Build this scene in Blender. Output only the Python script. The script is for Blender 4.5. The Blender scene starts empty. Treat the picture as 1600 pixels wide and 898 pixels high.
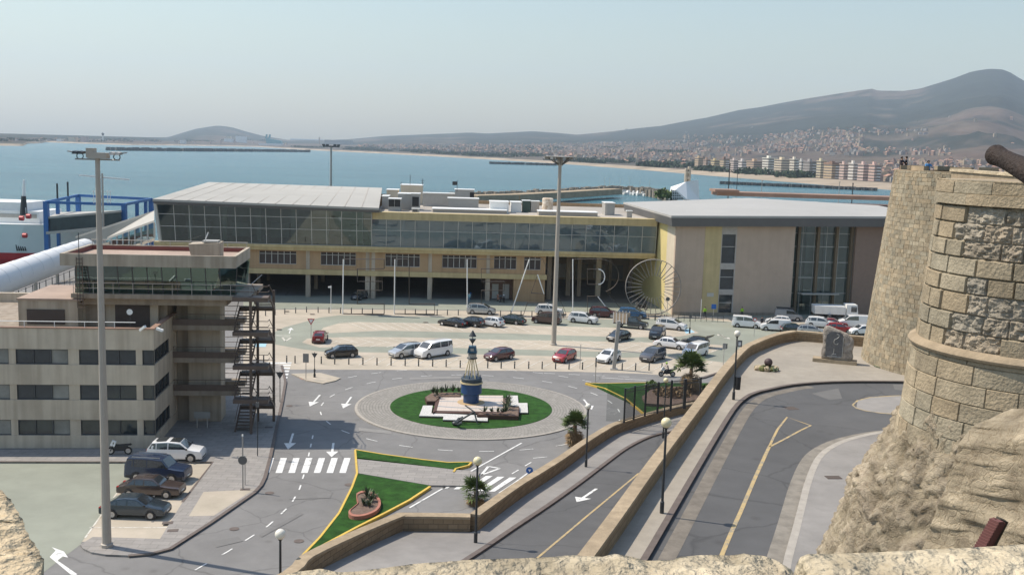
import bpy, bmesh, math, random
from mathutils import Vector, Matrix, noise
R = math.radians
random.seed(7)
sc = bpy.context.scene
COL = sc.collection
# ------------------------------------------------------------------ camera
IW, IH, FPX = 1600.0, 898.0, 1600.0
CAMZ, ROLL = 26.0, 0.03
PITCH = math.atan((449 - 233) / FPX)
fw = Vector((0, math.cos(PITCH), -math.sin(PITCH)))
r0 = Vector((1, 0, 0)); u0 = Vector((0, math.sin(PITCH), math.cos(PITCH)))
RT = math.cos(ROLL) * r0 + math.sin(ROLL) * u0
UP = -math.sin(ROLL) * r0 + math.cos(ROLL) * u0
CAM = Vector((0, 0, CAMZ))
cam_d = bpy.data.cameras.new('camera')
cam = bpy.data.objects.new('camera', cam_d); COL.objects.link(cam)
m = Matrix((RT, UP, -fw)).transposed().to_4x4(); m.translation = CAM
cam.matrix_world = m
cam_d.sensor_width = 36; cam_d.lens = 36 * FPX / IW
cam_d.clip_start = 0.1; cam_d.clip_end = 60000
sc.camera = cam
# ------------------------------------------------------------------ sky, sun, exposure
SUN_EL = R(55.0)
sd = Vector((-0.956, 0.29, 0)).normalized()
SUNV = Vector((sd.x * math.cos(SUN_EL), sd.y * math.cos(SUN_EL), math.sin(SUN_EL)))
w = bpy.data.worlds.new("World"); sc.world = w; w.use_nodes = True
nt = w.node_tree
bg = nt.nodes.get('Background') or nt.nodes.new('ShaderNodeBackground')
sky = nt.nodes.new('ShaderNodeTexSky'); sky.sky_type = 'NISHITA'
sky.sun_disc = False; sky.sun_elevation = SUN_EL
sky.sun_rotation = math.atan2(sd.x, sd.y)
sky.air_density = 1.6; sky.dust_density = 1.2; sky.ozone_density = 2.5; sky.altitude = 0
nt.links.new(sky.outputs[0], bg.inputs[0]); bg.inputs[1].default_value = 0.108
sl = bpy.data.lights.new('sun', 'SUN'); sl.energy = 4.0; sl.angle = R(0.5); sl.color = (1.0, 0.90, 0.76)
so = bpy.data.objects.new('sun', sl); COL.objects.link(so)
so.rotation_euler = (-SUNV).to_track_quat('-Z', 'Y').to_euler(); so.location = (-60, 20, 120)
sc.view_settings.view_transform = 'Standard'; sc.view_settings.look = 'None'
sc.view_settings.gamma = 1.0; sc.view_settings.use_curve_mapping = False
sc.view_settings.exposure = 0.40
sc.render.engine = 'CYCLES'
sc.cycles.volume_bounces = 1
sc.cycles.transparent_max_bounces = 12
# ------------------------------------------------------------------ pixel -> place helpers
def ray(x, y): return fw + RT * ((x - 800) / FPX) - UP * ((y - 449) / FPX)
def G(x, y, z=0.0):
    d = ray(x, y); return CAM + d * ((z - CAMZ) / d.z)
def P(x, y, Y):
    d = ray(x, y); return CAM + d * (Y / d.y)
def GP(x, y, a, b):          # point on the plane z = a + b*Y
    d = ray(x, y); t = (a - CAMZ) / (d.z - b * d.y); return CAM + d * t
def proj(p):
    d = Vector(p) - CAM; zz = d.dot(fw)
    return 800 + FPX * d.dot(RT) / zz, 449 - FPX * d.dot(UP) / zz
def lerp(a, b, t): return a + (b - a) * t
def interp(tab, x):
    if x <= tab[0][0]: return tab[0][1]
    for (a, b), (c, d) in zip(tab, tab[1:]):
        if x <= c: return b + (d - b) * (x - a) / (c - a)
    return tab[-1][1]
# ------------------------------------------------------------------ objects
def tag(o, label=None, cat=None, group=None, kind=None):
    if label: o['label'] = label
    if cat: o['category'] = cat
    if group: o['group'] = group
    if kind: o['kind'] = kind
    return o
def thing(name, label, cat, loc=(0, 0, 0), rz=0.0, group=None):
    o = bpy.data.objects.new(name, None); COL.objects.link(o)
    o.location = loc; o.rotation_euler = (0, 0, rz); o.empty_display_size = 0.5
    return tag(o, label, cat, group)
def kids(o): return [c for c in bpy.data.objects if c.parent == o]
def copy_tree(o, parent=None):
    c = o.copy(); COL.objects.link(c)
    if parent: c.parent = parent
    for ch in o.children: copy_tree(ch, c)
    return c
def dup(o, loc, rz=0.0, label=None, group=None, scale=None):
    c = copy_tree(o); c.location = loc; c.rotation_euler = (0, 0, rz)
    if label: c['label'] = label
    if group: c['group'] = group
    if scale: c.scale = (scale,) * 3
    return c
class MB:
    def __init__(s, M=None): s.v = []; s.f = []; s.mi = []; s.uv = []; s.M = M; s.cur = 0; s.col = None; s.cols = []
    def add(s, pts): 
        i = len(s.v)
        for p in pts:
            p = Vector(p); s.v.append(s.M(p) if s.M else p); s.cols.append(s.col)
        return i
    def face(s, idx, uv=None): s.f.append(tuple(idx)); s.mi.append(s.cur); s.uv.append(uv)
    def poly(s, pts, uv=None):
        i = s.add(pts); s.face(range(i, i + len(pts)), uv)
    def box(s, x0, x1, y0, y1, z0, z1):
        i = s.add([(x0, y0, z0), (x1, y0, z0), (x1, y1, z0), (x0, y1, z0), (x0, y0, z1), (x1, y0, z1), (x1, y1, z1), (x0, y1, z1)])
        for q in ((0, 3, 2, 1), (4, 5, 6, 7), (0, 1, 5, 4), (1, 2, 6, 5), (2, 3, 7, 6), (3, 0, 4, 7)): s.face([i + k for k in q])
    def cbox(s, c, sx, sy, sz, rz=0.0):   # centred in x,y ; base at c.z
        ca, sa = math.cos(rz), math.sin(rz); i = len(s.v); pts = []
        for dz in (0, sz):
            for a, b in ((-1, -1), (1, -1), (1, 1), (-1, 1)):
                x, y = a * sx / 2, b * sy / 2
                pts.append((c[0] + ca * x - sa * y, c[1] + sa * x + ca * y, c[2] + dz))
        i = s.add(pts)
        for q in ((0, 3, 2, 1), (4, 5, 6, 7), (0, 1, 5, 4), (1, 2, 6, 5), (2, 3, 7, 6), (3, 0, 4, 7)): s.face([i + k for k in q])
    def prism(s, pts, z0, z1):            # pts CCW (x,y); z0/z1 number or list
        n = len(pts)
        ar = sum(pts[k][0] * pts[(k + 1) % n][1] - pts[(k + 1) % n][0] * pts[k][1] for k in range(n))
        if ar < 0: pts = list(reversed(pts))
        i = s.add([(p[0], p[1], z0) for p in pts] + [(p[0], p[1], z1) for p in pts])
        s.face([i + n + k for k in range(n)]); s.face([i + k for k in reversed(range(n))])
        for k in range(n):
            j = (k + 1) % n; s.face([i + k, i + j, i + n + j, i + n + k])
    def hexa(s, b, t):                    # bottom quad, top quad (CCW from above)
        i = s.add(list(b) + list(t))
        for q in ((0, 3, 2, 1), (4, 5, 6, 7), (0, 1, 5, 4), (1, 2, 6, 5), (2, 3, 7, 6), (3, 0, 4, 7)): s.face([i + k for k in q])
    def tube(s, p, q, r, n=8, r2=None, cap=True):
        p = Vector(p); q = Vector(q); r2 = r if r2 is None else r2
        d = (q - p).normalized(); a = d.orthogonal().normalized(); b = d.cross(a)
        pts = []
        for c, rr in ((p, r), (q, r2)):
            for k in range(n):
                t = 2 * math.pi * k / n; pts.append(c + (a * math.cos(t) + b * math.sin(t)) * rr)
        i = s.add(pts)
        for k in range(n):
            j = (k + 1) % n; s.face([i + k, i + j, i + n + j, i + n + k])
        if cap: s.face([i + k for k in reversed(range(n))]); s.face([i + n + k for k in range(n)])
    def bar(s, p, q, wx, wy):             # rectangular bar between two points
        p = Vector(p); q = Vector(q); d = (q - p).normalized()
        a = d.cross(Vector((0, 0, 1)))
        if a.length < 1e-4: a = Vector((1, 0, 0))
        a.normalize(); b = a.cross(d).normalized()
        pts = [c + a * sa * wx / 2 + b * sb * wy / 2 for c in (p, q) for sa, sb in ((-1, -1), (1, -1), (1, 1), (-1, 1))]
        i = s.add(pts)
        for k in ((3, 2, 1, 0), (4, 5, 6, 7), (0, 1, 5, 4), (1, 2, 6, 5), (2, 3, 7, 6), (3, 0, 4, 7)): s.face([i + t for t in k])
    def lathe(s, prof, c=(0, 0, 0), n=24, cap=True, a0=0.0, a1=2 * math.pi):
        full = abs(a1 - a0 - 2 * math.pi) < 1e-6; m_ = n if full else n + 1
        i = s.add([(c[0] + r * math.cos(a0 + (a1 - a0) * k / n), c[1] + r * math.sin(a0 + (a1 - a0) * k / n), c[2] + z) for r, z in prof for k in range(m_)])
        for a in range(len(prof) - 1):
            for k in range(n):
                j = (k + 1) % m_ if full else k + 1
                s.face([i + a * m_ + k, i + a * m_ + j, i + (a + 1) * m_ + j, i + (a + 1) * m_ + k])
        if cap and full:
            s.face([i + k for k in reversed(range(m_))]); s.face([i + (len(prof) - 1) * m_ + k for k in range(m_)])
    def sphere(s, c, r, n=12, m_=8, sz=1.0):
        prof = [(r * math.sin(math.pi * k / m_), -r * sz * math.cos(math.pi * k / m_)) for k in range(m_ + 1)]
        prof[0] = (1e-4, prof[0][1]); prof[-1] = (1e-4, prof[-1][1])
        s.lathe(prof, c, n)
    def build(s, name, mats, parent=None, smooth=False, sharp=None, local=False):
        me = bpy.data.meshes.new(name)
        off = Vector(parent.location) if (parent is not None and not local) else Vector((0, 0, 0))
        if parent is not None and parent.parent is not None and not local: off = off + Vector(parent.parent.location)
        me.from_pydata([p - off for p in s.v], [], s.f)
        if not isinstance(mats, (list, tuple)): mats = [mats]
        for mm in mats: me.materials.append(mm)
        if len(mats) > 1: me.polygons.foreach_set('material_index', s.mi)
        if any(u is not None for u in s.uv):
            l = me.uv_layers.new(name='UVMap'); k = 0; buf = []
            for f, u in zip(s.f, s.uv):
                buf += [c for q in (u if u is not None else [(0, 0)] * len(f)) for c in q]
            l.data.foreach_set('uv', buf)
        if any(c is not None for c in s.cols):
            at = me.color_attributes.new('Col', 'FLOAT_COLOR', 'POINT')
            at.data.foreach_set('color', [x for c in s.cols for x in ((c if c else (1, 1, 1)) + (1,))])
        if smooth:
            me.polygons.foreach_set('use_smooth', [True] * len(me.polygons))
            if sharp: me.set_sharp_from_angle(angle=R(sharp))
        me.update()
        o = bpy.data.objects.new(name, me); COL.objects.link(o)
        if parent is not None: o.parent = parent
        return o
    def struct(s, name, mats, **k): return tag(s.build(name, mats, **k), kind='structure')
# ------------------------------------------------------------------ materials
MATS = {}
def mat(name, col, rough=0.7, var=0.12, scale=1.5, bump=0.0, bscale=None, metal=0.0, spec=0.5, col2=None, coat=0.0, attr=False, detail=6, stain=0.0, coord='Object', noise_dist=0.0, streak=0.0):
    if name in MATS: return MATS[name]
    m_ = bpy.data.materials.new(name); m_.use_nodes = True; n = m_.node_tree; L = n.links
    b = n.nodes['Principled BSDF']
    b.inputs['Roughness'].default_value = rough; b.inputs['Metallic'].default_value = metal
    b.inputs['Specular IOR Level'].default_value = spec
    if coat: b.inputs['Coat Weight'].default_value = coat; b.inputs['Coat Roughness'].default_value = 0.05
    c3 = tuple(col)
    tc = n.nodes.new('ShaderNodeTexCoord')
    nz = n.nodes.new('ShaderNodeTexNoise'); nz.inputs['Scale'].default_value = scale; nz.inputs['Detail'].default_value = detail
    nz.inputs['Roughness'].default_value = 0.65; nz.inputs['Distortion'].default_value = noise_dist
    L.new(tc.outputs[coord], nz.inputs['Vector'])
    rp = n.nodes.new('ShaderNodeValToRGB'); rp.color_ramp.elements[0].position = 0.3; rp.color_ramp.elements[1].position = 0.7
    lo = tuple(max(0, c * (1 - var)) for c in c3); hi = tuple(min(1, c * (1 + var)) for c in (col2 or c3))
    rp.color_ramp.elements[0].color = lo + (1,); rp.color_ramp.elements[1].color = hi + (1,)
    L.new(nz.outputs['Fac'], rp.inputs[0]); out = rp.outputs[0]
    if attr:
        a = n.nodes.new('ShaderNodeAttribute'); a.attribute_name = 'Col'
        mx = n.nodes.new('ShaderNodeMix'); mx.data_type = 'RGBA'; mx.blend_type = 'MULTIPLY'; mx.inputs[0].default_value = 1
        L.new(out, mx.inputs[6]); L.new(a.outputs['Color'], mx.inputs[7]); out = mx.outputs[2]
    if stain:
        n2 = n.nodes.new('ShaderNodeTexNoise'); n2.inputs['Scale'].default_value = scale * 0.16; n2.inputs['Detail'].default_value = 8
        L.new(tc.outputs[coord], n2.inputs['Vector'])
        r2 = n.nodes.new('ShaderNodeValToRGB'); r2.color_ramp.elements[0].position = 0.38; r2.color_ramp.elements[1].position = 0.62
        r2.color_ramp.elements[0].color = (1 - stain,) * 3 + (1,); r2.color_ramp.elements[1].color = (1, 1, 1, 1)
        L.new(n2.outputs['Fac'], r2.inputs[0])
        mx = n.nodes.new('ShaderNodeMix'); mx.data_type = 'RGBA'; mx.blend_type = 'MULTIPLY'; mx.inputs[0].default_value = 1
        L.new(out, mx.inputs[6]); L.new(r2.outputs[0], mx.inputs[7]); out = mx.outputs[2]
    if streak:
        mp = n.nodes.new('ShaderNodeMapping'); mp.inputs['Scale'].default_value = (1.6, 1.6, 0.09); L.new(tc.outputs[coord], mp.inputs[0])
        n3 = n.nodes.new('ShaderNodeTexNoise'); n3.inputs['Scale'].default_value = 1.0; n3.inputs['Detail'].default_value = 6; L.new(mp.outputs[0], n3.inputs['Vector'])
        r3 = n.nodes.new('ShaderNodeValToRGB'); r3.color_ramp.elements[0].position = 0.36; r3.color_ramp.elements[1].position = 0.58
        r3.color_ramp.elements[0].color = (1 - streak, 1 - streak * 1.1, 1 - streak * 1.2, 1); r3.color_ramp.elements[1].color = (1, 1, 1, 1); L.new(n3.outputs['Fac'], r3.inputs[0])
        mx = n.nodes.new('ShaderNodeMix'); mx.data_type = 'RGBA'; mx.blend_type = 'MULTIPLY'; mx.inputs[0].default_value = 1
        L.new(out, mx.inputs[6]); L.new(r3.outputs[0], mx.inputs[7]); out = mx.outputs[2]
    L.new(out, b.inputs['Base Color'])
    if bump:
        nb = n.nodes.new('ShaderNodeTexNoise'); nb.inputs['Scale'].default_value = bscale or scale * 4; nb.inputs['Detail'].default_value = 8
        L.new(tc.outputs[coord], nb.inputs['Vector'])
        bp = n.nodes.new('ShaderNodeBump'); bp.inputs['Strength'].default_value = bump; bp.inputs['Distance'].default_value = 0.1
        L.new(nb.outputs['Fac'], bp.inputs['Height']); L.new(bp.outputs[0], b.inputs['Normal'])
    MATS[name] = m_; return m_
def brickmat(name, c1, c2, cm, bw, bh, mortar=0.02, rough=0.85, bump=0.5, uv=True, offs=0.5, var=0.2):
    m_ = bpy.data.materials.new(name); m_.use_nodes = True; n = m_.node_tree; L = n.links; b = n.nodes['Principled BSDF']
    b.inputs['Roughness'].default_value = rough; b.inputs['Specular IOR Level'].default_value = 0.25
    tc = n.nodes.new('ShaderNodeTexCoord'); br = n.nodes.new('ShaderNodeTexBrick')
    L.new(tc.outputs['UV' if uv else 'Object'], br.inputs['Vector'])
    br.inputs['Scale'].default_value = 1; br.inputs['Brick Width'].default_value = bw; br.inputs['Row Height'].default_value = bh
    br.inputs['Mortar Size'].default_value = mortar; br.inputs['Mortar Smooth'].default_value = 0.4; br.offset = offs
    br.inputs['Color1'].default_value = tuple(c1) + (1,); br.inputs['Color2'].default_value = tuple(c2) + (1,); br.inputs['Mortar'].default_value = tuple(cm) + (1,)
    nz = n.nodes.new('ShaderNodeTexNoise'); nz.inputs['Scale'].default_value = 1.3; nz.inputs['Detail'].default_value = 9; nz.inputs['Roughness'].default_value = 0.7
    L.new(tc.outputs['Object'], nz.inputs['Vector'])
    rp = n.nodes.new('ShaderNodeValToRGB'); rp.color_ramp.elements[0].position = 0.3; rp.color_ramp.elements[1].position = 0.72
    rp.color_ramp.elements[0].color = (1 - var,) * 3 + (1,); rp.color_ramp.elements[1].color = (1, 1, 1, 1)
    L.new(nz.outputs['Fac'], rp.inputs[0])
    mx = n.nodes.new('ShaderNodeMix'); mx.data_type = 'RGBA'; mx.blend_type = 'MULTIPLY'; mx.inputs[0].default_value = 1
    L.new(br.outputs['Color'], mx.inputs[6]); L.new(rp.outputs[0], mx.inputs[7]); L.new(mx.outputs[2], b.inputs['Base Color'])
    bp = n.nodes.new('ShaderNodeBump'); bp.inputs['Strength'].default_value = bump; bp.inputs['Distance'].default_value = 0.05; bp.invert = True
    L.new(br.outputs['Fac'], bp.inputs['Height']); L.new(bp.outputs[0], b.inputs['Normal'])
    MATS[name] = m_; return m_
def glassmat(name, tint, refl=0.10, trans=0.5, rough=0.02, refcol=(1, 1, 1), wave=0.0, milk=None):
    m_ = bpy.data.materials.new(name); m_.use_nodes = True; n = m_.node_tree; L = n.links
    n.nodes.remove(n.nodes['Principled BSDF']); o = n.nodes['Material Output']
    tr = n.nodes.new('ShaderNodeBsdfTransparent'); tr.inputs[0].default_value = tuple(t * trans for t in tint) + (1,)
    gl = n.nodes.new('ShaderNodeBsdfGlossy'); gl.inputs['Roughness'].default_value = rough; gl.inputs['Color'].default_value = tuple(refcol) + (1,)
    fr = n.nodes.new('ShaderNodeFresnel'); fr.inputs[0].default_value = 1.5
    ad = n.nodes.new('ShaderNodeMath'); ad.operation = 'ADD'; ad.inputs[1].default_value = refl - 0.04; ad.use_clamp = True
    L.new(fr.outputs[0], ad.inputs[0])
    if wave:
        nz = n.nodes.new('ShaderNodeTexNoise'); nz.inputs['Scale'].default_value = 0.35; nz.inputs['Detail'].default_value = 2
        tc = n.nodes.new('ShaderNodeTexCoord'); L.new(tc.outputs['Object'], nz.inputs['Vector'])
        bp = n.nodes.new('ShaderNodeBump'); bp.inputs['Strength'].default_value = wave; bp.inputs['Distance'].default_value = 0.3
        L.new(nz.outputs['Fac'], bp.inputs['Height']); L.new(bp.outputs[0], gl.inputs['Normal'])
    mx = n.nodes.new('ShaderNodeMixShader'); L.new(ad.outputs[0], mx.inputs[0]); L.new(tr.outputs[0], mx.inputs[1]); L.new(gl.outputs[0], mx.inputs[2])
    out = mx.outputs[0]
    if milk:
        df = n.nodes.new('ShaderNodeBsdfDiffuse'); df.inputs[0].default_value = tuple(milk) + (1,); m2 = n.nodes.new('ShaderNodeMixShader'); m2.inputs[0].default_value = 0.45
        L.new(out, m2.inputs[1]); L.new(df.outputs[0], m2.inputs[2]); out = m2.outputs[0]
    L.new(out, o.inputs[0]); MATS[name] = m_; return m_
def asphmat(name, col, crack=0.35, patch=0.2):
    m_ = mat(name, col, 0.85, 0.10, 0.6, 0.2, 40, stain=patch); n = m_.node_tree; L = n.links; b = n.nodes['Principled BSDF']
    src = b.inputs['Base Color'].links[0].from_socket; tc = n.nodes.new('ShaderNodeTexCoord')
    wp = n.nodes.new('ShaderNodeTexNoise'); wp.inputs['Scale'].default_value = 0.5; wp.inputs['Detail'].default_value = 6
    L.new(tc.outputs['Object'], wp.inputs['Vector']); ad = n.nodes.new('ShaderNodeVectorMath'); ad.operation = 'MULTIPLY_ADD'; ad.inputs[1].default_value = (1.6, 1.6, 0)
    L.new(wp.outputs['Color'], ad.inputs[0]); L.new(tc.outputs['Object'], ad.inputs[2])
    vo = n.nodes.new('ShaderNodeTexVoronoi'); vo.feature = 'DISTANCE_TO_EDGE'; vo.inputs['Scale'].default_value = 0.13; L.new(ad.outputs[0], vo.inputs['Vector'])
    r1 = n.nodes.new('ShaderNodeValToRGB'); e = r1.color_ramp.elements; e[0].position = 0.0; e[0].color = (1 - crack,) * 3 + (1,); e[1].position = 0.012; e[1].color = (1, 1, 1, 1); L.new(vo.outputs[0], r1.inputs[0])
    v2 = n.nodes.new('ShaderNodeTexVoronoi'); v2.inputs['Scale'].default_value = 0.35; v2.inputs['Randomness'].default_value = 1; L.new(tc.outputs['Object'], v2.inputs['Vector'])
    r2 = n.nodes.new('ShaderNodeValToRGB'); e = r2.color_ramp.elements; e[0].position = 0.03; e[0].color = (0.80, 0.79, 0.78, 1); e[1].position = 0.13; e[1].color = (1, 1, 1, 1); L.new(v2.outputs['Distance'], r2.inputs[0])
    for k in (r1, r2):
        mx = n.nodes.new('ShaderNodeMix'); mx.data_type = 'RGBA'; mx.blend_type = 'MULTIPLY'; mx.inputs[0].default_value = 1
        L.new(src, mx.inputs[6]); L.new(k.outputs[0], mx.inputs[7]); src = mx.outputs[2]
    L.new(src, b.inputs['Base Color']); return m_
M_asph = asphmat('asphalt', (0.20, 0.196, 0.192), 0.3, 0.16)
M_asph_ramp = asphmat('asphalt_ramp', (0.098, 0.098, 0.10), 0.3, 0.18)
M_conc_beige = mat('concrete_beige', (0.43, 0.38, 0.30), 0.85, 0.10, 0.35, 0.1, 20, stain=0.10, col2=(0.46, 0.40, 0.325))
M_conc_green = mat('concrete_green', (0.27, 0.285, 0.235), 0.85, 0.10, 0.35, 0.1, 20, stain=0.14)
M_pave = brickmat('paving', (0.34, 0.32, 0.30), (0.29, 0.275, 0.26), (0.2, 0.19, 0.18), 1.2, 0.6, 0.02, 0.85, 0.2, uv=False, var=0.2)
M_cobble = brickmat('cobble_apron', (0.36, 0.34, 0.31), (0.29, 0.275, 0.25), (0.19, 0.18, 0.165), 0.42, 0.3, 0.03, 0.85, 0.5, uv=True, var=0.2)
M_pave_up = mat('pavement_concrete', (0.34, 0.305, 0.255), 0.85, 0.10, 1.1, 0.15, 12, stain=0.15)
M_pave_ramp = mat('pavement_grey', (0.27, 0.255, 0.24), 0.85, 0.10, 1.1, 0.15, 12, stain=0.2)
M_kerb = mat('kerb_stone', (0.125, 0.10, 0.088), 0.8, 0.2, 2)
M_kerb_l = mat('kerb_light', (0.36, 0.33, 0.29), 0.8, 0.15, 2)
def wornpaint(name, col, base, thr=0.36):
    m_ = mat(name, col, 0.65, 0.08, 3); n = m_.node_tree; L = n.links; b = n.nodes['Principled BSDF']; src = b.inputs['Base Color'].links[0].from_socket
    tc = n.nodes.new('ShaderNodeTexCoord'); nz = n.nodes.new('ShaderNodeTexNoise'); nz.inputs['Scale'].default_value = 2.2; nz.inputs['Detail'].default_value = 9; nz.inputs['Roughness'].default_value = 0.75; L.new(tc.outputs['Object'], nz.inputs['Vector'])
    rp = n.nodes.new('ShaderNodeValToRGB'); rp.color_ramp.elements[0].position = thr; rp.color_ramp.elements[1].position = thr + 0.1; L.new(nz.outputs['Fac'], rp.inputs[0])
    mx = n.nodes.new('ShaderNodeMix'); mx.data_type = 'RGBA'; L.new(rp.outputs[0], mx.inputs[0]); mx.inputs[6].default_value = tuple(base) + (1,); L.new(src, mx.inputs[7]); L.new(mx.outputs[2], b.inputs['Base Color']); return m_
M_white = wornpaint('road_paint', (0.70, 0.70, 0.68), (0.3, 0.3, 0.29))
M_fade = wornpaint('faded_paint', (0.62, 0.60, 0.54), (0.42, 0.38, 0.31), 0.42)
M_yellow = mat('yellow_paint', (0.62, 0.42, 0.07), 0.6, 0.15, 3)
M_yfade = wornpaint('yellow_faded', (0.46, 0.34, 0.16), (0.26, 0.23, 0.18), 0.42)
M_bluep = mat('blue_paint', (0.35, 0.55, 0.65), 0.7, 0.1, 2)
M_redp = mat('red_paint', (0.42, 0.22, 0.16), 0.7, 0.2, 2)
M_grass = mat('artificial_grass', (0.020, 0.066, 0.010), 0.9, 0.30, 1.3, 0.6, 60, spec=0.2, col2=(0.028, 0.09, 0.014))
M_steel = mat('steel_grey', (0.35, 0.35, 0.34), 0.45, 0.08, 2, metal=0.4)
M_dark = mat('dark_metal', (0.045, 0.05, 0.055), 0.5, 0.1, 4, metal=0.3)
M_black = mat('black_rubber', (0.02, 0.02, 0.022), 0.6, 0.1, 4)
M_galv = mat('galvanised', (0.42, 0.40, 0.37), 0.5, 0.08, 1.5, metal=0.2)
M_pole = mat('mast_paint', (0.43, 0.385, 0.33), 0.55, 0.07, 0.8, stain=0.08)
M_wpaint = mat('white_paint', (0.80, 0.80, 0.78), 0.45, 0.04, 1.0)
M_tan = mat('tan_render', (0.45, 0.30, 0.17), 0.85, 0.08, 0.4, stain=0.08, streak=0.13)
M_ochre = mat('ochre_band', (0.56, 0.45, 0.24), 0.8, 0.08, 0.5, stain=0.1, streak=0.13)
M_beigew = mat('beige_cladding', (0.50, 0.39, 0.305), 0.85, 0.06, 0.5, stain=0.06, streak=0.04)
M_yel_wall = mat('yellow_cladding', (0.66, 0.55, 0.25), 0.85, 0.06, 0.5, streak=0.04)
M_cream = mat('cream_cladding', (0.62, 0.54, 0.42), 0.85, 0.06, 0.5, streak=0.04)
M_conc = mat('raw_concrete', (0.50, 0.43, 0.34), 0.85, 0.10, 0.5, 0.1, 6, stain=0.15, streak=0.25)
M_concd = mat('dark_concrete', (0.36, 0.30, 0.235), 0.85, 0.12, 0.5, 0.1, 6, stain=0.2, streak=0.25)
M_roof = mat('roof_sheet', (0.42, 0.405, 0.37), 0.7, 0.07, 0.12, stain=0.12)
M_roofw = mat('roof_white', (0.40, 0.39, 0.37), 0.7, 0.06, 0.3, stain=0.08)
M_roofflat = mat('roof_flat', (0.40, 0.365, 0.32), 0.85, 0.15, 0.3, stain=0.2)
M_roofred = mat('roof_tile_red', (0.33, 0.205, 0.15), 0.85, 0.15, 0.4, stain=0.2)
M_fascia = mat('fascia_grey', (0.115, 0.115, 0.117), 0.6, 0.08, 0.5)
M_int = mat('interior_wall', (0.42, 0.40, 0.36), 0.8, 0.1, 0.3)
M_intf = mat('interior_floor', (0.22, 0.20, 0.18), 0.6, 0.1, 0.5)
M_brown = mat('brown_steel', (0.125, 0.088, 0.068), 0.6, 0.15, 2)
M_frame = mat('window_frame', (0.50, 0.49, 0.46), 0.5, 0.05, 2)
M_framed = mat('window_frame_dark', (0.06, 0.065, 0.07), 0.5, 0.05, 2)
M_shut = mat('shutter', (0.055, 0.04, 0.035), 0.6, 0.1, 2)
M_glass_d = glassmat('glass_dark', (0.66, 0.80, 0.80), 0.13, 0.8, refcol=(.75, .9, .92), wave=0.02)
M_glass_m = glassmat('glass_mirror', (0.6, 0.75, 0.8), 0.22, 0.55, refcol=(0.62, 0.74, 0.82), wave=0.10, milk=(0.17, 0.225, 0.25))
M_glass_g = glassmat('glass_green', (0.45, 0.75, 0.68), 0.17, 0.8, refcol=(0.8, 1, 0.95), wave=0.06)
M_win = mat('office_glass', (0.035, 0.045, 0.05), 0.08, 0.3, 0.6, spec=0.8)
M_winl = mat('office_blind', (0.24, 0.24, 0.22), 0.25, 0.3, 0.5, spec=0.6)
M_wood = mat('planter_wood', (0.085, 0.04, 0.028), 0.7, 0.2, 3)
M_soil = mat('soil', (0.16, 0.11, 0.085), 0.95, 0.3, 3, 0.5, 10)
M_leaf = mat('palm_leaf', (0.095, 0.135, 0.04), 0.6, 0.35, 3, spec=0.3)
M_leafd = mat('dry_leaf', (0.24, 0.165, 0.09), 0.8, 0.3, 3, spec=0.2)
M_bark = mat('palm_bark', (0.17, 0.115, 0.075), 0.9, 0.3, 6, 0.8, 14)
M_agave = mat('agave_leaf', (0.06, 0.085, 0.04), 0.6, 0.3, 3)
M_terra = mat('terracotta', (0.36, 0.15, 0.105), 0.8, 0.15, 3)
M_globe = mat('lamp_globe', (0.80, 0.76, 0.66), 0.3, 0.03, 1)
M_globey = mat('lamp_globe_yellowed', (0.74, 0.66, 0.42), 0.35, 0.06, 2)
M_stone = mat('sandstone', (0.45, 0.37, 0.255), 0.9, 0.28, 1.6, 0.6, 9, spec=0.2, col2=(0.5, 0.415, 0.29))
M_block = mat('sandstone_block', (0.345, 0.29, 0.205), 0.9, 0.24, 2.5, 0.5, 14, spec=0.2, attr=True, stain=0.16)
M_rock = mat('fort_rock', (0.40, 0.325, 0.225), 0.95, 0.42, 0.9, 0.9, 5, spec=0.15, col2=(0.47, 0.385, 0.275), detail=12)
M_coping = mat('coping_stone', (0.385, 0.305, 0.21), 0.9, 0.2, 1.8, 0.3, 10, spec=0.2, stain=0.18)
M_wallst = brickmat('wall_stone', (0.33, 0.245, 0.155), (0.27, 0.195, 0.12), (0.20, 0.15, 0.10), 0.55, 0.30, 0.02, 0.9, 0.7)
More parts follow.
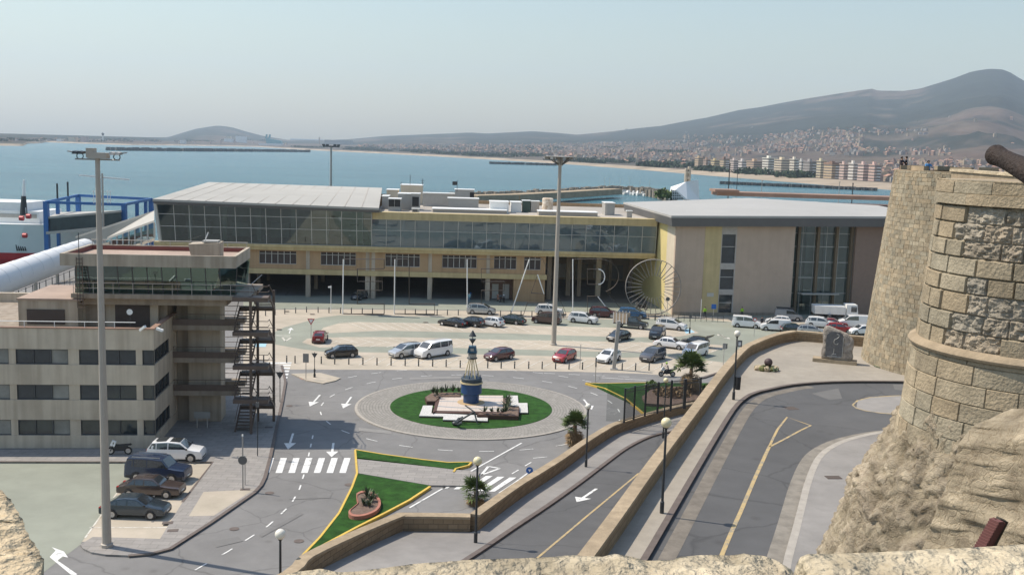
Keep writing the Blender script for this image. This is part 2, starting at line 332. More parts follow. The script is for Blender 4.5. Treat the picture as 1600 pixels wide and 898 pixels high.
# ================================================================== sea, land, far shore, haze
def hz(x): return 233 + 0.03 * (x - 800)
def watermat():
    m_ = bpy.data.materials.new('sea_water'); m_.use_nodes = True; n = m_.node_tree; L = n.links; b = n.nodes['Principled BSDF']
    b.inputs['Roughness'].default_value = 0.22; b.inputs['IOR'].default_value = 1.33; b.inputs['Specular IOR Level'].default_value = 0.35
    tc = n.nodes.new('ShaderNodeTexCoord'); mp = n.nodes.new('ShaderNodeMapping'); mp.inputs['Scale'].default_value = (0.6, 2.6, 1); mp.inputs['Rotation'].default_value = (0, 0, 0.3)
    L.new(tc.outputs['Object'], mp.inputs[0])
    big = n.nodes.new('ShaderNodeTexNoise'); big.inputs['Scale'].default_value = 0.006; big.inputs['Detail'].default_value = 7; big.inputs['Roughness'].default_value = 0.6
    L.new(mp.outputs[0], big.inputs['Vector'])
    rp = n.nodes.new('ShaderNodeValToRGB'); e = rp.color_ramp.elements
    e[0].position = 0.3; e[0].color = (0.022, 0.09, 0.125, 1); e[1].position = 0.72; e[1].color = (0.058, 0.17, 0.20, 1)
    L.new(big.outputs['Fac'], rp.inputs[0]); L.new(rp.outputs[0], b.inputs['Base Color'])
    wv = n.nodes.new('ShaderNodeTexNoise'); wv.inputs['Scale'].default_value = 0.35; wv.inputs['Detail'].default_value = 10; wv.inputs['Roughness'].default_value = 0.7
    L.new(mp.outputs[0], wv.inputs['Vector'])
    bp = n.nodes.new('ShaderNodeBump'); bp.inputs['Strength'].default_value = 0.8; bp.inputs['Distance'].default_value = 1.0
    L.new(wv.outputs['Fac'], bp.inputs['Height']); L.new(bp.outputs[0], b.inputs['Normal'])
    return m_
M_water = watermat()
b = MB(); b.poly([(-13000, -300, -2.2), (13000, -300, -2.2), (13000, 14500, -2.2), (-13000, 14500, -2.2)]); b.struct('sea', M_water)
LAND = [(-90, -120), (-90, 120), (-93, 190), (-88, 262), (20, 268), (60, 300), (95, 420), (75, 520), (420, 560), (420, -120)]
b = MB(); b.prism(LAND, -6, 0.0); b.struct('ground', M_asph)
# far shore ---------------------------------------------------------
SHORE = [(-300, 227), (0, 226), (36, 226.5), (42, 223.5), (64, 223), (72, 221.5), (200, 226), (300, 227), (400, 229), (480, 233.5), (600, 239), (700, 244), (800, 249.5), (880, 254), (1000, 262), (1100, 269.5), (1200, 276.5), (1300, 283.5), (1370, 288), (1500, 296), (1900, 322)]
SKYL = [(-300, 199.5), (0, 209), (230, 215), (262, 215), (285, 208), (305, 202), (340, 196.5), (362, 199), (385, 206), (412, 213), (450, 219), (500, 219.5), (545, 218), (600, 213), (650, 211), (700, 209), (733, 207.5), (760, 209), (830, 205.5), (870, 208), (900, 211), (950, 206), (1000, 200), (1030, 197), (1060, 191), (1100, 184), (1150, 172), (1180, 168), (1220, 160), (1260, 153), (1300, 146.5), (1340, 140.5), (1352, 139), (1360, 142), (1400, 142.5), (1425, 139), (1450, 131), (1475, 123), (1500, 113), (1515, 110), (1530, 108), (1548, 109), (1560, 113), (1580, 125), (1600, 134), (1700, 165), (1900, 210)]
RPK = [(-300, 5200), (230, 6500), (265, 9000), (420, 9500), (500, 9000), (900, 8000), (1200, 8500), (1600, 8000), (1900, 7500)]
def coldata(x):
    d = G(x, interp(SHORE, x), 0.0); rs = math.hypot(d.x, d.y); dr = Vector((d.x, d.y, 0)).normalized()
    rp = interp(RPK, x); q = ray(x, interp(SKYL, x)); H = CAMZ + rp * q.z / math.hypot(q.x, q.y)
    return rs, dr, rp, max(H, 5.0)
def thgt(x, r, cd=None):
    rs, dr, rp, H = cd or coldata(x)
    t = (r - rs) / (rp - rs)
    if t < 0: return -3 + 4 * max(0, 1 + t * 60) if t > -0.0166 else -3
    p = dr * r
    nz = noise.fractal(Vector((p.x / 800, p.y / 800, 3.3)), 0.9, 2.1, 6)
    rg = abs(noise.fractal(Vector((p.x / 1500, p.y / 1500, 7.1)), 0.9, 2.1, 5))
    rg2 = abs(noise.fractal(Vector((p.x / 520, p.y / 520, 2.2)), 0.8, 2.1, 4))
    if t <= 1:
        f = t ** 1.75
        h = 2.0 + (H - 2.0) * (f + (0.10 * nz - 0.15 * rg - 0.075 * rg2) * min(1, 2.2 * t) * (1 - t) ** 0.8) + 1.2 * min(1, t * 30)
        return max(h, 1.5)
    return 2.0 + (H - 2.0) * max(-0.1, 1 - ((t - 1) * 2.2) ** 1.3)
b = MB(); xs = [-300 + 7 * i for i in range(315)]; NR = 100
tt = [-0.02, -0.008] + [0.0, 0.004, 0.01, 0.018] + [0.03 + 0.97 * (k / (NR - 11)) ** 1.25 for k in range(NR - 10)] + [1.05, 1.15, 1.3, 1.5]
NR = len(tt)
for x in xs:
    cd = coldata(x); rs, dr, rp, H = cd
    for t in tt:
        r = rs + (rp - rs) * t; z = thgt(x, r, cd); p = dr * r
        n1 = noise.fractal(Vector((p.x / 900, p.y / 900, 1.0)), 0.8, 2.2, 6); n2 = noise.fractal(Vector((p.x / 260, p.y / 260, 5.0)), 0.8, 2.2, 5); n3 = noise.noise(Vector((p.x / 2200, p.y / 2200, 9.0)))
        dry = Vector((0.135, 0.110, 0.085)); red = Vector((0.15, 0.105, 0.085)); wood = Vector((0.022, 0.034, 0.026)); sand = Vector((0.46, 0.38, 0.29)); town = Vector((0.18, 0.155, 0.13))
        c = dry.lerp(red, max(0, min(1, 0.5 + n2)))
        hi = max(0, min(1, (t - 0.38) * 3.0))
        k = max(0, min(1, (n1 * 1.0 + 0.7 * n2 - 0.06 + hi * 0.7 + 0.5 * n3) * 2.6)); c = c.lerp(wood, k * 0.9)
        if t < 0.16: c = c.lerp(town, 0.75 * (1 - t / 0.16))
        dist = (r - rs)
        if dist < 20: c = sand
        b.col = tuple(c); b.add([(p.x, p.y, z)])
for i in range(len(xs) - 1):
    for k in range(NR - 1):
        a = i * NR + k; b.face([a, a + NR, a + NR + 1, a + 1])
M_terr = mat('far_hills', (0.9, 0.9, 0.9), 0.95, 0.45, 0.012, attr=True, spec=0.1, detail=12)
b.struct('hills', M_terr, smooth=True)
def far(x, y):      # point of the far land seen at pixel x, y
    cd = coldata(x); rs, dr, rp, H = cd; best = None
    r = rs + 2
    while r < rp:
        z = thgt(x, r, cd); p = dr * r; q = proj((p.x, p.y, z))
        if q[1] <= y: return Vector((p.x, p.y, z)), r
        r *= 1.012
    return None, None
# town --------------------------------------------------------------
rnd = random.Random(3)
M_house = mat('house_wall', (0.34, 0.315, 0.295), 0.85, 0.06, 0.2, attr=True, spec=0.2)
M_houser = mat('house_roof', (0.42, 0.24, 0.17), 0.85, 0.1, 0.2)
cols = [(1.1, 1.1, 1.1), (1, 0.9, 0.78), (1.05, 0.82, 0.72), (0.9, 0.66, 0.55), (0.8, 0.8, 0.8), (1.1, 0.95, 0.74), (0.7, 0.5, 0.42)]
hits = []
def scatter(n, x0, x1, ya, yb, bias=1.0):
    for _ in range(n):
        x = rnd.uniform(x0, x1); s_ = rnd.random() ** bias
        y = lerp(interp(ya, x), interp(yb, x), s_)
        p, r = far(x, y)
        if p is not None: hits.append((r, p))
sh = lambda o: [(x, y + o) for x, y in SHORE]
scatter(1300, 560, 1100, sh(-6), [(560, 228), (700, 227), (800, 226), (900, 224), (1000, 222), (1100, 221)])
scatter(170, 1060, 1200, [(1060, 247), (1200, 250)], [(1060, 212), (1200, 214)], 0.8)
scatter(480, 1190, 1345, [(1190, 240), (1345, 236)], [(1190, 216), (1240, 206), (1300, 204), (1345, 214)])
scatter(90, 1290, 1440, [(1290, 213), (1440, 213)], [(1290, 202), (1440, 204)])
scatter(90, 1280, 1480, [(1280, 243), (1480, 244)], [(1280, 235), (1480, 234)])
scatter(420, 1370, 1640, [(1370, 285), (1640, 285)], [(1370, 255), (1640, 252)], 0.8)
scatter(7, 1400, 1600, [(1400, 236), (1600, 226)], [(1400, 180), (1600, 180)])
scatter(8, 960, 1250, [(960, 222), (1250, 205)], [(960, 204), (1250, 175)])
scatter(60, -40, 460, [(-40, 221), (240, 222.5), (460, 228)], [(-40, 217.5), (240, 220), (460, 224)])
hits.sort(key=lambda h: h[0])
protos = []
for k in range(7):
    mb = MB(); mb.col = cols[k]; sx, sy, sz = [(13, 10, 7), (10, 10, 6), (16, 11, 9), (11, 9, 10), (20, 12, 7), (12, 9, 12), (9, 9, 8)][k]
    mb.box(-sx / 2, sx / 2, -sy / 2, sy / 2, -4, sz)
    if k in (1, 3): mb.cur = 1; mb.hexa([(-sx / 2 - .4, -sy / 2 - .4, sz), (sx / 2 + .4, -sy / 2 - .4, sz), (sx / 2 + .4, sy / 2 + .4, sz), (-sx / 2 - .4, sy / 2 + .4, sz)], [(-sx / 2, -.3, sz + 2.4), (sx / 2, -.3, sz + 2.4), (sx / 2, .3, sz + 2.4), (-sx / 2, .3, sz + 2.4)])
    else: mb.box(-sx / 4, sx / 5, -sy / 4, sy / 4, sz, sz + 2.2)
    protos.append(mb)
hp = []
for r, p in hits[:260]:
    k = rnd.randrange(7)
    if len(hp) < 7:
        o = protos[len(hp)].build('town_house', [M_house, M_houser]); hp.append(o)
    else:
        o = hp[k].copy(); COL.objects.link(o)
    o.location = p; o.rotation_euler = (0, 0, rnd.uniform(0, 3.1)); s_ = rnd.uniform(0.7, 1.1) * (.75 if r > 1900 else 1); o.scale = (s_, s_, s_)
    tag(o, 'small pale house in the town spread over the far side of the bay', 'house', 'houses of the town across the bay')
mb = MB()
for r, p in hits[260:]:
    q = protos[rnd.randrange(7)]; a = rnd.uniform(0, 3.1); ca, sa = math.cos(a), math.sin(a); s_ = rnd.uniform(0.5, 0.95); i = len(mb.v)
    for vv, cc in zip(q.v, q.cols):
        mb.v.append(Vector((p.x + s_ * (ca * vv.x - sa * vv.y), p.y + s_ * (sa * vv.x + ca * vv.y), p.z + s_ * vv.z))); mb.cols.append(cc)
    for f, mi in zip(q.f, q.mi): mb.f.append(tuple(i + k for k in f)); mb.mi.append(mi); mb.uv.append(None)
tag(mb.build('distant_houses', [M_house, M_houser]), 'mass of tiny white and pink houses climbing the hazy slopes', 'town', kind='stuff')
M_winband = mat('far_window_band', (0.17, 0.145, 0.13), 0.4, 0.3, 0.3, spec=0.4)
# apartment blocks on the beach --------------------------------------
APT = [(1086, 1098, 247, 'tan', (0.55, 0.42, 0.28)), (1099, 1109, 250, 'brown', (0.42, 0.30, 0.23)), (1111, 1123, 251, 'yellow', (0.60, 0.48, 0.27)), (1125, 1138, 249, 'golden', (0.58, 0.45, 0.29)),
       (1141, 1153, 251, 'pale pink', (0.60, 0.50, 0.45)), (1154, 1165, 252, 'white and pink', (0.66, 0.60, 0.56)), (1168, 1190, 252.5, 'light brown', (0.52, 0.38, 0.27)), (1192, 1210, 247.5, 'white', (0.72, 0.68, 0.60)),
       (1211, 1232, 250, 'cream', (0.66, 0.56, 0.42)), (1234, 1247, 249.5, 'pale cream', (0.68, 0.62, 0.52)), (1248, 1255, 252, 'narrow white', (0.66, 0.62, 0.57)), (1256, 1274, 253, 'grey', (0.36, 0.33, 0.31)),
       (1276, 1288, 252, 'pale yellow', (0.64, 0.56, 0.40)), (1289, 1311, 257, 'ochre red-roofed', (0.58, 0.44, 0.28)), (1312, 1324, 257, 'pink', (0.62, 0.46, 0.40)), (1326, 1339, 256, 'white balconied', (0.68, 0.63, 0.57)), (1341, 1356, 257.5, 'rosy', (0.62, 0.47, 0.42)), (1358, 1373, 258, 'salmon pink', (0.60, 0.42, 0.36))]
for i, (x0, x1, yt, nm, c) in enumerate(APT):
    xm = (x0 + x1) / 2; base = G(xm, interp(SHORE, xm) - 2.8, 1.0); Y = base.y; zt = P(xm, yt, Y).z
    wd = (x1 - x0) * Y / FPX * 1.02; t = thing('apartment_block', nm + ' apartment block on the far beach, ' + ('next to dark trees' if i == 0 else ('just right of the ' + APT[i - 1][3] + ' one')), 'apartment block', (base.x, base.y, 0), 0, 'apartment blocks along the far beach')
    rz = 0.35; dp = wd * 0.9; mb = MB(); ca, sa = math.cos(rz), math.sin(rz)
    ww = wd * 0.82; mb.cbox((base.x, base.y, -1), ww, dp, zt + 1, rz)
    mw = mat('facade_' + nm.replace(' ', '_'), c, 0.85, 0.05, 0.2); mb.build('wall', mw, t)
    rb = MB(); rb.cbox((base.x, base.y, zt + 0.003), ww + 0.8, dp + 0.8, 0.8 if i != 13 else 2.4, rz); rb.cbox((base.x - 1, base.y + 1, zt + 0.8), ww * 0.3, dp * 0.3, 3, rz)
    rb.build('roof', M_roofred if i in (13, 3) else mw, t)
    nf = max(5, int(zt / 3.1)); nc = max(3, int(ww / 3.6))
    for f in range(nf):
        wm = MB(); z0 = 1.2 + f * (zt / nf)
        q = [(-ww / 2 - .1, -dp / 2 - .1), (ww / 2 * .96, -dp / 2 - .1), (ww / 2 * .96, -dp / 2 + .1), (-ww / 2 + .1, -dp / 2 + .1), (-ww / 2 + .1, dp / 2 * .96), (-ww / 2 - .1, dp / 2 * .96)]
        wm.prism([(base.x + ca * lx - sa * ly, base.y + sa * lx + ca * ly) for lx, ly in q], z0, z0 + 1.5)
        wm.build('window_band', M_winband, t)
    if i % 2:
        for f in range(1, nf):
            bm_ = MB(); bm_.cbox((base.x + sa * (dp / 2 + .5) + ca * ww * .1, base.y - ca * (dp / 2 + .5) + sa * ww * .1, f * (zt / nf) - .2), ww * 0.5, 1.3, 1.1, rz)
            bm_.build('balcony', M_wpaint, t)
def clump(mb, c, rx, rz_, n, s, seed):
    rr = random.Random(seed)
    for _ in range(n):
        a = rr.uniform(0, 6.28); u = rr.random() ** 0.5; v = rr.random()
        q = Vector((c[0] + rx * u * math.cos(a), c[1] + rx * u * math.sin(a), c[2] + rz_ * v * (1 - 0.5 * u)))
        ax = Vector((rr.uniform(-1, 1), rr.uniform(-1, 1), rr.uniform(-.6, 1))).normalized(); e1 = ax.orthogonal().normalized(); e2 = ax.cross(e1); z = s * rr.uniform(.6, 1.3)
        mb.poly([q - e1 * z - e2 * z * .6, q + e1 * z - e2 * z * .6, q + e1 * z * .7 + e2 * z, q - e1 * z * .7 + e2 * z])
M_tree = mat('tree_foliage', (0.035, 0.055, 0.03), 0.9, 0.35, 0.2, spec=0.2)
mb = MB()
for (x0, x1, y0, y1, n) in [(1000, 1088, 263, 254, 60), (850, 1000, 256, 250, 30), (690, 860, 246, 240, 46), (545, 580, 236, 231, 16), (580, 690, 240, 236, 22), (460, 545, 233, 230, 12), (1010, 1085, 240, 236, 16), (1090, 1370, 280, 270, 40), (480, 1000, 236, 229, 60), (0, 430, 222, 218, 40)]:
    for k in range(n):
        x = rnd.uniform(x0, x1); f = (x - x0) / (x1 - x0); p, r = far(x, min(lerp(y0, y1, rnd.random()), interp(SHORE, x) - 2.5))
        if p is None: continue
        clump(mb, (p.x, p.y, p.z), 10 + r / 300, 9, 60, 2.2, rnd.random())
tag(mb.build('tree_belt', M_tree), 'dark green tree belt behind the far beach', 'trees', kind='stuff')
# far harbour: moles, sheds, control tower, teal ferry ----------------
def mole(name, label, pts, wdt, h, m_, base=-2.5, stuff=None, cat='breakwater'):
    mb = MB(); rr = random.Random(len(label))
    for (a, b_) in zip(pts, pts[1:]):
        a = Vector(a); b_ = Vector(b_); d = (b_ - a); n = max(2, int(d.length / (wdt * 0.5))); pr = Vector((-d.y, d.x, 0)).normalized()
        for k in range(n + 1):
            c = a.lerp(b_, k / n)
            for s_ in range(3):
                o = c + pr * rr.uniform(-.5, .5) * wdt; z = wdt * rr.uniform(.25, .45)
                mb.cbox((o.x, o.y, base), z * 1.3, z, -base + h * rr.uniform(.55, 1.1), rr.uniform(0, 3))
    return tag(mb.build(name, m_), label, cat)
M_mole = mat('mole_rock', (0.25, 0.215, 0.17), 0.95, 0.3, 0.4)
M_moled = mat('mole_dark', (0.10, 0.10, 0.10), 0.95, 0.2, 0.4)
def g2(pts, z=0.5): return [tuple(G(x, y, z)) for x, y in pts]
mole('breakwater', 'low dark outer mole lying across the bay at left', g2([(176, 233.2), (300, 234.8), (400, 235.5), (480, 236.5)]), 24, 5, M_moled)
mole('breakwater', 'long thin dark barrier in the water before the far beach at right', g2([(1126, 283.5), (1250, 288.5), (1370, 293.8)]), 3.5, .8, M_moled)
mole('breakwater', 'short dark groyne just off the beach at the middle of the bay', g2([(766, 253.8), (868, 256.5)]), 7, 2.0, M_moled)
mole('breakwater', 'boulder breakwater sheltering the marina', g2([(700, 308), (800, 304.5), (900, 299), (965, 295), (1000, 297), (1030, 301), (1048, 306)], 1.0), 6.5, 3.2, M_mole)
mb = MB(); a = [G(x, y, 1.0) for x, y in [(735, 312.5), (800, 310.5), (860, 307), (920, 303), (962, 300.5)]]
for p, q in zip(a, a[1:]): mb.bar(p + Vector((0, 0, .6)), q + Vector((0, 0, .6)), 9, 3.4)
tag(mb.build('quay_wall', M_coping), 'pale concrete quay running along the boulder breakwater', 'quay')
rr = random.Random(9)
for k, (x, y) in enumerate([(952, 302.2), (960, 302.6), (968, 303), (976, 303.3), (983, 304), (991, 304.3), (999, 304.9), (1006, 305.6), (1014, 306.2), (1022, 306.4), (944, 302.6), (1030, 307)]):
    p = G(x, y, -2.2); mb = MB(); L_ = rr.uniform(7, 12)
    mb.hexa([(-L_ / 2, -1.0, -.3), (L_ / 2 - 2, -1.2, -.3), (L_ / 2 - 2, 1.2, -.3), (-L_ / 2, 1.0, -.3)], [(-L_ / 2, -1.6, 1.4), (L_ / 2, -.15, 1.9), (L_ / 2, .15, 1.9), (-L_ / 2, 1.6, 1.4)])
    o = thing('moored_boat', 'white boat moored in the marina below the boulder breakwater', 'boat', p, rr.uniform(0.2, 0.7), 'boats moored in the marina')
    mb.build('hull', M_wpaint, o, local=True); c = MB(); c.hexa([(-L_ * .2, -1, 1.5), (L_ * .2, -.8, 1.5), (L_ * .2, .8, 1.5), (-L_ * .2, 1, 1.5)], [(-L_ * .15, -.8, 2.9), (L_ * .08, -.6, 2.9), (L_ * .08, .6, 2.9), (-L_ * .15, .8, 2.9)]); c.build('cabin', M_wpaint, o, local=True)
    if k % 2 == 0: c = MB(); c.tube((0, 0, 1.5), (0, 0, 11), 0.09, 6); c.build('mast', M_galv, o, local=True)
def farbox(name, label, cat, x0, x1, yt, yb, m_, dep=30, pm=None, roof=None):
    xm = (x0 + x1) / 2; p, r = far(xm, yb); 
    if p is None or r > 7000: p = G(xm, yb, 1.5)
    wd = (x1 - x0) * p.y / FPX; zt = P(xm, yt, p.y).z
    t = thing(name, label, cat, p); mb = MB(); mb.box(p.x - wd / 2, p.x + wd / 2, p.y, p.y + dep, p.z - 4, zt - .6); mb.build('wall', m_, t)
    mb = MB(); mb.box(p.x - wd / 2 - 1, p.x + wd / 2 + 1, p.y - 1, p.y + dep + 1, zt - .6, zt + .6); mb.build('roof', roof or m_, t); return t
M_shed = mat('shed_white', (0.74, 0.74, 0.72), 0.7, 0.04, 0.1)
M_pink = mat('far_pink', (0.62, 0.46, 0.40), 0.8, 0.05, 0.1)
farbox('warehouse', 'long white flat-roofed shed at the root of the far mole', 'warehouse', 454, 505, 217.5, 224, mat('shed_grey', (0.3, 0.29, 0.27), 0.8), 60, roof=M_shed)
farbox('warehouse', 'second long white shed continuing right of the first one', 'warehouse', 507, 549, 219, 226, mat('shed_grey', (0.3, 0.29, 0.27), 0.8), 60, roof=M_shed)
farbox('factory', 'white stepped factory below the far conical hill', 'factory', 368, 384, 213, 223, M_shed)
farbox('factory', 'small white plant beside the stepped factory', 'factory', 350, 363, 217, 222.5, M_shed)
farbox('silo_building', 'pale domed silo building by the far factory', 'silo', 353, 360, 213, 221, M_cream)
farbox('warehouse', 'pink block on the flat land left of the bay', 'building', 126, 134, 214, 222, M_pink)
farbox('warehouse', 'white block on the flat land far left', 'building', 88, 95, 217.5, 222, M_shed)
farbox('warehouse', 'cream block on the flat land between white and pink blocks', 'building', 107, 117, 214.5, 222, M_cream)
farbox('church', 'tiny white church on the flat shore at left', 'church', 281, 288, 219, 225, M_shed)
farbox('chimney_tower', 'tall thin grey tower behind the white sheds', 'tower', 498, 499.8, 214.5, 226, M_conc, 6)
p = G(161, 223, 1); t = thing('control_tower', 'far airport control tower on the flat shore', 'control tower', p)
s_ = p.y / FPX; mb = MB(); mb.lathe([(1.2 * s_, 0), (1.0 * s_, 11 * s_)], p, 12); mb.build('shaft', M_shed, t)
mb = MB(); mb.lathe([(1.0 * s_, 11 * s_), (2.1 * s_, 13 * s_), (2.1 * s_, 14.3 * s_), (.5 * s_, 14.6 * s_), (.4 * s_, 16 * s_)], p, 12); mb.build('cab', M_win, t)
p = G(424, 229.5, -2); s_ = p.y / FPX; t = thing('ferry_ship', 'far teal and white ferry moored at the outer mole', 'ship', p)
M_teal = mat('ferry_teal', (0.05, 0.28, 0.32), 0.5)
mb = MB(M=lambda q: p + Vector(q) * s_); mb.hexa([(-18, 0, 0), (16, 0, 0), (16, 9, 0), (-18, 9, 0)], [(-20, 0, 5), (17, 0, 5), (17, 9, 5), (-20, 9, 5)]); mb.build('hull', M_shed, t)
mb = MB(M=lambda q: p + Vector(q) * s_); mb.hexa([(-8, .5, 5.1), (16, .5, 5.1), (16, 8.5, 5.1), (-8, 8.5, 5.1)], [(-9, .5, 13), (15, .5, 9.5), (15, 8.5, 9.5), (-9, 8.5, 13)]); mb.build('superstructure', M_teal, t)
for dx in (-9, -4):
    mb = MB(M=lambda q: p + Vector(q) * s_); mb.hexa([(dx - 2, 3, 12.5), (dx + 1, 3, 12.5), (dx + 1, 6, 12.5), (dx - 2, 6, 12.5)], [(dx, 3, 19), (dx + 2, 3, 19), (dx + 2, 6, 19), (dx, 6, 19)]); mb.build('funnel', M_teal, t)
# haze ---------------------------------------------------------------
b = MB(); b.box(-13500, 13500, -350, 15000, -8, 1150)
mh = bpy.data.materials.new('haze_air'); mh.use_nodes = True; n = mh.node_tree; n.nodes.remove(n.nodes['Principled BSDF'])
pv = n.nodes.new('ShaderNodeVolumePrincipled'); pv.inputs['Color'].default_value = (0.72, 0.85, 1.0, 1); pv.inputs['Density'].default_value = 0.00007; pv.inputs['Anisotropy'].default_value = 0.2
n.links.new(pv.outputs[0], n.nodes['Material Output'].inputs['Volume'])
hb = b.build('haze', mh); hb['kind'] = 'stuff'; hb['label'] = 'thin pale sea haze over the whole bay'; hb.display_type = 'WIRE'
# ================================================================== street-level surfaces (z = 0)
def sheet(name, px, z, m_, plane0=0.0, holes=None):
    b = MB(); pts = [G(x, y, plane0) for x, y in px]; b.poly([(p.x, p.y, z) for p in pts]); return b.struct(name, m_)
def slab(name, px, h, m_, z0=0.0):
    pts = [G(x, y, z0 + h) for x, y in px]; b = MB(); b.prism([(p.x, p.y) for p in pts], z0 - .05, z0 + h); return b.struct(name, m_)
class Mark:          # paint sheets gathered per colour
    def __init__(s, z): s.b = MB(); s.z = z
    def w(s, pts): s.b.poly([(p[0], p[1], s.z) for p in pts])
    def px(s, pts): s.w([G(x, y, 0.0) for x, y in pts])
    def path(s, pts, wd, dash=None, px=True, z=None):
        q = [Vector((p.x, p.y, 0)) for p in (G(x, y, 0.0) for x, y in pts)] if px else [Vector((p[0], p[1], 0)) for p in pts]
        run(s.b, q, wd, s.z, dash)
def run(mb, q, wd, z, dash=None):
    if dash is None:
        L_ = []; R_ = []
        for i, p in enumerate(q):
            a = q[max(0, i - 1)]; c = q[min(len(q) - 1, i + 1)]; d = (c - a); d.z = 0; d.normalize(); n_ = Vector((-d.y, d.x, 0)) * wd / 2
            L_.append(p + n_); R_.append(p - n_)
        for i in range(len(q) - 1):
            zz = z if not callable(z) else None
            pts = [R_[i], R_[i + 1], L_[i + 1], L_[i]]
            mb.poly([(p.x, p.y, zz if zz is not None else z(p.x, p.y)) for p in pts])
        return
    on, off = dash; pos = 0.0; acc = []; segs = []
    for a, c in zip(q, q[1:]):
        L0 = (c - a).length; segs.append((pos, pos + L0, a, c)); pos += L0
    def at(s_):
        for s0, s1, a, c in segs:
            if s_ <= s1 or s1 == segs[-1][1]: return a.lerp(c, min(1, (s_ - s0) / max(1e-6, s1 - s0)))
    s_ = 0.0
    while s_ + on <= pos + .01: run(mb, [at(s_), at(s_ + on * .5), at(s_ + on)], wd, z); s_ += on + off
RC = Vector((-3.75, 100.9, 0))
# parking forecourt: beige concrete, then the green traffic lanes
sheet('parking_concrete', [(380, 572), (400, 560), (450, 577), (600, 577.5), (800, 579), (900, 580.5), (1000, 583.5), (1090, 590), (1126, 580), (1205, 560), (1420, 520), (1420, 488), (1060, 490), (850, 487), (540, 483), (380, 484)], 0.008, M_conc_beige)
sheet('back_road', [(380, 483), (540, 482), (850, 486), (1060, 492), (1240, 498), (1420, 500), (1420, 470), (1060, 476), (850, 470), (540, 462), (380, 462)], 0.012, M_conc_green)
LANE = [(475, 503), (500, 496), (530, 492.5), (600, 493.5), (800, 497.5), (960, 499), (1060, 497), (1100, 499), (1200, 508), (1400, 520), (1400, 545), (1200, 550), (1160, 562), (1130, 566), (1050, 556), (960, 559), (800, 554.5), (640, 551), (560, 550), (510, 550), (470, 545), (430, 538), (421, 528), (428, 519), (445, 511)]
sheet('traffic_lane', LANE, 0.014, M_conc_green)
sheet('parking_bays', [(497, 522), (505, 512), (530, 505), (560, 503), (800, 508), (960, 512), (1080, 514), (1092, 520), (1062, 526), (980, 527), (800, 521), (600, 516.5), (500, 521)], 0.019, M_conc_beige)
sheet('parking_bays', [(472, 535), (480, 529), (540, 526.5), (640, 527), (800, 531), (1000, 534.5), (1100, 537), (1137, 540), (1112, 551), (1060, 553), (960, 550), (800, 545.5), (640, 541.5), (560, 541.5), (500, 543)], 0.019, M_conc_beige)
sheet('office_lot', [(-80, 700), (-80, 960), (60, 960), (62, 898), (125, 851), (130, 843), (190, 760), (236, 719), (0, 719)], 0.008, M_conc_green)
sheet('bay_strip', [(128, 846), (190, 760), (234, 718), (345, 718), (288, 782), (252, 845)], 0.013, M_conc_beige)
PAVE = [(-80, 703), (-80, 720.5), (0, 720.5), (333, 721), (285, 784), (250, 841), (145, 838), (125, 850), (130, 856), (143, 862), (165, 865.5), (200, 867), (235, 864), (266, 856), (330, 815), (398, 768), (408, 757), (414, 745), (422, 715), (441, 626), (446, 596), (440, 570), (405, 566), (300, 590), (243, 700)]
slab('pavement', PAVE, 0.13, M_pave)
pv = [G(x, y, .13) for x, y in PAVE]
b = MB(); run(b, [Vector((p.x, p.y, 0)) for p in pv[11:22]], 0.28, 0.138); run(b, [Vector((p.x, p.y, 0)) for p in pv[1:5]], 0.22, 0.138); b.struct('kerb', M_kerb)
sheet('paved_panel', [(318, 768), (400, 764), (390, 769), (334, 805), (295, 806)], 0.136, M_conc_beige, 0.13)
# roundabout -----------------------------------------------------------
def ring(mb, r0_, r1_, z, n=96, c=RC, uv=True):
    for k in range(n):
        a, d = 2 * math.pi * k / n, 2 * math.pi * (k + 1) / n
        u0_, u1_ = a * r1_, d * r1_
        mb.poly([(c.x + r0_ * math.cos(a), c.y + r0_ * math.sin(a), z), (c.x + r1_ * math.cos(a), c.y + r1_ * math.sin(a), z), (c.x + r1_ * math.cos(d), c.y + r1_ * math.sin(d), z), (c.x + r0_ * math.cos(d), c.y + r0_ * math.sin(d), z)], uv=[(u0_, r0_), (u0_, r1_), (u1_, r1_), (u1_, r0_)])
b = MB(); ring(b, 8.1, 11.4, 0.10); b.struct('roundabout_apron', M_cobble)
b = MB(); b.lathe([(11.4, 0.0), (11.65, 0.0), (11.65, .09), (11.38, .115)], RC, 96, cap=False); b.struct('kerb', M_kerb_l)
b = MB(); b.lathe([(0.01, .14), (8.15, .14), (8.15, 0)], RC, 96, cap=False); b.struct('grass', M_grass)
# triangular island, grass + paving
slab('paved_path', [(555, 716), (750, 737), (741, 758), (672, 757.5), (557, 738)], 0.14, M_pave)
slab('grass', [(556, 702.5), (600, 710), (660, 718), (700, 722.5), (736, 722), (714, 733), (640, 724), (557, 714)], 0.17, M_grass)
slab('grass', [(558, 739), (672, 758), (640, 779), (600, 800), (560, 820), (500, 852), (474, 866), (500, 838), (530, 800), (550, 760)], 0.17, M_grass)
slab('grass', [(923, 599), (1012, 598), (1060, 598), (1110, 598), (1120, 612), (1084, 636), (1008, 645), (980, 626)], 0.16, M_grass)
b = MB()
def ypath(pts, wd=.16, z=.2, h=.2):
    q = [G(x, y, z) for x, y in pts]
    for p, r in zip(q, q[1:]): b.bar((p.x, p.y, z - h / 2), (r.x, r.y, z - h / 2), wd, h)
ypath([(555, 701.5), (600, 709), (660, 717), (700, 721.5), (737, 721), (732, 726), (712, 731), (709, 736)])
ypath([(555, 702), (558, 738), (550, 760), (530, 800), (500, 838), (473, 866)])
ypath([(672, 759), (640, 780), (600, 801), (560, 821), (474, 867)], .2)
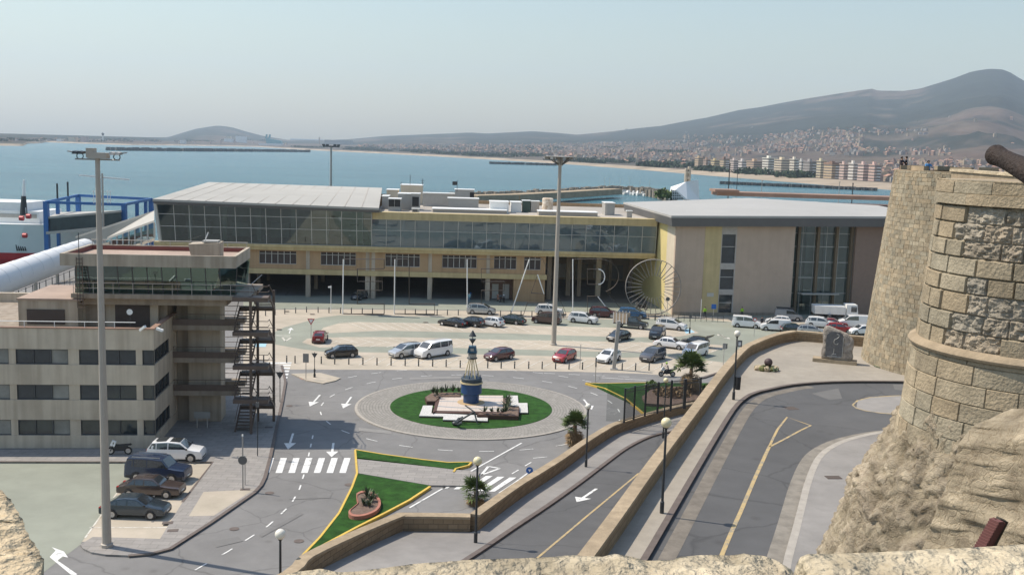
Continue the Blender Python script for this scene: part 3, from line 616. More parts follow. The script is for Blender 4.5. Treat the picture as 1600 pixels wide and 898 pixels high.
ypath([(915, 598), (945, 606), (978, 622), (1006, 645)]); ypath([(915, 597.5), (940, 598.5), (1012, 597)])
b.struct('kerb', M_yellow)
slab('traffic_island', [(455, 583.5), (500, 582), (532, 590), (525, 594), (505, 598.5), (480, 594)], 0.10, M_conc_beige)
b = MB(); k1 = [G(x, y, .14) for x, y in [(1000, 583), (1090, 590.5), (1100, 589), (1126, 580)]]
for p, q in zip(k1[1:], k1[2:]): b.bar((p.x, p.y, .07), (q.x, q.y, .07), .3, .15)
b.struct('kerb', M_kerb)
slab('garden_bed', [(1003, 619), (1020, 606), (1060, 603), (1100, 606), (1098, 622), (1050, 632), (1010, 630)], 0.45, M_soil)
# paint ----------------------------------------------------------------
wm = Mark(0.024); fm = Mark(0.024); wm2 = Mark(0.0262); fm2 = Mark(0.0258); wm3 = Mark(0.0284)
for k in range(7):
    x0 = 410.5 + 19.9 * k; wm.px([(x0, 738.8), (x0 + 10.5, 738.8), (x0 + 18, 715.3), (x0 + 8, 715.3)])
for k in range(5):
    x0 = 690 + 18.5 * k; y0 = 763 + 1.2 * k; wm.px([(x0, y0), (x0 + 9, y0), (x0 + 43, y0 - 22), (x0 + 32, y0 - 22)])
for k in range(14):
    t = k / 13; y0 = lerp(566, 634, t ** 1.15); h = lerp(2.2, 3.6, t); xl = lerp(416, 388, t); xr = lerp(455, 439, t); wm.px([(xl, y0 + h), (xr, y0 + h), (xr + 1, y0), (xl + 1, y0)])
wm.path([(489, 680), (482, 713)], .12, (1.1, 1.5)); wm.path([(475, 741), (468, 764), (455, 787), (436, 806), (418, 822), (390, 840), (355, 862), (300, 893)], .12, (1.1, 1.5))
arc = [(RC.x + 15.0 * math.cos(a), RC.y + 15.0 * math.sin(a)) for a in [math.pi * 2 * k / 90 for k in range(91)]]
wm2.path(arc, .12, (1.3, 2.3), px=False)
def arr(a0, a1, r): return [(RC.x + r * math.cos(R(a0 + (a1 - a0) * k / 24)), RC.y + r * math.sin(R(a0 + (a1 - a0) * k / 24))) for k in range(25)]
wm2.path(arr(35, 150, 18.6), .12, (1.3, 2.0), px=False)
wm2.path(arr(-70, -20, 17.5), .12, (1.3, 2.3), px=False)
wm.path([(734, 737), (815, 692)], .16); wm.path([(683, 768), (735, 738)], .16); wm.path([(640, 793), (683, 768)], .16)
wm.path([(266, 858), (330, 818), (400, 769)], .10)
wm.path([(780, 770), (800, 757), (830, 735)], .14); wm.path([(800, 740), (830, 722)], .12, (1.2, 1.2))
wm.path([(940, 590), (1010, 594)], .14); wm.path([(1030, 585.5), (1100, 596)], .12, (1.3, 1.2)); wm.path([(850, 583), (1010, 590)], .12, (1.3, 1.6))
def arrow(mk, tip, tail, wd=.4, head=1.05, z=None):
    a = G(*tail); c = G(*tip); a = Vector((a.x, a.y, 0)); c = Vector((c.x, c.y, 0)); d = (c - a).normalized(); n_ = Vector((-d.y, d.x, 0)); h = (c - a).length * .38; m_ = c - d * h
    mk.w([a - n_ * wd / 4, m_ - n_ * wd / 4, m_ + n_ * wd / 4, a + n_ * wd / 4]); mk.w([m_ - n_ * head / 2, c, m_ + n_ * head / 2])
arrow(wm3, (484, 635), (500, 617)); arrow(wm3, (536, 638), (549, 620)); arrow(wm3, (450, 702), (458, 677)); arrow(wm3, (518, 714), (521, 692))
arrow(wm3, (925, 640), (912, 624)); arrow(wm3, (455, 512), (452, 521), .3, .9)
wm.px([(77.5, 870), (87, 860), (81, 854.5), (100, 861.5), (106.5, 871), (98, 869), (90, 875.5), (121, 897), (113, 899.5)])
def tri(mk, a, c, d, wd=.18):
    for p, q in ((a, c), (c, d), (d, a)): mk.path([p, q], wd)
tri(wm, (752, 742), (763, 728.5), (781, 731.5), .22); tri(fm, (441, 527), (455, 527.5), (446, 533), .25)
fm.path([(426, 524), (475, 525)], .3, (2.4, 2.4))
arrow(fm, (1141, 530), (1124, 523), .4, 1.0); arrow(fm, (1120, 522), (1136, 528), .4, 1.0)
sh_ = lambda x: .0145 * (x - 500)
for x in range(545, 830, 17): fm.path([(x, 503 + sh_(x)), (x + 27, 514 + sh_(x))], .12)
for x in range(500, 1060, 26): fm.path([(x, 541 + sh_(x) * .85), (x + 27, 533 + sh_(x) * .85)], .12); fm2.path([(x + 4, 527 + sh_(x) * .85), (x + 33, 535 + sh_(x) * .85)], .12)
for x in range(560, 1090, 22): fm.path([(x, 569.5 + sh_(x)), (x + 25, 556.5 + sh_(x))], .12)
for x in range(850, 1060, 24): fm.path([(x, 505 + sh_(x)), (x + 30, 514 + sh_(x))], .12)
fm2.path([(560, 556), (1095, 565)], .12); fm2.path([(530, 503), (800, 507)], .12)
fm.path([(1110, 550), (1137, 540)], .14); fm.path([(1112, 505), (1150, 505.5)], .14); fm.path([(455, 584), (500, 583)], .25); fm.path([(480, 594), (505, 598), (532, 590)], .25)
for (a, c) in [((133, 840), (190, 760)), ((190, 760), (232, 720)), ((140, 824), (262, 824)), ((180, 790), (290, 778)), ((205, 760), (305, 752))]: fm.path([a, c], .12)
wm.b.struct('road_marking', M_white); wm2.b.struct('road_marking', M_white); wm3.b.struct('road_marking', M_white); fm2.b.struct('road_marking', M_fade); fm.b.struct('road_marking', M_fade)
bl = Mark(0.0232); bl.px([(398, 533), (418, 533), (415, 542), (396, 542)]); bl.px([(1067, 514), (1078, 514), (1086, 519), (1072, 521)]); bl.b.struct('road_marking', M_bluep)
rd = Mark(0.0275); rd.px([(467, 590), (478, 589.5), (482, 592.5), (472, 593)]); rd.px([(492, 589), (506, 588), (512, 591), (498, 592.5)]); rd.b.struct('road_marking', M_redp)
# manholes / gully gratings
b = MB()
for x, y in [(366, 826), (467, 845), (421, 770), (545, 757), (452, 634), (600, 631)]: p = G(x, y); b.lathe([(.01, .029), (.33, .029)], (p.x, p.y, 0), 16, cap=False)
for x, y in [(262, 816), (270, 828), (383, 764), (420, 667), (665, 503), (448, 486), (488, 490), (436, 514)]: p = G(x, y, .14); b.cbox((p.x, p.y, .12), .7, .45, .03, .2)
b.struct('manhole_covers', M_kerb)
M_patch = mat('repair_patch', (0.165, 0.162, 0.158), 0.9, 0.12, 1.2); M_patchl = mat('repair_patch_pale', (0.235, 0.228, 0.218), 0.9, 0.12, 1.2)
for k, px in enumerate([[(560, 668), (610, 673), (612, 678), (561, 673)], [(330, 846), (372, 838), (380, 845), (338, 855)], [(640, 590), (720, 588), (720, 591), (640, 593)], [(455, 770), (520, 768), (516, 778), (452, 780)], [(862, 632), (905, 648), (901, 655), (858, 638)], [(404, 835), (470, 800), (474, 803), (409, 839)]]): sheet('road_patch', px, .0225 if k < 9 else 0, M_patch if k % 2 else M_patchl)
# ================================================================== terminal
TO = Vector((-34.73, 172.57, 0)); TE = Vector((0.9983, 0.058, 0)); TN = Vector((-0.058, 0.9983, 0))
def TM(p): return TO + TE * p[0] + TN * p[1] + Vector((0, 0, p[2]))
def U(x, y, v=0.0):
    d = ray(x, y); t = ((TO + TN * v) - CAM).dot(TN) / d.dot(TN); p = CAM + d * t
    return (p - TO).dot(TE), p.z
T = thing('terminal_building', 'long tan port terminal with ochre bands, glazed upper storey and dark parking arcade', 'terminal', TO)
def tp(name, m_, fn, **k):
    b = MB(M=TM); fn(b); return b.build(name, m_, T, **k)
uL = U(251, 378, -.5)[0]; uS = U(581, 384, -.5)[0]; uR = U(1020, 390, -.5)[0] + .4; uB = U(852, 430)[0]; uB0 = U(803, 430)[0]
zA = 3.9; zB = 4.75; zC = 8.0; zD = 8.95; ZG = 15.3
colx = [U(x, 440)[0] for x in (481, 574, 583, 671.5, 762)]
colx += [colx[0] - 10.2, colx[0] - 20.2]
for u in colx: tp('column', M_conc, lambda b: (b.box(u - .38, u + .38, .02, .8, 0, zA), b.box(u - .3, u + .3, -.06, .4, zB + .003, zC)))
wins = [(405, 463), (501, 556), (602, 656), (691, 745), (772, 807), (819, 845)]
wu = [(U(a, 405)[0], U(c, 405)[0]) for a, c in wins]; wu = [(wu[0][0] - 10.2 * k, wu[0][1] - 10.2 * k) for k in (2, 1)] + wu
def upper(b):
    b.box(uL, uB, 0, .5, zB, 5.55); b.box(uL, uB, 0, .5, 7.75, zC); e = [uL] + [q for w_ in wu for q in w_] + [uB]
    for k in range(0, len(e), 2): b.box(e[k], e[k + 1], 0.001, .5, 5.55, 7.75)
    b.box(uB - .5, uB, .5, 14, 0, zC); b.box(uL, uB, 30, 30.5, 0, zC)
tp('wall', M_tan, upper)
for a, c in wu:
    f = tp('window', M_frame, lambda b: [b.box(q - .05, q + .05, .1, .22, 5.55, 7.75) for q in [lerp(a, c, k / max(2, round((c - a) / 1.02))) for k in range(max(2, round((c - a) / 1.02)) + 1)]] + [b.box(a, c, .1, .21, 7.25, 7.33), b.box(a, c, .1, .215, 5.55, 5.63)])
    q = MB(M=TM); q.box(a, c, .24, .3, 5.56, 7.74); o = q.build('pane', M_shut, f, local=False)
tp('lower_band', M_ochre, lambda b: b.box(uL - 1, uB + .25, -.25, .6, zA, zB))
tp('upper_band', M_ochre, lambda b: (b.box(uL - 1, uR, -.75, .55, zC + .01, 8.5), b.box(uL - 1, uR, -1.0, .5, 8.503, zD)))
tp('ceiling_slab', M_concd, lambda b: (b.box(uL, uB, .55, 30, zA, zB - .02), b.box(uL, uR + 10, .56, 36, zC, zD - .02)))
def arc(b):
    b.box(uB0, uB - .003, .02, 10, 0, zA - .003)
tp('ground_floor_wall', M_tan, arc)
tp('recess_wall', mat('recess_brown', (0.2, 0.12, 0.085), 0.85), lambda b: b.box(colx[4] + .4, uB0 - .003, 3, 3.3, 0, zA - .003))
for k in (0, 1): tp('service_door', M_frame, lambda b: b.box(lerp(colx[4], uB0, .2 + .42 * k), lerp(colx[4], uB0, .45 + .42 * k), 2.9, 2.99, 0.02, 2.6))
tp('end_wall', M_conc, lambda b: b.box(uL - .4, uL, 0.01, 30, 0, zC))
# rows of inner columns of the parking arcade
for v in (10, 20):
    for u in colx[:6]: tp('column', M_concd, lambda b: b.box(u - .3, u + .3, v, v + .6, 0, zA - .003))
# glazed upper storey, left volume (leaning outwards)
uLt = U(243, 316, -1.6)[0]; VB, VT = -.55, -1.7
def gl(u, z, u0_=None): t = (z - zD) / (ZG - zD); return (u + (uLt - uL) * t * max(0, 1 - (u - uL) / 1.8) , lerp(VB, VT, t), z)
NB = 14; us = [lerp(uL, uS, k / NB) for k in range(NB + 1)]
for k in range(NB):
    tp('glass_panel', M_glass_d, lambda b: b.poly([gl(us[k], zD), gl(us[k + 1], zD), gl(us[k + 1], ZG), gl(us[k], ZG)]))
def mull(b):
    for u in us: b.bar(gl(u, zD), gl(u, ZG), .09, .16)
    for z in (zD + .06, lerp(zD, ZG, .42), lerp(zD, ZG, .74), ZG - .06):
        for k in range(NB): b.bar(gl(us[k], z), gl(us[k + 1], z), .08, .08)
    b.bar(gl(uL, zD), gl(uL, ZG), .5, .35)
tp('mullions', M_frame, mull)
def inter(b):
    b.box(uLt, uS, 16, 16.2, zD, ZG); b.poly([(uL + .05, .0, zD), (uL + .05, 16, zD), (uLt + .08, 16, ZG), (uLt + .08, -1.5, ZG)]); b.box(uS - .4, uS - .2, .2, 16, zD, 13.2)
    for k in range(6): u = lerp(uL, uS, (k + .6) / 6); b.box(u - .35, u + .35, 5, 5.7, zD, ZG)
    for k in range(5): u = lerp(uL, uS, (k + .3) / 5); b.box(u, u + 3.2, 11.5, 13, zD, zD + 2.6)
tp('interior', M_int, inter)
tp('interior_floor', M_intf, lambda b: b.box(uL, uR, -.4, 15.9, zD + .003, zD + .05))
zrf = U(400, 318, -3)[1]; uf0 = U(238.5, 311, -3)[0]; uf1 = U(592, 325, -3)[0]; ub0, zb0 = U(326, 284.5, 40); ub1, zb1 = U(597, 293.5, 40)
zf0 = U(238.5, 311, -3)[1]; zf1 = U(592, 325, -3)[1]
tp('roof', M_roof, lambda b: b.hexa([(uf0, -3, zf0 - .35), (uf1, -3, zf1 - .35), (ub1, 40, zb1 - .35), (ub0, 40, zb0 - .35)], [(uf0, -3, zf0), (uf1, -3, zf1), (ub1, 40, zb1), (ub0, 40, zb0)]))
tp('roof_fascia', M_fascia, lambda b: (b.hexa([(uf0 + .2, -2.8, zf0 - .8), (uf1, -2.8, zf1 - .8), (uf1, 2, zf1 - .8), (uf0 + .2, 2, zf0 - .8)], [(uf0, -3.02, zf0 - .36), (uf1 + .02, -3.02, zf1 - .36), (uf1 + .02, 2, zf1 - .36), (uf0, 2, zf0 - .36)]),))
def seams(b):
    for k in range(1, 13):
        f = k / 13; b.bar((lerp(uf0, uf1, f), -3, lerp(zf0, zf1, f) + .02), (lerp(ub0, ub1, f), 40, lerp(zb0, zb1, f) + .02), .12, .06)
tp('roof_seams', M_roofflat, seams)
# right glazed part
zF0 = U(800, 347.5, -.9)[1]; zF1 = U(800, 336.5, -.9)[1]
gz = lambda u, z: (u, lerp(-.5, -1.1, (z - zD) / (zF0 - zD)), z)
NB2 = 20; us2 = [lerp(uS, uR, k / NB2) for k in range(NB2 + 1)]
for k in range(NB2): tp('glass_panel', M_glass_m, lambda b: b.poly([gz(us2[k], zD), gz(us2[k + 1], zD), gz(us2[k + 1], zF0), gz(us2[k], zF0)]))
def mull2(b):
    for u in us2: b.bar(gz(u, zD), gz(u, zF0), .08, .14)
    for z in (zD + .05, lerp(zD, zF0, .6), zF0 - .05): b.bar(gz(uS, z), gz(uR, z), .07, .07)
tp('mullions', M_frame, mull2)
tp('roof_band', M_ochre, lambda b: b.box(uS + .1, uR, -1.4, .6, zF0, zF1))
tp('interior', M_int, lambda b: (b.box(uS, uR, 9, 9.2, zD, zF0), [b.box(lerp(uS, uR, q), lerp(uS, uR, q) + w_, 3, 3.6, zD, zD + h) for q, w_, h in ((.1, 2, 3), (.28, 3.5, 2.2), (.47, .8, 4), (.6, 4, 2), (.78, 1, 4), (.9, 2.5, 3))]))
tp('flat_roof', M_roofflat, lambda b: b.box(uS + .1, uR + 6, .62, 36, zF0, zF1 - .18))
tp('rear_wall', M_tan, lambda b: (b.box(uS, uR + 6, 35.5, 36, zD, zF1 + .5), b.box(uL, uS, 36.2, 36.6, zC, zf0)))
ZR = zF1 - .18
# passage columns
for x, y, w_ in [(887, 462, .8), (904, 463, .7), (934, 463, .9), (857, 468, .7), (952, 458, .6)]:
    p = G(x, y); q = p - TO; u, v = q.dot(TE), q.dot(TN); tp('column', M_cream if x == 934 else M_concd, lambda b: b.box(u - w_ / 2, u + w_ / 2, v, v + w_, 0, zC))  # cream stands in for sunlight on one column, dark concrete on the rest
# things on the flat roof ------------------------------------------------
def rooft(name, label, cat, x0, x1, yt, v, dv, parts=(), m_=M_roofw, group=None, yb=None):
    u0_, zt = U(x0, yt, v); u1_, _ = U(x1, yt, v); o = thing(name, label, cat, TM(((u0_ + u1_) / 2, v, ZR)), 0, group)
    zb = U(x0, yb, v)[1] if yb else ZR - .02
    b = MB(M=TM); b.box(u0_, u1_, v, v + dv, min(zb, ZR), zt - .12); b.build('casing', m_, o)
    b = MB(M=TM); b.box(u0_ - .1, u1_ + .1, v - .1, v + dv + .1, zt - .12, zt); b.build('lid', M_wpaint, o)
    for (a, c, d, e, mm) in parts:
        b = MB(M=TM); uu0, uu1 = lerp(u0_, u1_, a), lerp(u0_, u1_, c); n_ = 7
        b.box(uu0, uu1, v - .03, v + .02, lerp(ZR, zt, d), lerp(ZR, zt, e)); b.build('louvre', mm, o)
    return o
rooft('stair_house', 'beige stair house with two aerials on the terminal roof', 'stair house', 626, 660, 288.5, 26, 5, [(.45, .75, .1, .6, M_wpaint)], M_cream)
rooft('air_handler', 'large air handler with twin black louvres at the front of the flat roof', 'air handler', 607, 626, 310, 5, 3, [(.03, .48, .35, .92, M_black), (.52, .97, .35, .92, M_black)], M_roofw)
rooft('duct_unit', 'tall white sheet metal duct block behind the twin-louvred air handler', 'duct', 622, 644, 302, 9, 4, [], M_roofw)
rooft('air_handler', 'narrow white unit with one dark grille right of the tall duct block', 'air handler', 643, 656, 302, 8, 3, [(.1, .9, .25, .8, M_black)], M_roofw)
rooft('duct_unit', 'small pale unit stack at the left edge of the flat roof', 'duct', 597, 607, 306, 10, 4, [], M_roofw)
rooft('duct_unit', 'low white unit far back by the left roof edge', 'duct', 604, 622, 296, 26, 4, [], M_cream)
rooft('condenser', 'small grey condenser with round fan at the front parapet', 'air conditioner', 644, 655, 325.5, 2, 1, [(.1, .75, .2, .9, M_fascia)], M_galv)
rooft('duct_run', 'long grey horizontal duct crossing the roof behind the units', 'duct', 661, 712, 301, 22, 2.5, [], M_galv)
rooft('duct_unit', 'bent white duct with dark open end in the middle of the roof', 'duct', 711, 741, 295.5, 20, 3, [(.78, 1.0, .3, .85, M_black)], M_roofw)
rooft('duct_unit', 'lower stepped white duct in front of the bent one', 'duct', 700, 748, 309, 13, 3, [], M_roofw)
rooft('skylight', 'long low grey roof light near the front parapet', 'skylight', 676, 792, 325.5, 5, 4, [], M_roofflat)
rooft('skylight', 'white box roof light standing at the right end of the long low one', 'skylight', 766, 795, 314.5, 8, 4, [], M_wpaint)
rooft('skylight', 'second white box roof light just right of the first', 'skylight', 799, 815, 315.5, 10, 4, [], M_wpaint)
rooft('compressor', 'dark green machine on legs behind the right mast', 'compressor', 817, 829, 313, 12, 2, [], mat('machine_green', (0.06, 0.10, 0.08), 0.6))
rooft('compressor', 'grey machine beside the dark green one', 'compressor', 830, 843, 314, 12, 2, [], M_galv)
rooft('skylight', 'flat rimmed roof light in front of the rusty tank', 'skylight', 842, 934, 329.5, 3, 3.4, [], M_roofflat)
rooft('air_handler', 'large finned air conditioner at the right end of the flat roof', 'air handler', 946, 961, 316.5, 9, 4, [(.25, .95, .1, .85, M_steel)], M_galv)
rooft('condenser', 'little square box near the right end of the parapet', 'air conditioner', 980, 988, 329, 3, 1, [], M_galv)
u, z = U(856, 309.5, 11); o = thing('water_tank', 'rust-streaked round white tank on the terminal roof', 'tank', TM((u, 11, ZR)))
b = MB(M=TM); b.lathe([(1.0, ZR - .01), (1.0, z - .1), (.85, z)], (u, 11, 0), 20); b.build('drum', mat('rusty_tank', (0.62, 0.36, 0.16), 0.7, 0.35, 1.0, col2=(0.72, 0.68, 0.6)), o, smooth=True, sharp=40)
for x, yt, v, lb in [(641, 272.5, 27, 'tall thin whip aerial on the stair house'), (660.5, 279, 27, 'short aerial with crossbars at the right of the stair house'), (627, 284, 27, 'stubby aerial at the left of the stair house'), (714.5, 282, 20, 'thin pole with a small pale flag on the bent duct')]:
    u, z = U(x, yt, v); zb = U(x, 290 if x < 700 else 297, v)[1]; b = MB(M=TM); b.tube((u, v, zb - .3), (u, v, z), .05, 6)
    if x > 655 and x < 700: b.box(u - .4, u + .4, v - .03, v + .03, z - .5, z - .44); b.box(u - .3, u + .3, v - .03, v + .03, z - .9, z - .84)
    if x > 700: b.box(u - .9, u, v - .02, v + .02, z - .9, z - .2)
    tag(b.build('roof_aerial', M_dark, None), lb, 'aerial')
# ------------------------------------------------------------------ hall on the right
HC = Vector((26.2, 164.9, 0)); HD = Vector((20.7, 3.1, 0)).normalized(); HN = Vector((-HD.y, HD.x, 0))
H = thing('terminal_hall', 'beige clad terminal hall with grey overhanging roof, yellow stripe and tall glazing', 'building', HC)
def HM(p): return HC + HD * p[0] + HN * p[1] + Vector((0, 0, p[2]))
def hs(x, y, v=0.0):
    d = ray(x, y); t = ((HC + HN * v) - CAM).dot(HN) / d.dot(HN); p = CAM + d * t; return (p - HC).dot(HD), p.z
def hp_(name, m_, fn, par=None, **k):
    b = MB(M=HM); fn(b); return b.build(name, m_, par or H, **k)
sY0, sY1 = hs(1099, 420)[0], hs(1127, 380)[0]; sG = hs(1239, 420)[0]; sE = sG + 15; ZH = 15.0
hw = hp_('front_wall', M_beigew, lambda b: (b.box(0, sY0, 0, .6, .0, ZH), b.box(sY1 + 2.6, sG, 0, .6, 0, ZH)))
wx = (sY1 + .15, sY1 + 2.45); zw = [(.05, 3.4), (4.3, 7.6), (8.6, 13.3)]
hp_('yellow_stripe', M_yel_wall if False else M_ochre, lambda b: b.box(sY0, sY1, -.05, .6, 0, ZH))
hp_('window_surround', mat('surround_grey', (0.42, 0.39, 0.36), 0.8), lambda b: [b.box(sY1, wx[0], 0, .5, 0, ZH), b.box(wx[1], sY1 + 2.6, 0, .5, 0, ZH)] + [b.box(wx[0], wx[1], .02, .5, a, c) for a, c in ((3.4, 4.3), (7.6, 8.6), (13.3, ZH))])
for a, c in zw:
    f = hp_('window', M_win, lambda b: b.box(wx[0], wx[1], .3, .36, a, c)); q = hp_('window_frame', M_frame, lambda b: b.box(wx[0], wx[1], .26, .3, (a + c) / 2 + .3, (a + c) / 2 + .38), f)
hp_('wall_sign', M_frame, lambda b: b.box(lerp(sY0, sY1, .3), lerp(sY0, sY1, .7), -.12, -.06, 3.1, 3.7))
hp_('wall_socle', M_concd, lambda b: b.box(-.02, sG, -.12, -.003 + .0, 0, .5))
# left face, lit by the sun
L0 = HC; L1 = Vector((22.6, 192, 0)); LD = (L1 - L0).normalized(); LN = Vector((LD.y, -LD.x, 0))
def lface(name, m_, a, c, off=0.0):
    b = MB(); p, q = L0 + LD * a + LN * -off, L0 + LD * c - LN * off
    b.prism([(p.x, p.y), (q.x, q.y), (q.x + LN.x * .5, q.y + LN.y * .5), (p.x + LN.x * .5, p.y + LN.y * .5)], 0, ZH - .02); b.build(name, m_, H)
lface('side_wall', M_cream, 0.02, 5.0); lface('yellow_side_wall', M_yel_wall, 5.0, 27)
# glazed entrance bay
gb = [hs(x, 400, 1.6)[0] for x in (1246, 1276, 1305, 1328)]; hp_('glass_panel', M_glass_d, lambda b: b.poly([(sG, 1.8, .02), (gb[3], 1.8, .02), (gb[3], 1.8, ZH), (sG, 1.8, ZH)]))
for u in gb: hp_('bay_column', mat('bay_brown', (.16, .12, .075), .7), lambda b: b.box(u - .22, u + .22, 1.2, 1.75, 0, ZH - .01))
hp_('mullions', M_frame, lambda b: [b.box(sG, gb[3], 1.7, 1.78, z - .05, z + .05) for z in (3.6, 6.2, 8.8, 11.4, 13.6)] + [b.box(lerp(sG, gb[3], k / 5) - .03, lerp(sG, gb[3], k / 5) + .03, 1.69, 1.76, 0, ZH) for k in range(6)])
hp_('entrance_canopy', M_galv, lambda b: b.box(gb[0] + .5, gb[2] + .4, -.1, 1.0, 3.55, 3.75))
hp_('brown_wall', mat('brown_cladding', (0.25, 0.175, 0.135), 0.8, 0.06), lambda b: b.box(gb[3] + .35, gb[3] + 12, .6, 1.2, 0, ZH))
hp_('interior', M_int, lambda b: (b.box(sG - 6, gb[3] + 6, 11, 11.3, 0, ZH), b.box(sG, gb[3], 4, 4.4, 5.8, 6.2), [b.box(u, u + .6, 6, 6.6, 0, ZH) for u in gb[:3]]))
hp_('rear_wall', M_beigew, lambda b: b.box(0, gb[3] + 12, 28, 28.5, 0, ZH))
# roof slab
A0 = P(1049, 337, 163.2); A3 = G(974, 316, 16.4); A2 = G(1170, 309.3, 16.6); A1b = G(1372, 321, 17.0); A1 = HM((gb[3] + 13, -1.5, 17.0))
rt = [A0, A1, A1b, A2, A3]
b = MB(); i = b.add(rt + [p - Vector((0, 0, .35)) for p in rt]); b.face([i + k for k in range(5)])
for k in range(5): j = (k + 1) % 5; b.face([i + k, i + 5 + k, i + 5 + j, i + j])
b.build('roof', M_roofw, H)
cen = sum(rt, Vector()) / 5; bt = [p.lerp(cen, .012) - Vector((0, 0, 1.75)) for p in rt]; tp_ = [p.lerp(cen, .001) - Vector((0, 0, .36)) for p in rt]
b = MB(); i = b.add(tp_ + bt); b.face([i + 5 + k for k in reversed(range(5))])
for k in range(5): j = (k + 1) % 5; b.face([i + k, i + 5 + k, i + 5 + j, i + j])
b.build('roof_fascia', M_fascia, H)
# buildings behind -------------------------------------------------------
p0 = G(905, 437); o = thing('storage_shed', 'pale low shed in sunlight seen through the passage', 'shed', p0)
b = MB(); b.box(p0.x - 22, p0.x + 12, p0.y, p0.y + 10, 0, 4.5); b.build('wall', M_cream, o); b = MB(); b.box(p0.x - 22.5, p0.x + 12.5, p0.y - .5, p0.y + 10.5, 4.5, 5); b.build('roof', M_roof, o)
for k in range(5): b = MB(); b.box(p0.x - 8 + k * 3.6, p0.x - 5.6 + k * 3.6, p0.y - .08, p0.y - .01, .4, 3.2); b.build('shutter', M_wpaint if k % 2 else M_steel, o)
p0 = P(1125, 299, 300); o = thing('brown_building', 'long low building with red-brown roof behind the hall', 'building', (p0.x, 300, 0))
b = MB(); b.box(p0.x, p0.x + 75, 300, 316, 0, p0.z - 3); b.build('wall', mat('dark_brick', (0.12, 0.07, 0.055), 0.85), o)
z1 = P(1240, 303, 300).z
b = MB(); b.box(p0.x - 1, p0.x + 76, 298.5, 308, z1 - 1.1, z1); b.build('roof', M_roofred, o); b = MB(); b.box(p0.x - 2, p0.x + 5, 297, 306, z1 + .003, p0.z + .6); b.build('roof_tower', M_roofred, o)
for k in range(12): b = MB(); b.box(p0.x + 3 + k * 6, p0.x + 7 + k * 6, 299.9, 299.99, 7, 10); b.build('window', M_win, o)
for x, yt, lb in [(1148, 289, 'white roof plant behind the hall next to the brown building'), (1166, 311, 'small white roof cabin left on the hall behind'), (1190, 311.5, 'white roof cabin with dark opening by the brown building'), (1209, 313.5, 'white domed roof cabin in front of the brown wall'), (1268, 316, 'low white roof cabin in front of the brown wall, rightmost')][1:]:
    p = P(x, yt, 240); o = thing('roof_cabin', lb, 'cabin', (p.x, 240, 12)); b = MB(); b.box(p.x - 2.2, p.x + 2.2, 240, 244, 12, p.z - .3); b.build('wall', M_wpaint, o)
    b = MB(); b.box(p.x - .8, p.x + .9, 239.95, 239.99, 13.2, p.z - .6); b.build('window', M_win, o); b = MB(); b.box(p.x - 2.4, p.x + 2.4, 239.8, 244.2, p.z - .3, p.z); b.build('roof', M_roofw, o)
b = MB(); b.box(40, 120, 238, 300, 0, 12); tag(b.build('rear_hall', M_roofflat), 'flat-roofed block hidden behind the hall roof', 'building')
# white sail-like club house with tower
D_ = 430; q = lambda x, y, d=0: P(x, y, D_ + d); o = thing('club_house', 'white pyramid-roofed club building with lattice windows by the marina', 'building', (q(1070, 300).x, D_, 0))
a, c, e, f = q(1047, 293), q(1091, 281, 14), q(1093, 308, 5), q(1046, 312)
b = MB(); b.poly([q(1056, 296), q(1072, 284, 8), q(1091, 281, 16), q(1093, 312, 16), q(1074, 312)]); b.poly([q(1046, 312), q(1074, 312), q(1056, 296)]); b.poly([q(1046, 312), q(1056, 296), q(1048, 292, 6), q(1045, 312, 8)]); b.poly([q(1091, 281, 16), q(1072, 284, 8), q(1056, 296), q(1048, 292, 20), q(1093, 312, 40)]); b.build('roof', M_wpaint, o)
b = MB(); b.poly([q(1047.5, 312, -.4), q(1070, 312, -.4), q(1056, 298.5, -.4), q(1048.5, 296, -.4)]); b.build('lattice_window', M_win, o)
b = MB()
for k in range(1, 7): x = 1048 + k * 3.2; b.bar(q(x, 312, -.7), q(x, 297 + max(0, x - 1056) * .95, -.7), .25, .25)
for k in range(3): b.bar(q(1048, 300 + 4 * k, -.7), q(1058 + 4 * k, 300 + 4 * k, -.7), .25, .25)
b.build('lattice_frame', M_wpaint, o)
b = MB(); pb = q(1073, 300, 30); s_ = (D_ + 30) / FPX; zt = q(1074, 263, 30).z
b.box(pb.x - 3.2 * s_, pb.x + .2 * s_, D_ + 30, D_ + 33, 0, zt); b.box(pb.x + 1.4 * s_, pb.x + 5 * s_, D_ + 30, D_ + 33, 0, zt + .8)
for k in range(5): z = lerp(8, zt, k / 5); b.box(pb.x - 3 * s_, pb.x + 4 * s_, D_ + 29.6, D_ + 33.3, z, z + 1)
b.build('bell_tower', M_conc, o)
o = thing('waterside_tree', 'dark bushy tree left of the white club building', 'tree', q(1035, 312)); b = MB(); clump(b, tuple(q(1036, 308.5)), 3.4, 4.2, 260, .6, 4); b.build('crown', M_leaf, o); b = MB(); b.tube(q(1036, 312) * 1.0, q(1036, 307), .4, 6); b.build('trunk', M_bark, o)
for x, y0, y1, D, lb in [(1140.5, 256, 300, 320, 'tall thin dark pole in front of the far beach, left one'), (1153, 262, 300, 330, 'thin pale pole near the tall dark one'), (1333, 286, 307, 330, 'thin dark pole left of the stone tower'), (1191, 282, 300, 330, 'slim white boat mast above the brown roof'), (1312, 284, 304, 335, 'leaning slim boat mast nearest the stone tower')]:
    a = P(x, y0, D); b = MB(); b.tube((a.x, D, 0), a, .16 if x < 1150 or x == 1333 else .09, 6); b.lathe([(.3, -.2), (.3, 0)], a, 6); tag(b.build('boat_mast' if 'mast' in lb else 'light_pole', M_dark if 'dark' in lb else M_galv), lb, 'pole')
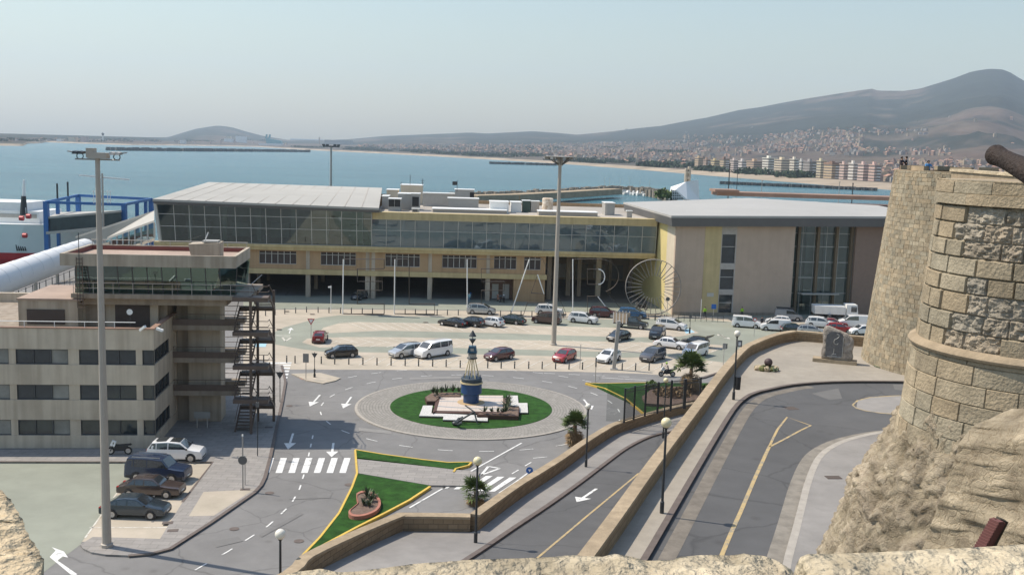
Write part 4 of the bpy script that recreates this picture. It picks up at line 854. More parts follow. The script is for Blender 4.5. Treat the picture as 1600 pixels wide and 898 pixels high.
# low railing in front of the hall
b = MB()
pa = [G(x, y) for x, y in [(985, 499), (1060, 501.5), (1130, 503)]]
for p, r in zip(pa, pa[1:]):
    for z in (.95, .5): b.tube(p + Vector((0, 0, z)), r + Vector((0, 0, z)), .035, 6)
    for k in range(9): c = p.lerp(r, k / 8); b.tube(c, c + Vector((0, 0, .98)), .035, 6)
tag(b.build('railing', M_dark), 'low dark metal railing in front of the beige hall', 'railing')
# ================================================================== harbour office with control room
OO = Vector((-29.8, 84.1, 0)); OE = Vector((0.9946, 0.104, 0)); ON = Vector((-0.104, 0.9946, 0))
def OM(p): return OO + OE * p[0] + ON * p[1] + Vector((0, 0, p[2]))
def UO(x, y, v=0.0):
    d = ray(x, y); t = ((OO + ON * v) - CAM).dot(ON) / d.dot(ON); p = CAM + d * t
    return (p - OO).dot(OE), p.z
mat('roof_pink', (0.40, 0.30, 0.24), 0.85, 0.1, 0.8, stain=0.2)
OB = thing('harbour_office', 'beige concrete office with window bands, rooftop terrace and glazed control room', 'office building', OO)
def op(name, m_, fn, par=None, **k):
    b = MB(M=OM); fn(b); return b.build(name, m_, par or OB, **k)
M_rib = mat('ribbed_concrete', (0.62, 0.53, 0.415), 0.85, 0.08, 0.6, 0.1, 6, stain=0.10, streak=0.2)
UL = -34.0; floors = [(1.1, 2.45), (4.15, 5.45), (7.15, 8.45)]
sp = [(-.02, 1.1), (2.45, 4.15), (5.45, 7.15), (8.45, 10.2)]
for a, c in sp: op('spandrel', M_rib, lambda b: (b.box(UL, 0, 0, .35, a, c), b.box(-.35, -.002, .352, 8.2, a, c)))
gv = MB(M=OM)
wpx = [(-60, 13), (24, 106), (123, 156.5), (157.5, 212), (222, 240.5)]
wuo = [(UO(a, 560)[0], UO(c, 560)[0]) for a, c in wpx]
for a, c in floors:
    e = [UL] + [q for w_ in wuo for q in w_] + [0]
    [op('pier', M_rib, lambda b: b.box(e[k], e[k + 1], .08, .34, a, c)) for k in range(0, len(e), 2)]; op('pier', M_rib, lambda b: b.box(-.34, -.08, 5.9, 8.2, a, c))
    for i, (p, q) in enumerate(wuo):
        n_ = max(1, round((q - p) / 1.25)); q2 = q - .1
        f = op('window', M_framed, lambda b: [b.box(x - .04, x + .04, .12, .22, a, c) for x in [lerp(p, q, k / n_) for k in range(n_ + 1)]] + [b.box(p, q, .12, .215, a, a + .07), b.box(p, q, .12, .215, c - .07, c)])
        for k in range(n_): op('pane', M_winl if (i * 3 + k + int(a)) % 3 == 0 else M_win, lambda b: b.box(lerp(p, q, k / n_) + .04, lerp(p, q, (k + 1) / n_) - .04, .225, .26, a + .07, c - .07), f)
    f = op('window', M_framed, lambda b: [b.box(-.22, -.12, y - .04, y + .04, a, c) for y in (.25, 1.6, 3.0, 4.4, 5.8)] + [b.box(-.215, -.12, .25, 5.8, a, a + .07), b.box(-.215, -.12, .25, 5.8, c - .07, c)]); op('pane', M_win, lambda b: b.box(-.27, -.23, .3, 5.8, a, c), f)
op('terrace_floor', M_concd, lambda b: b.box(UL, -.36, .36, 20, 8.9, 9.3))
op('rear_wall', M_rib, lambda b: (b.box(UL, 0, 19.5, 20, 0, 10.2), b.box(-.4, -.01, 8.25, 19.5, 0, 10.2)))
op('parapet_cap', M_roofred, lambda b: (b.box(UL, .06, -.06, .42, 10.203, 10.28), b.box(-.42, .06, .43, 8.3, 10.203, 10.28)))
op('parapet_rail', M_wpaint, lambda b: (b.tube((UL, .2, 10.75), (-1.5, .2, 10.75), .035, 6), [b.tube((u, .2, 10.28), (u, .2, 10.75), .03, 6) for u in [UL + 2 + 2.4 * k for k in range(13)]]))
# penthouse on the terrace
uA, zA_ = UO(28, 470, 4.5); uA2, _ = UO(121, 470, 4.5)
op('penthouse_wall', M_conc, lambda b: b.box(uA, uA2, 4.5, 13, 9.3, 11.85))
op('penthouse_roof', mat('roof_pink', (0, 0, 0)), lambda b: b.box(uA - .1, uA2 + .4, 4.4, 13.1, 11.853, 12.0))
op('shutter', M_shut, lambda b: b.box(UO(42, 480, 4.5)[0], UO(101, 480, 4.5)[0], 4.42, 4.497, 9.75, 11.05))
uB_ = UO(121, 480, 6)[0]; uC_ = UO(247, 480, 6)[0]
op('penthouse_wall', M_conc, lambda b: b.box(uB_ + .2, uC_, 6, 12, 9.3, 12.2))
op('shutter', M_shut, lambda b: b.box(UO(180, 480, 6)[0], UO(234, 480, 6)[0], 5.93, 5.997, 9.35, 11.75))
op('door', M_concd, lambda b: b.box(UO(134, 480, 6)[0], UO(165, 480, 6)[0], 5.94, 5.997, 9.35, 11.3))
op('penthouse_pier', M_concd, lambda b: b.box(UO(247, 480, 6)[0] + .003, UO(259, 480, 6)[0], 6.6, 12, 9.3, 12.2))
# control room
uT0, zT0 = UO(93, 395, 4.0); uT1, zT1 = UO(368, 401.5, 4.0); zTop = (zT0 + zT1) / 2; zFb = zTop - 1.05; zGb = UO(240, 459, 4.9)[1]; zSb = zGb - .75
V0, V1 = 4.0, 12.4
def roofring(b):
    b.box(uT0, uT1, V0, V0 + .3, zFb, zTop); b.box(uT0, uT1, V1 - .3, V1, zFb, zTop); b.box(uT0, uT0 + .3, V0 + .301, V1 - .301, zFb, zTop - .002); b.box(uT1 - .3, uT1, V0 + .301, V1 - .301, zFb, zTop - .002)
op('roof_fascia', M_conc, roofring)
op('roof_deck', mat('roof_pink', (0.42, 0.29, 0.24), 0.85, 0.1, 0.8, stain=0.2), lambda b: b.box(uT0 + .301, uT1 - .301, V0 + .301, V1 - .301, zFb, zTop - .45))
op('parapet_lining', mat('lining_red', (0.20, 0.06, 0.05), 0.8), lambda b: (b.box(uT0 + .303, uT1 - .303, V1 - .36, V1 - .303, zTop - .44, zTop - .08), b.box(uT0 + .303, uT0 + .36, V0 + .303, V1 - .37, zTop - .44, zTop - .08)))
gx0, gx1 = UO(114, 420, 4.5)[0], UO(366, 420, 4.5)[0]
def cg(u, z): t = (z - zGb) / (zFb - zGb); return (u + (0.25 if u > -10 else -.35) * t * (1 if u in (gx0, gx1) else 0), lerp(5.0, 4.4, t), z)
NG = 11
gu = [lerp(gx0, gx1, k / NG) for k in range(NG + 1)]; gu[0] = gx0; gu[-1] = gx1
for k in range(NG): op('glass_panel', M_glass_g, lambda b: b.poly([cg(gu[k], zGb), cg(gu[k + 1], zGb), cg(gu[k + 1], zFb), cg(gu[k], zFb)]))
op('side_glass', M_glass_g, lambda b: b.poly([cg(gx1, zGb), (gx1, 11.8, zGb), (gx1 + .25, 12, zFb), cg(gx1, zFb)]))
op('mullions', M_framed, lambda b: [b.bar(cg(u, zGb), cg(u, zFb), .07, .1) for u in gu] + [b.bar(cg(gx0, zGb + .9), cg(gx1, zGb + .9), .05, .05)])
op('interior', mat('control_room', (0.10, 0.16, 0.15), 0.7), lambda b: (b.box(gx0, gx1, 11.8, 12, zGb, zFb), b.box(gx0 + 1, gx1 - 2, 6, 7, zGb, zGb + .9), b.box(gx0, gx0 + .2, 5.2, 11.8, zGb, zFb), b.box(gx0 + 5, gx0 + 5.5, 8, 8.5, zGb, zFb), b.box(gx0 + 10, gx0 + 10.5, 8, 8.5, zGb, zFb)))
op('floor_slab', M_concd, lambda b: (b.box(gx0 - .2, gx1 + 1.4, 4.4, 12.4, zSb + .35, zGb - .003), b.box(gx0 + .5, gx1 - .8, 5.2, 12.2, zSb - .3, zSb + .35)))
op('balcony_rail', M_galv, lambda b: (b.tube((gx0, 4.45, zGb + .95), (gx1 + 1.4, 4.45, zGb + .95), .03, 6), b.tube((gx0, 4.45, zGb + .5), (gx1 + 1.4, 4.45, zGb + .5), .025, 6), b.tube((gx1 + 1.35, 4.45, zGb + .95), (gx1 + 1.35, 12, zGb + .95), .03, 6), [b.tube((u, 4.45, zGb), (u, 4.45, zGb + .95), .025, 6) for u in [lerp(gx0, gx1 + 1.35, k / 9) for k in range(10)]]))
op('roof_rail', M_galv, lambda b: (b.tube((uT0 + .2, V1 - .15, zTop + .45), (uT1 - .2, V1 - .15, zTop + .45), .03, 6), [b.tube((u, V1 - .15, zTop), (u, V1 - .15, zTop + .45), .03, 6) for u in [lerp(uT0 + .3, uT1 - .3, k / 8) for k in range(9)]]))
# stair tower : piers, walkway slabs, steel stair
pz = [3.35, 6.4, 9.4]; ps0, ps1 = UO(295, 600, 8.2)[0], UO(345, 600, 8.2)[0]; wk1 = UO(372, 560, 6.8)[0]
op('stair_pier', M_conc, lambda b: b.box(ps0, ps1, 8.2, 10.6, .1, zSb - .3))
op('stair_pier', M_concd, lambda b: b.box(.02, 1.1, 8.6, 12, .1, zSb - .3))
for z in pz:
    op('walkway', M_concd, lambda b: b.box(.02, wk1, 6.8, 8.19, z - .45, z)); op('walkway', M_concd, lambda b: b.box(.02, wk1, 10.61, 12, z - .45, z))
    op('walkway_rail', M_brown, lambda b: (b.box(.02, wk1, 6.8, 6.86, z - .02, z + .55), b.tube((.02, 6.83, z + 1.0), (wk1, 6.83, z + 1.0), .03, 6), [b.tube((u, 6.83, z), (u, 6.83, z + 1.0), .025, 5) for u in (.1, wk1 / 2, wk1 - .05)])); op('walkway_rail', M_brown, lambda b: (b.tube((.02, 11.95, z + 1.0), (wk1, 11.95, z + 1.0), .03, 6), b.tube((.02, 11.95, z + .5), (wk1, 11.95, z + .5), .03, 6), [b.tube((u, 11.95, z - .02), (u, 11.95, z + 1.0), .025, 5) for u in (.1, wk1 / 2, wk1 - .05)]))
sx0, sx1, sx2 = wk1 + .05, wk1 + 1.55, wk1 + 3.1
for k, z in enumerate([.13] + pz):
    zt = (pz + [zGb])[k]; n_ = 15
    def fl(b):
        zm = (z + zt) / 2
        for i in range(8): t = (i + 1) / 8; v = lerp(4.6, 7.6, t); zz = lerp(z, zm, t); b.box(sx0, sx1 - .05, v, v + .32, zz - .05, zz)
        for i in range(8): t = (i + 1) / 8; v = lerp(7.6, 4.6, t); zz = lerp(zm, zt, t); b.box(sx1 + .05, sx2, v, v + .32, zz - .05, zz)
        for u in (sx0, sx1 - .08): b.bar((u, 4.5, z), (u, 7.8, zm), .08, .28); b.bar((u, 4.5, z + 1), (u, 7.8, zm + 1), .05, .05)
        for u in (sx1 + .08, sx2): b.bar((u, 7.8, zm), (u, 4.5, zt), .08, .28); b.bar((u, 7.8, zm + 1), (u, 4.5, zt + 1), .05, .05)
        b.box(sx0, sx2, 7.75, 8.7, zm - .12, zm); b.box(sx0, sx2, 7.75, 8.7, zm - .3, zm - .125)
        b.box(sx0, sx2, 3.5, 4.6, zt - .35, zt)
        for q in (.5, 1.0): b.tube((sx0, 3.5, zt + q), (sx2, 3.5, zt + q), .03, 6); b.tube((sx2, 3.5, zt + q), (sx2, 4.6, zt + q), .03, 6); b.tube((sx0, 8.7, zm + q), (sx2, 8.7, zm + q), .03, 6)
    op('stair_flight', M_brown, fl)
for (u, v) in ((sx1, 4.0), (sx1, 8.3), (sx2 - .1, 8.3)): op('stair_post', M_brown, lambda b: b.box(u - .11, u + .11, v - .11, v + .11, .1, zGb))
# things on the roof
def oth(name, label, cat, u, v, z, parts, group=None):
    o = thing(name, label, cat, OM((u, v, z)), 0, group)
    for nm, mm, fn in parts: b = MB(M=OM); fn(b); b.build(nm, mm, o)
    return o
u0_, _ = UO(297, 395, 6); u1_, zq = UO(343, 382, 6); zd = zTop - .45
oth('plant_box', 'weathered beige plant box on the control room roof', 'roof plant', (u0_ + u1_) / 2, 6, zd, [('casing', M_conc, lambda b: b.hexa([(u0_ + .1, 6, zd + .003), (u1_, 6, zd + .003), (u1_, 8, zd + .003), (u0_ + .1, 8, zd + .003)], [(u0_ - .15, 6, zd + 1.25), (u1_, 6, zd + 1.4), (u1_, 8, zd + 1.4), (u0_ - .15, 8, zd + 1.25)])), ('lid', M_galv, lambda b: b.box(u0_ + 1, u1_ - .2, 6.3, 7.6, zd + 1.41, zd + 1.55)), ('pole', M_wpaint, lambda b: b.tube((u0_ + 1.1, 6.5, zd + 1.3), (u0_ + 1.5, 6.5, zd + 2.3), .05, 6))])
u, z = UO(203, 487, .6); oth('satellite_dish', 'small white satellite dish on the office parapet', 'satellite dish', u, .6, 10.2, [('dish', M_wpaint, lambda b: b.lathe([(.02, .12), (.3, .06), (.48, -.06)], (u, .5, 0), 16) if False else [b.poly([(u + .25 * math.cos(k * .3927), .5, z + .25 * math.sin(k * .3927)) for k in range(16)])]), ('stand', M_dark, lambda b: (b.tube((u, .6, 10.28), (u, .6, z), .03, 6)))])
for x, y, lb in [(224, 513, 'white security camera on the terrace corner, left one'), (250, 510, 'white security camera on the terrace corner, right one')]:
    u, z = UO(x, y, -.2); oth('security_camera', lb, 'camera', u, 0, z, [('housing', M_wpaint, lambda b: b.bar((u - .25, -.25, z - .15), (u + .25, -.6, z + .25) if x < 240 else (u + .3, -.5, z - .3), .2, .2)), ('bracket', M_dark, lambda b: b.tube((u, .1, z), (u, -.4, z), .03, 6))])
for x, y0, y1, lb in [(125, 363, 408, 'thin aerial with red fittings at the left end of the control room'), (322, 350, 378, 'short white aerial on the roof plant box'), (288, 318, 352, 'thin aerial')][:1]:
    u, zt = UO(x, y0, 4.3); z0 = UO(x, y1, 4.3)[1]; oth('aerial', lb, 'aerial', u, 3.8, z0, [('rod', M_dark, lambda b: b.tube((u, 3.85, z0 - 3.5), (u, 3.85, zt), .035, 6)), ('ladder', M_brown, lambda b: [b.box(u - .25, u + .25, 3.86, 3.92, z0 - 4 + .35 * k, z0 - 3.95 + .35 * k) for k in range(13)] + [b.box(u - .27, u - .22, 3.86, 3.92, z0 - 4, z0 + .4), b.box(u + .22, u + .27, 3.86, 3.92, z0 - 4, z0 + .4)])])
p = G(316, 668, .13); o = thing('notice_board', 'grey notice board on two legs beside the stair pier', 'notice board', p, .1)
b = MB(); b.box(-.7, .7, -.04, .04, .9, 1.5); b.box(-.68, .68, -.05, -.041, 1.18, 1.22); b.build('panel', M_steel, o, local=True)
for s_ in (-.45, .45): b = MB(); b.box(s_ - .04, s_ + .04, -.03, .03, 0, .9); b.build('leg', M_galv, o, local=True)
# ------------------------------------------------------------------ quay: tube gangway, gantry, walkway, ferry
ta, tb = G(-60, 460, 5.6), G(133, 391, 5.9); dd = (tb - ta).normalized(); ta = ta - dd * 40
M_memb = mat('white_membrane', (0.72, 0.73, 0.74), 0.5, 0.03, 0.3)
o = thing('boarding_tunnel', 'long white rounded boarding tunnel along the quay', 'tunnel', (ta.x, ta.y, 0))
b = MB(); n = 30; a1 = dd.orthogonal().normalized(); side = dd.cross(Vector((0, 0, 1))).normalized(); upv = side.cross(dd)
prof = [(0.02, 2.2), (.9, 2.1), (1.6, 1.5), (2.0, 0)]
L_ = (tb - ta).length
sec = [(L_ * k / 46, 2.0) for k in range(47)] + [(L_ + .7, 1.85), (L_ + 1.3, 1.4), (L_ + 1.6, .7), (L_ + 1.7, .02)]
for (s_, r_) in sec:
    for k in range(16): a = 2 * math.pi * k / 16; b.add([ta + dd * s_ + side * (r_ * math.cos(a)) + upv * (r_ * 1.05 * math.sin(a))])
for i in range(len(sec) - 1):
    for k in range(16): j = (k + 1) % 16; b.face([i * 16 + k, i * 16 + j, (i + 1) * 16 + j, (i + 1) * 16 + k])
b.build('membrane', M_memb, o, smooth=True)
b = MB()
for k in range(1, 20): c = ta + dd * (L_ * k / 20); [b.tube(c + side * 2.02 * math.cos(a) + upv * 2.12 * math.sin(a), c + side * 2.02 * math.cos(a + .4) + upv * 2.12 * math.sin(a + .4), .03, 4) for a in [i * .4 for i in range(8)]]
b.build('ribs', M_memb, o)
for k in range(9): b = MB(); c = ta + dd * (L_ * (k + .5) / 9); b.cbox((c.x, c.y, 0), .4, .4, 3.9, 0); b.build('support', M_galv, o)
b = MB(); fa = ta + side * 3.2; fb = tb + side * 3.2
for k in range(34):
    c = fa.lerp(fb, k / 33); b.box(c.x - .05, c.x + .05, c.y - .05, c.y + .05, 0, 4.7)
for z in (4.6, 3.2, 1.6): b.bar((fa.x, fa.y, z), (fb.x, fb.y, z), .07, .07)
tag(b.build('quay_fence', M_fascia), 'tall grey post fence between the boarding tunnel and the office', 'fence')
b = MB(); b.bar((fa.x, fa.y, 2.0), (fb.x, fb.y, 2.0), .03, 3.2); tag(b.build('fence_screen', glassmat('screen_glass', (.7, .75, .75), .1, .7)), 'translucent screen sheets on the quay fence', 'screen')
M_blue = mat('gantry_blue', (0.03, 0.13, 0.36), 0.5, 0.08, 1)
zg = P(72, 316, 205).z; c1 = P(72, 316, 205); c2 = P(194, 319, 205); c4 = P(122, 307, 232); c3 = P(236, 309, 226)
for c in (c2, c3, c4): c.z = zg
c3.z = zg
o = thing('boarding_gantry', 'big blue steel gantry frame for the boarding bridge beside the ferry', 'gantry', (c1.x, c1.y, 0))
legs = [c1, c2, c3, c4, c1.lerp(c4, .33), c1.lerp(c4, .66), c2.lerp(c3, .45), c2.lerp(c3, .78)]
for i, c in enumerate(legs):
    w_ = .45 if i < 4 else .3; b = MB(); b.box(c.x - w_, c.x + w_, c.y - w_, c.y + w_, 0, zg + (.15 if i < 4 else -.2) + (3.0 if False else 0)); b.build('leg', M_blue, o)
for p, q in ((c1, c2), (c2, c3), (c3, c4), (c4, c1)): b = MB(); b.bar(p, q, .4, .55); b.build('beam', M_blue, o)
for c in legs[4:6]: b = MB(); b.tube((c.x, c.y, zg), (c.x, c.y, zg + 3.4), .2, 6); b.build('pole', M_dark, o)
wa, wb, wc, wd_ = P(118, 369, 192), P(165, 372, 188), P(241, 344, 172), P(241, 329, 180)
o = thing('covered_walkway', 'grey roofed sloping walkway from the gantry up to the terminal', 'walkway', (wa.x, wa.y, 0))
b = MB(); i = b.add([wa, wb, wc, wd_] + [v - Vector((0, 0, .35)) for v in (wa, wb, wc, wd_)]); b.face([i, i + 1, i + 2, i + 3]); b.face([i + 7, i + 6, i + 5, i + 4])
for k in range(4): j = (k + 1) % 4; b.face([i + k, i + 4 + k, i + 4 + j, i + j])
b.build('roof', M_roof, o)
b = MB(); dz = Vector((0, 0, 3.0)); i = b.add([v - dz for v in (wa, wb, wc, wd_)] + [v - dz - Vector((0, 0, .5)) for v in (wa, wb, wc, wd_)]); b.face([i, i + 1, i + 2, i + 3])
for k in range(4): j = (k + 1) % 4; b.face([i + k, i + 4 + k, i + 4 + j, i + j])
b.build('deck', M_conc, o)
b = MB(); b.poly([wb - dz, wc - dz, wc - Vector((0, 0, .4)), wb - Vector((0, 0, .4))]); b.build('side_glass', M_glass_d, o)
for k in range(9):
    c = wb.lerp(wc, k / 8); b = MB(); b.box(c.x - .12, c.x + .12, c.y - .14, c.y + .1, 0 if k % 3 == 0 else c.z - 3, c.z - .36); b.build('post', M_frame, o)
b = MB(); e1, e2 = P(76, 362, 205), P(190, 352, 204); e3 = P(192, 343, 222); e4 = P(92, 346, 222)
o = thing('boarding_bridge', 'glazed boarding bridge inside the blue gantry', 'bridge', (e1.x, e1.y, 0))
b.poly([e1 + Vector((0, 0, 3)), e2 + Vector((0, 0, 3)), e3 + Vector((0, 0, 2)), e4 + Vector((0, 0, 2))]); b.bar(e1 + Vector((0, 0, 2.8)), e2 + Vector((0, 0, 2.8)), .4, .4); b.build('roof', M_roof, o)
b = MB(); b.poly([e1, e2, e2 + Vector((0, 0, 2.7)), e1 + Vector((0, 0, 2.7))]); b.build('side_glass', M_win, o); b = MB(); b.bar(e1 - Vector((0, 0, .2)), e2 - Vector((0, 0, .2)), 2, .5); b.build('deck', M_roof, o)
# ferry, seen at its flared end
F0 = P(66, 400, 215); o = thing('ferry', 'white ferry with red lower hull lying at the quay on the left edge', 'ship', (F0.x, F0.y, -2.2))
hz_ = [(-60, 1.0), (-20, 1.0), (-8, .86), (-1, .62), (4, .28), (6.5, .04)]
def ferry(b, zs, ws, nose):
    rows = []
    for z, wq, nx in zip(zs, ws, nose):
        l_ = []; r_ = []
        for x, k in hz_:
            xx = F0.x + (x + nx * (x + 60) / 66.0) ; l_.append((xx, F0.y + 9 - wq * k, z)); r_.append((xx, F0.y + 9 + wq * k, z))
        rows.append(b.add(l_ + list(reversed(r_))))
    n_ = len(hz_) * 2
    for a, c in zip(rows, rows[1:]):
        for k in range(n_): j = (k + 1) % n_; b.face([a + k, a + j, c + j, c + k])
    b.face([rows[-1] + k for k in range(n_)])
zR0 = P(40, 404, 208).z
b = MB(); ferry(b, [-2.5, zR0 - 1.5, zR0], [6, 7, 7.4], [0, 1, 1.6]); b.build('lower_hull', mat('hull_red', (0.62, 0.045, 0.05), 0.4, 0.06, 0.3), o)
zD_ = P(60, 352, 215).z
b = MB(); ferry(b, [zR0 + .003, lerp(zR0, zD_, .5), zD_], [7.4, 8.2, 9.2], [1.6, 3, 5]); b.build('hull', mat('hull_white', (.92, .92, .9), .35, .02, .3), o)
for k in range(5):
    c = P(27 + 3.3 * k, 384, 210); yh = F0.y + 9 - 8.05 * interp(hz_, c.x - F0.x - 2.6); c = P(27 + 3.3 * k, 384, yh); c.y += .2; b = MB(); b.hexa([(c.x + .1, c.y - .8, c.z - 1), (c.x + .28, c.y - .8, c.z - 1), (c.x + .28, c.y + .3, c.z - 1), (c.x + .1, c.y + .3, c.z - 1)], [(c.x - .2, c.y - .8, c.z + 1), (c.x - .02, c.y - .8, c.z + 1), (c.x - .02, c.y + .3, c.z + 1), (c.x - .2, c.y + .3, c.z + 1)]); b.build('hull_slot', M_black, o)
b = MB(); b.box(F0.x - 60, F0.x - 2, F0.y + 3.5, F0.y + 14.5, zD_, zD_ + 2.6); b.box(F0.x - 60, F0.x - 5, F0.y + 4, F0.y + 14, zD_ + 2.603, zD_ + 4.4); b.build('deckhouse', M_wpaint, o)
b = MB(); b.box(F0.x - 60, F0.x - 2.5, F0.y + 3.42, F0.y + 3.49, zD_ + 1.2, zD_ + 2.0); b.build('bridge_window', M_galv, o)
mt = P(37.5, 281, 216); mb_ = P(36, 350, 216); b = MB(); b.tube((mt.x - .3, 216, zD_ + 2), (mt.x, 216, mt.z), .55, 8, .22); b.box(mt.x - 1, mt.x + .4, 215.6, 215.7, mt.z - 7.0, mt.z - 5.8); b.build('mast', M_wpaint, o)
b = MB(); b.tube((mt.x - .3, 216, zD_ + 2), (mt.x - .2, 216, zD_ + 6), .8, 8, .5); b.build('mast_foot', M_dark, o)
for x, y in [(38, 368), (44, 338), (33, 341)]: c = P(x, y, 212); b = MB(); b.tube(c + Vector((-.3, 0, 0)), c + Vector((.5, 0, 0)), .5, 10); b.build('red_drum', mat('hull_red', (0, 0, 0)), o)
b = MB(); b.tube(P(21, 345, 220), P(12, 317, 220), .3, 6); b.build('crane_boom', M_wpaint, o)
b = MB()
for k in range(14): c = P(30 + 5 * k, 350 + .2 * k, 206); b.tube((c.x, F0.y + .5, zD_), (c.x, F0.y + .5, zD_ + 1.1), .05, 4)
b.build('deck_rail', M_galv, o)
p = P(161, 330, 200); o = thing('radar_mast', 'white radio mast with radar bar behind the tall beige light mast', 'radar mast', (p.x, 200, 0))
zt = P(160, 271, 200).z; zb = P(160, 330, 200).z
b = MB(); b.tube((p.x, 200, 0), (p.x, 200, zt), .2, 6); b.build('pole', M_galv, o); c = P(123, 274, 200); d = P(201, 281, 200); b = MB(); b.bar((c.x, 200.3, c.z), (d.x, 200.3, d.z), .2, .3); b.build('radar_bar', M_wpaint, o)
b = MB()
for x in (146, 152, 168, 172): a_ = P(x, 297, 200); b.tube((a_.x, 200, a_.z), (a_.x, 200, a_.z - 2.6), .07, 5); 
a_ = P(144, 299, 200); c = P(174, 299, 200); b.tube(a_, c, .06, 5); a_ = P(144, 312, 200); c = P(174, 312, 200); b.tube(a_, c, .06, 5); b.build('antenna_array', M_wpaint, o)
# ================================================================== fort: upper terrace, ramp, walls, towers, rock, parapet
ZU = 9.0; RA, RB = 10.24, -0.0995
def GR(x, y, h=0.0): return GP(x, y, RA + h, RB)
def rz(y): return RA + RB * y
WB = [(868, 908), (899, 873), (957, 797), (1017, 716), (1082, 633), (1126, 576), (1157, 543), (1176, 533), (1195, 525.5), (1214, 519.8), (1233, 516.5), (1242, 516)]
WB2 = [(1242, 516), (1261, 517), (1300, 520.5), (1352, 525)]
wb = [G(x, y, ZU + 1.05) for x, y in WB]; wb2 = [G(x, y, ZU + 1.05) for x, y in WB2]
def flat(v): return Vector((v.x, v.y, 0))
def smooth(q, n=4):
    out = []
    for i in range(len(q) - 1):
        p0, p1, p2, p3 = q[max(0, i - 1)], q[i], q[i + 1], q[min(len(q) - 1, i + 2)]
        for k in range(n):
            t = k / n; out.append(0.5 * ((2 * p1) + (p2 - p0) * t + (2 * p0 - 5 * p1 + 4 * p2 - p3) * t * t + (3 * p1 - p0 - 3 * p2 + p3) * t ** 3))
    return out + [q[-1]]
def wallrun(b, q, thick, zt, zbot, side=-1):     # side -1: thickness to the right of travel
    L_ = []; s_ = 0; N_ = len(q)
    for i in range(N_):
        a = q[max(0, i - 1)]; c = q[min(N_ - 1, i + 1)]; d = flat(c - a).normalized(); n_ = Vector((d.y, -d.x, 0)) * thick
        if i: s_ += flat(q[i] - q[i - 1]).length
        L_.append((flat(q[i]), flat(q[i]) + n_, zt(q[i]), zbot(q[i]), s_))
    for (o0, i0, t0, b0, s0), (o1, i1, t1, b1, s1) in zip(L_, L_[1:]):
        b.cur = 0
        V = lambda p, z: (p.x, p.y, z)
        b.poly([V(o1, b1), V(o0, b0), V(o0, t0), V(o1, t1)], uv=[(s1, b1), (s0, b0), (s0, t0), (s1, t1)])
        b.poly([V(i0, b0), V(i1, b1), V(i1, t1), V(i0, t0)], uv=[(s0, b0), (s1, b1), (s1, t1), (s0, t0)])
    for e in (L_[0], L_[-1]): b.poly([(e[0].x, e[0].y, e[3]), (e[1].x, e[1].y, e[3]), (e[1].x, e[1].y, e[2]), (e[0].x, e[0].y, e[2])], uv=[(0, e[3]), (.5, e[3]), (.5, e[2]), (0, e[2])])
    return L_
def coping(b, L_, h=.16, ov=.05):
    for (o0, i0, t0, b0, s0), (o1, i1, t1, b1, s1) in zip(L_, L_[1:]):
        e0 = (i0 - o0).normalized() * ov; e1 = (i1 - o1).normalized() * ov
        a = [o0 - e0, i0 + e0, i1 + e1, o1 - e1]; z = [t0, t0, t1, t1]
        b.hexa([(p.x, p.y, zz + .002) for p, zz in zip(a, z)], [(p.x, p.y, zz + h) for p, zz in zip(a, z)])
qs = smooth(wb, 4); zcap = .16
o = thing('terrace_wall', 'long curved sandstone parapet wall edging the upper road and terrace', 'wall', (qs[0].x, qs[0].y, 0))
b = MB(); LB = wallrun(b, qs, .55, lambda p: ZU + 1.05 - zcap, lambda p: -.1); b.build('masonry', M_wallst, o)
b = MB(); coping(b, LB); b.build('coping', M_coping, o)
b = MB(); LB2 = wallrun(b, smooth(wb2, 3), .5, lambda p: ZU + 1.05 - zcap, lambda p: -.1); b.build('end_masonry', M_wallst, o)
b = MB(); coping(b, LB2); b.build('end_coping', M_coping, o)
# terrace surface
inner = [e[1] for e in LB] + [e[1] for e in LB2]
b = MB(); ter = [(p.x, p.y) for p in inner] + [(60, 92), (60, 20), (4, 20)]
b.poly([(x, y, ZU - .02) for x, y in ter]); b.struct('upper_road', M_asph_ramp)
KL = [(983, 910), (1008, 870), (1053, 793), (1104, 706), (1145, 640), (1165, 620), (1182, 612), (1200, 607.6), (1235, 600.5), (1285, 596.2), (1342, 594.8), (1434, 595.5), (1500, 597)]
kl = smooth([G(x, y, ZU + .14) for x, y in KL], 3)
b = MB(); pts = [(p.x, p.y) for p in kl] + [(60, 95)] + [(e[1].x, e[1].y) for e in reversed(LB2)] + [(e[1].x, e[1].y) for e in reversed(LB)]
b.prism(pts, ZU - .03, ZU + .14); b.struct('pavement', M_pave_up)
b = MB(); run(b, [flat(p) for p in kl], .3, ZU + .146)
for p, q in zip(kl, kl[1:]): b.poly([(p.x + .012, p.y - .012, ZU - .02), (q.x + .012, q.y - .012, ZU - .02), (q.x + .012, q.y - .012, ZU + .146), (p.x + .012, p.y - .012, ZU + .146)])
b.struct('kerb', M_kerb)
KR = [(1225, 905), (1232, 870), (1243, 830), (1253, 790), (1262, 755), (1275, 722), (1290, 704), (1315, 690), (1345, 681), (1375, 675), (1400, 672), (1445, 668)]
kr = smooth([G(x, y, ZU + .12) for x, y in KR], 3)
b = MB(); b.prism([(p.x, p.y) for p in kr] + [(45, 66), (45, 20), (14, 20)], ZU - .03, ZU + .12); b.struct('pavement', M_pave_ramp)
b = MB(); run(b, [flat(p) for p in kr], .35, ZU + .126); b.struct('kerb', M_kerb_l)
b = MB(); run(b, [flat(p) + Vector((-.55, .1, 0)) for p in kr], .7, ZU - .012); b.struct('gutter', mat('gutter_sand', (0.22, 0.20, 0.17), 0.9, 0.3, 1.2))
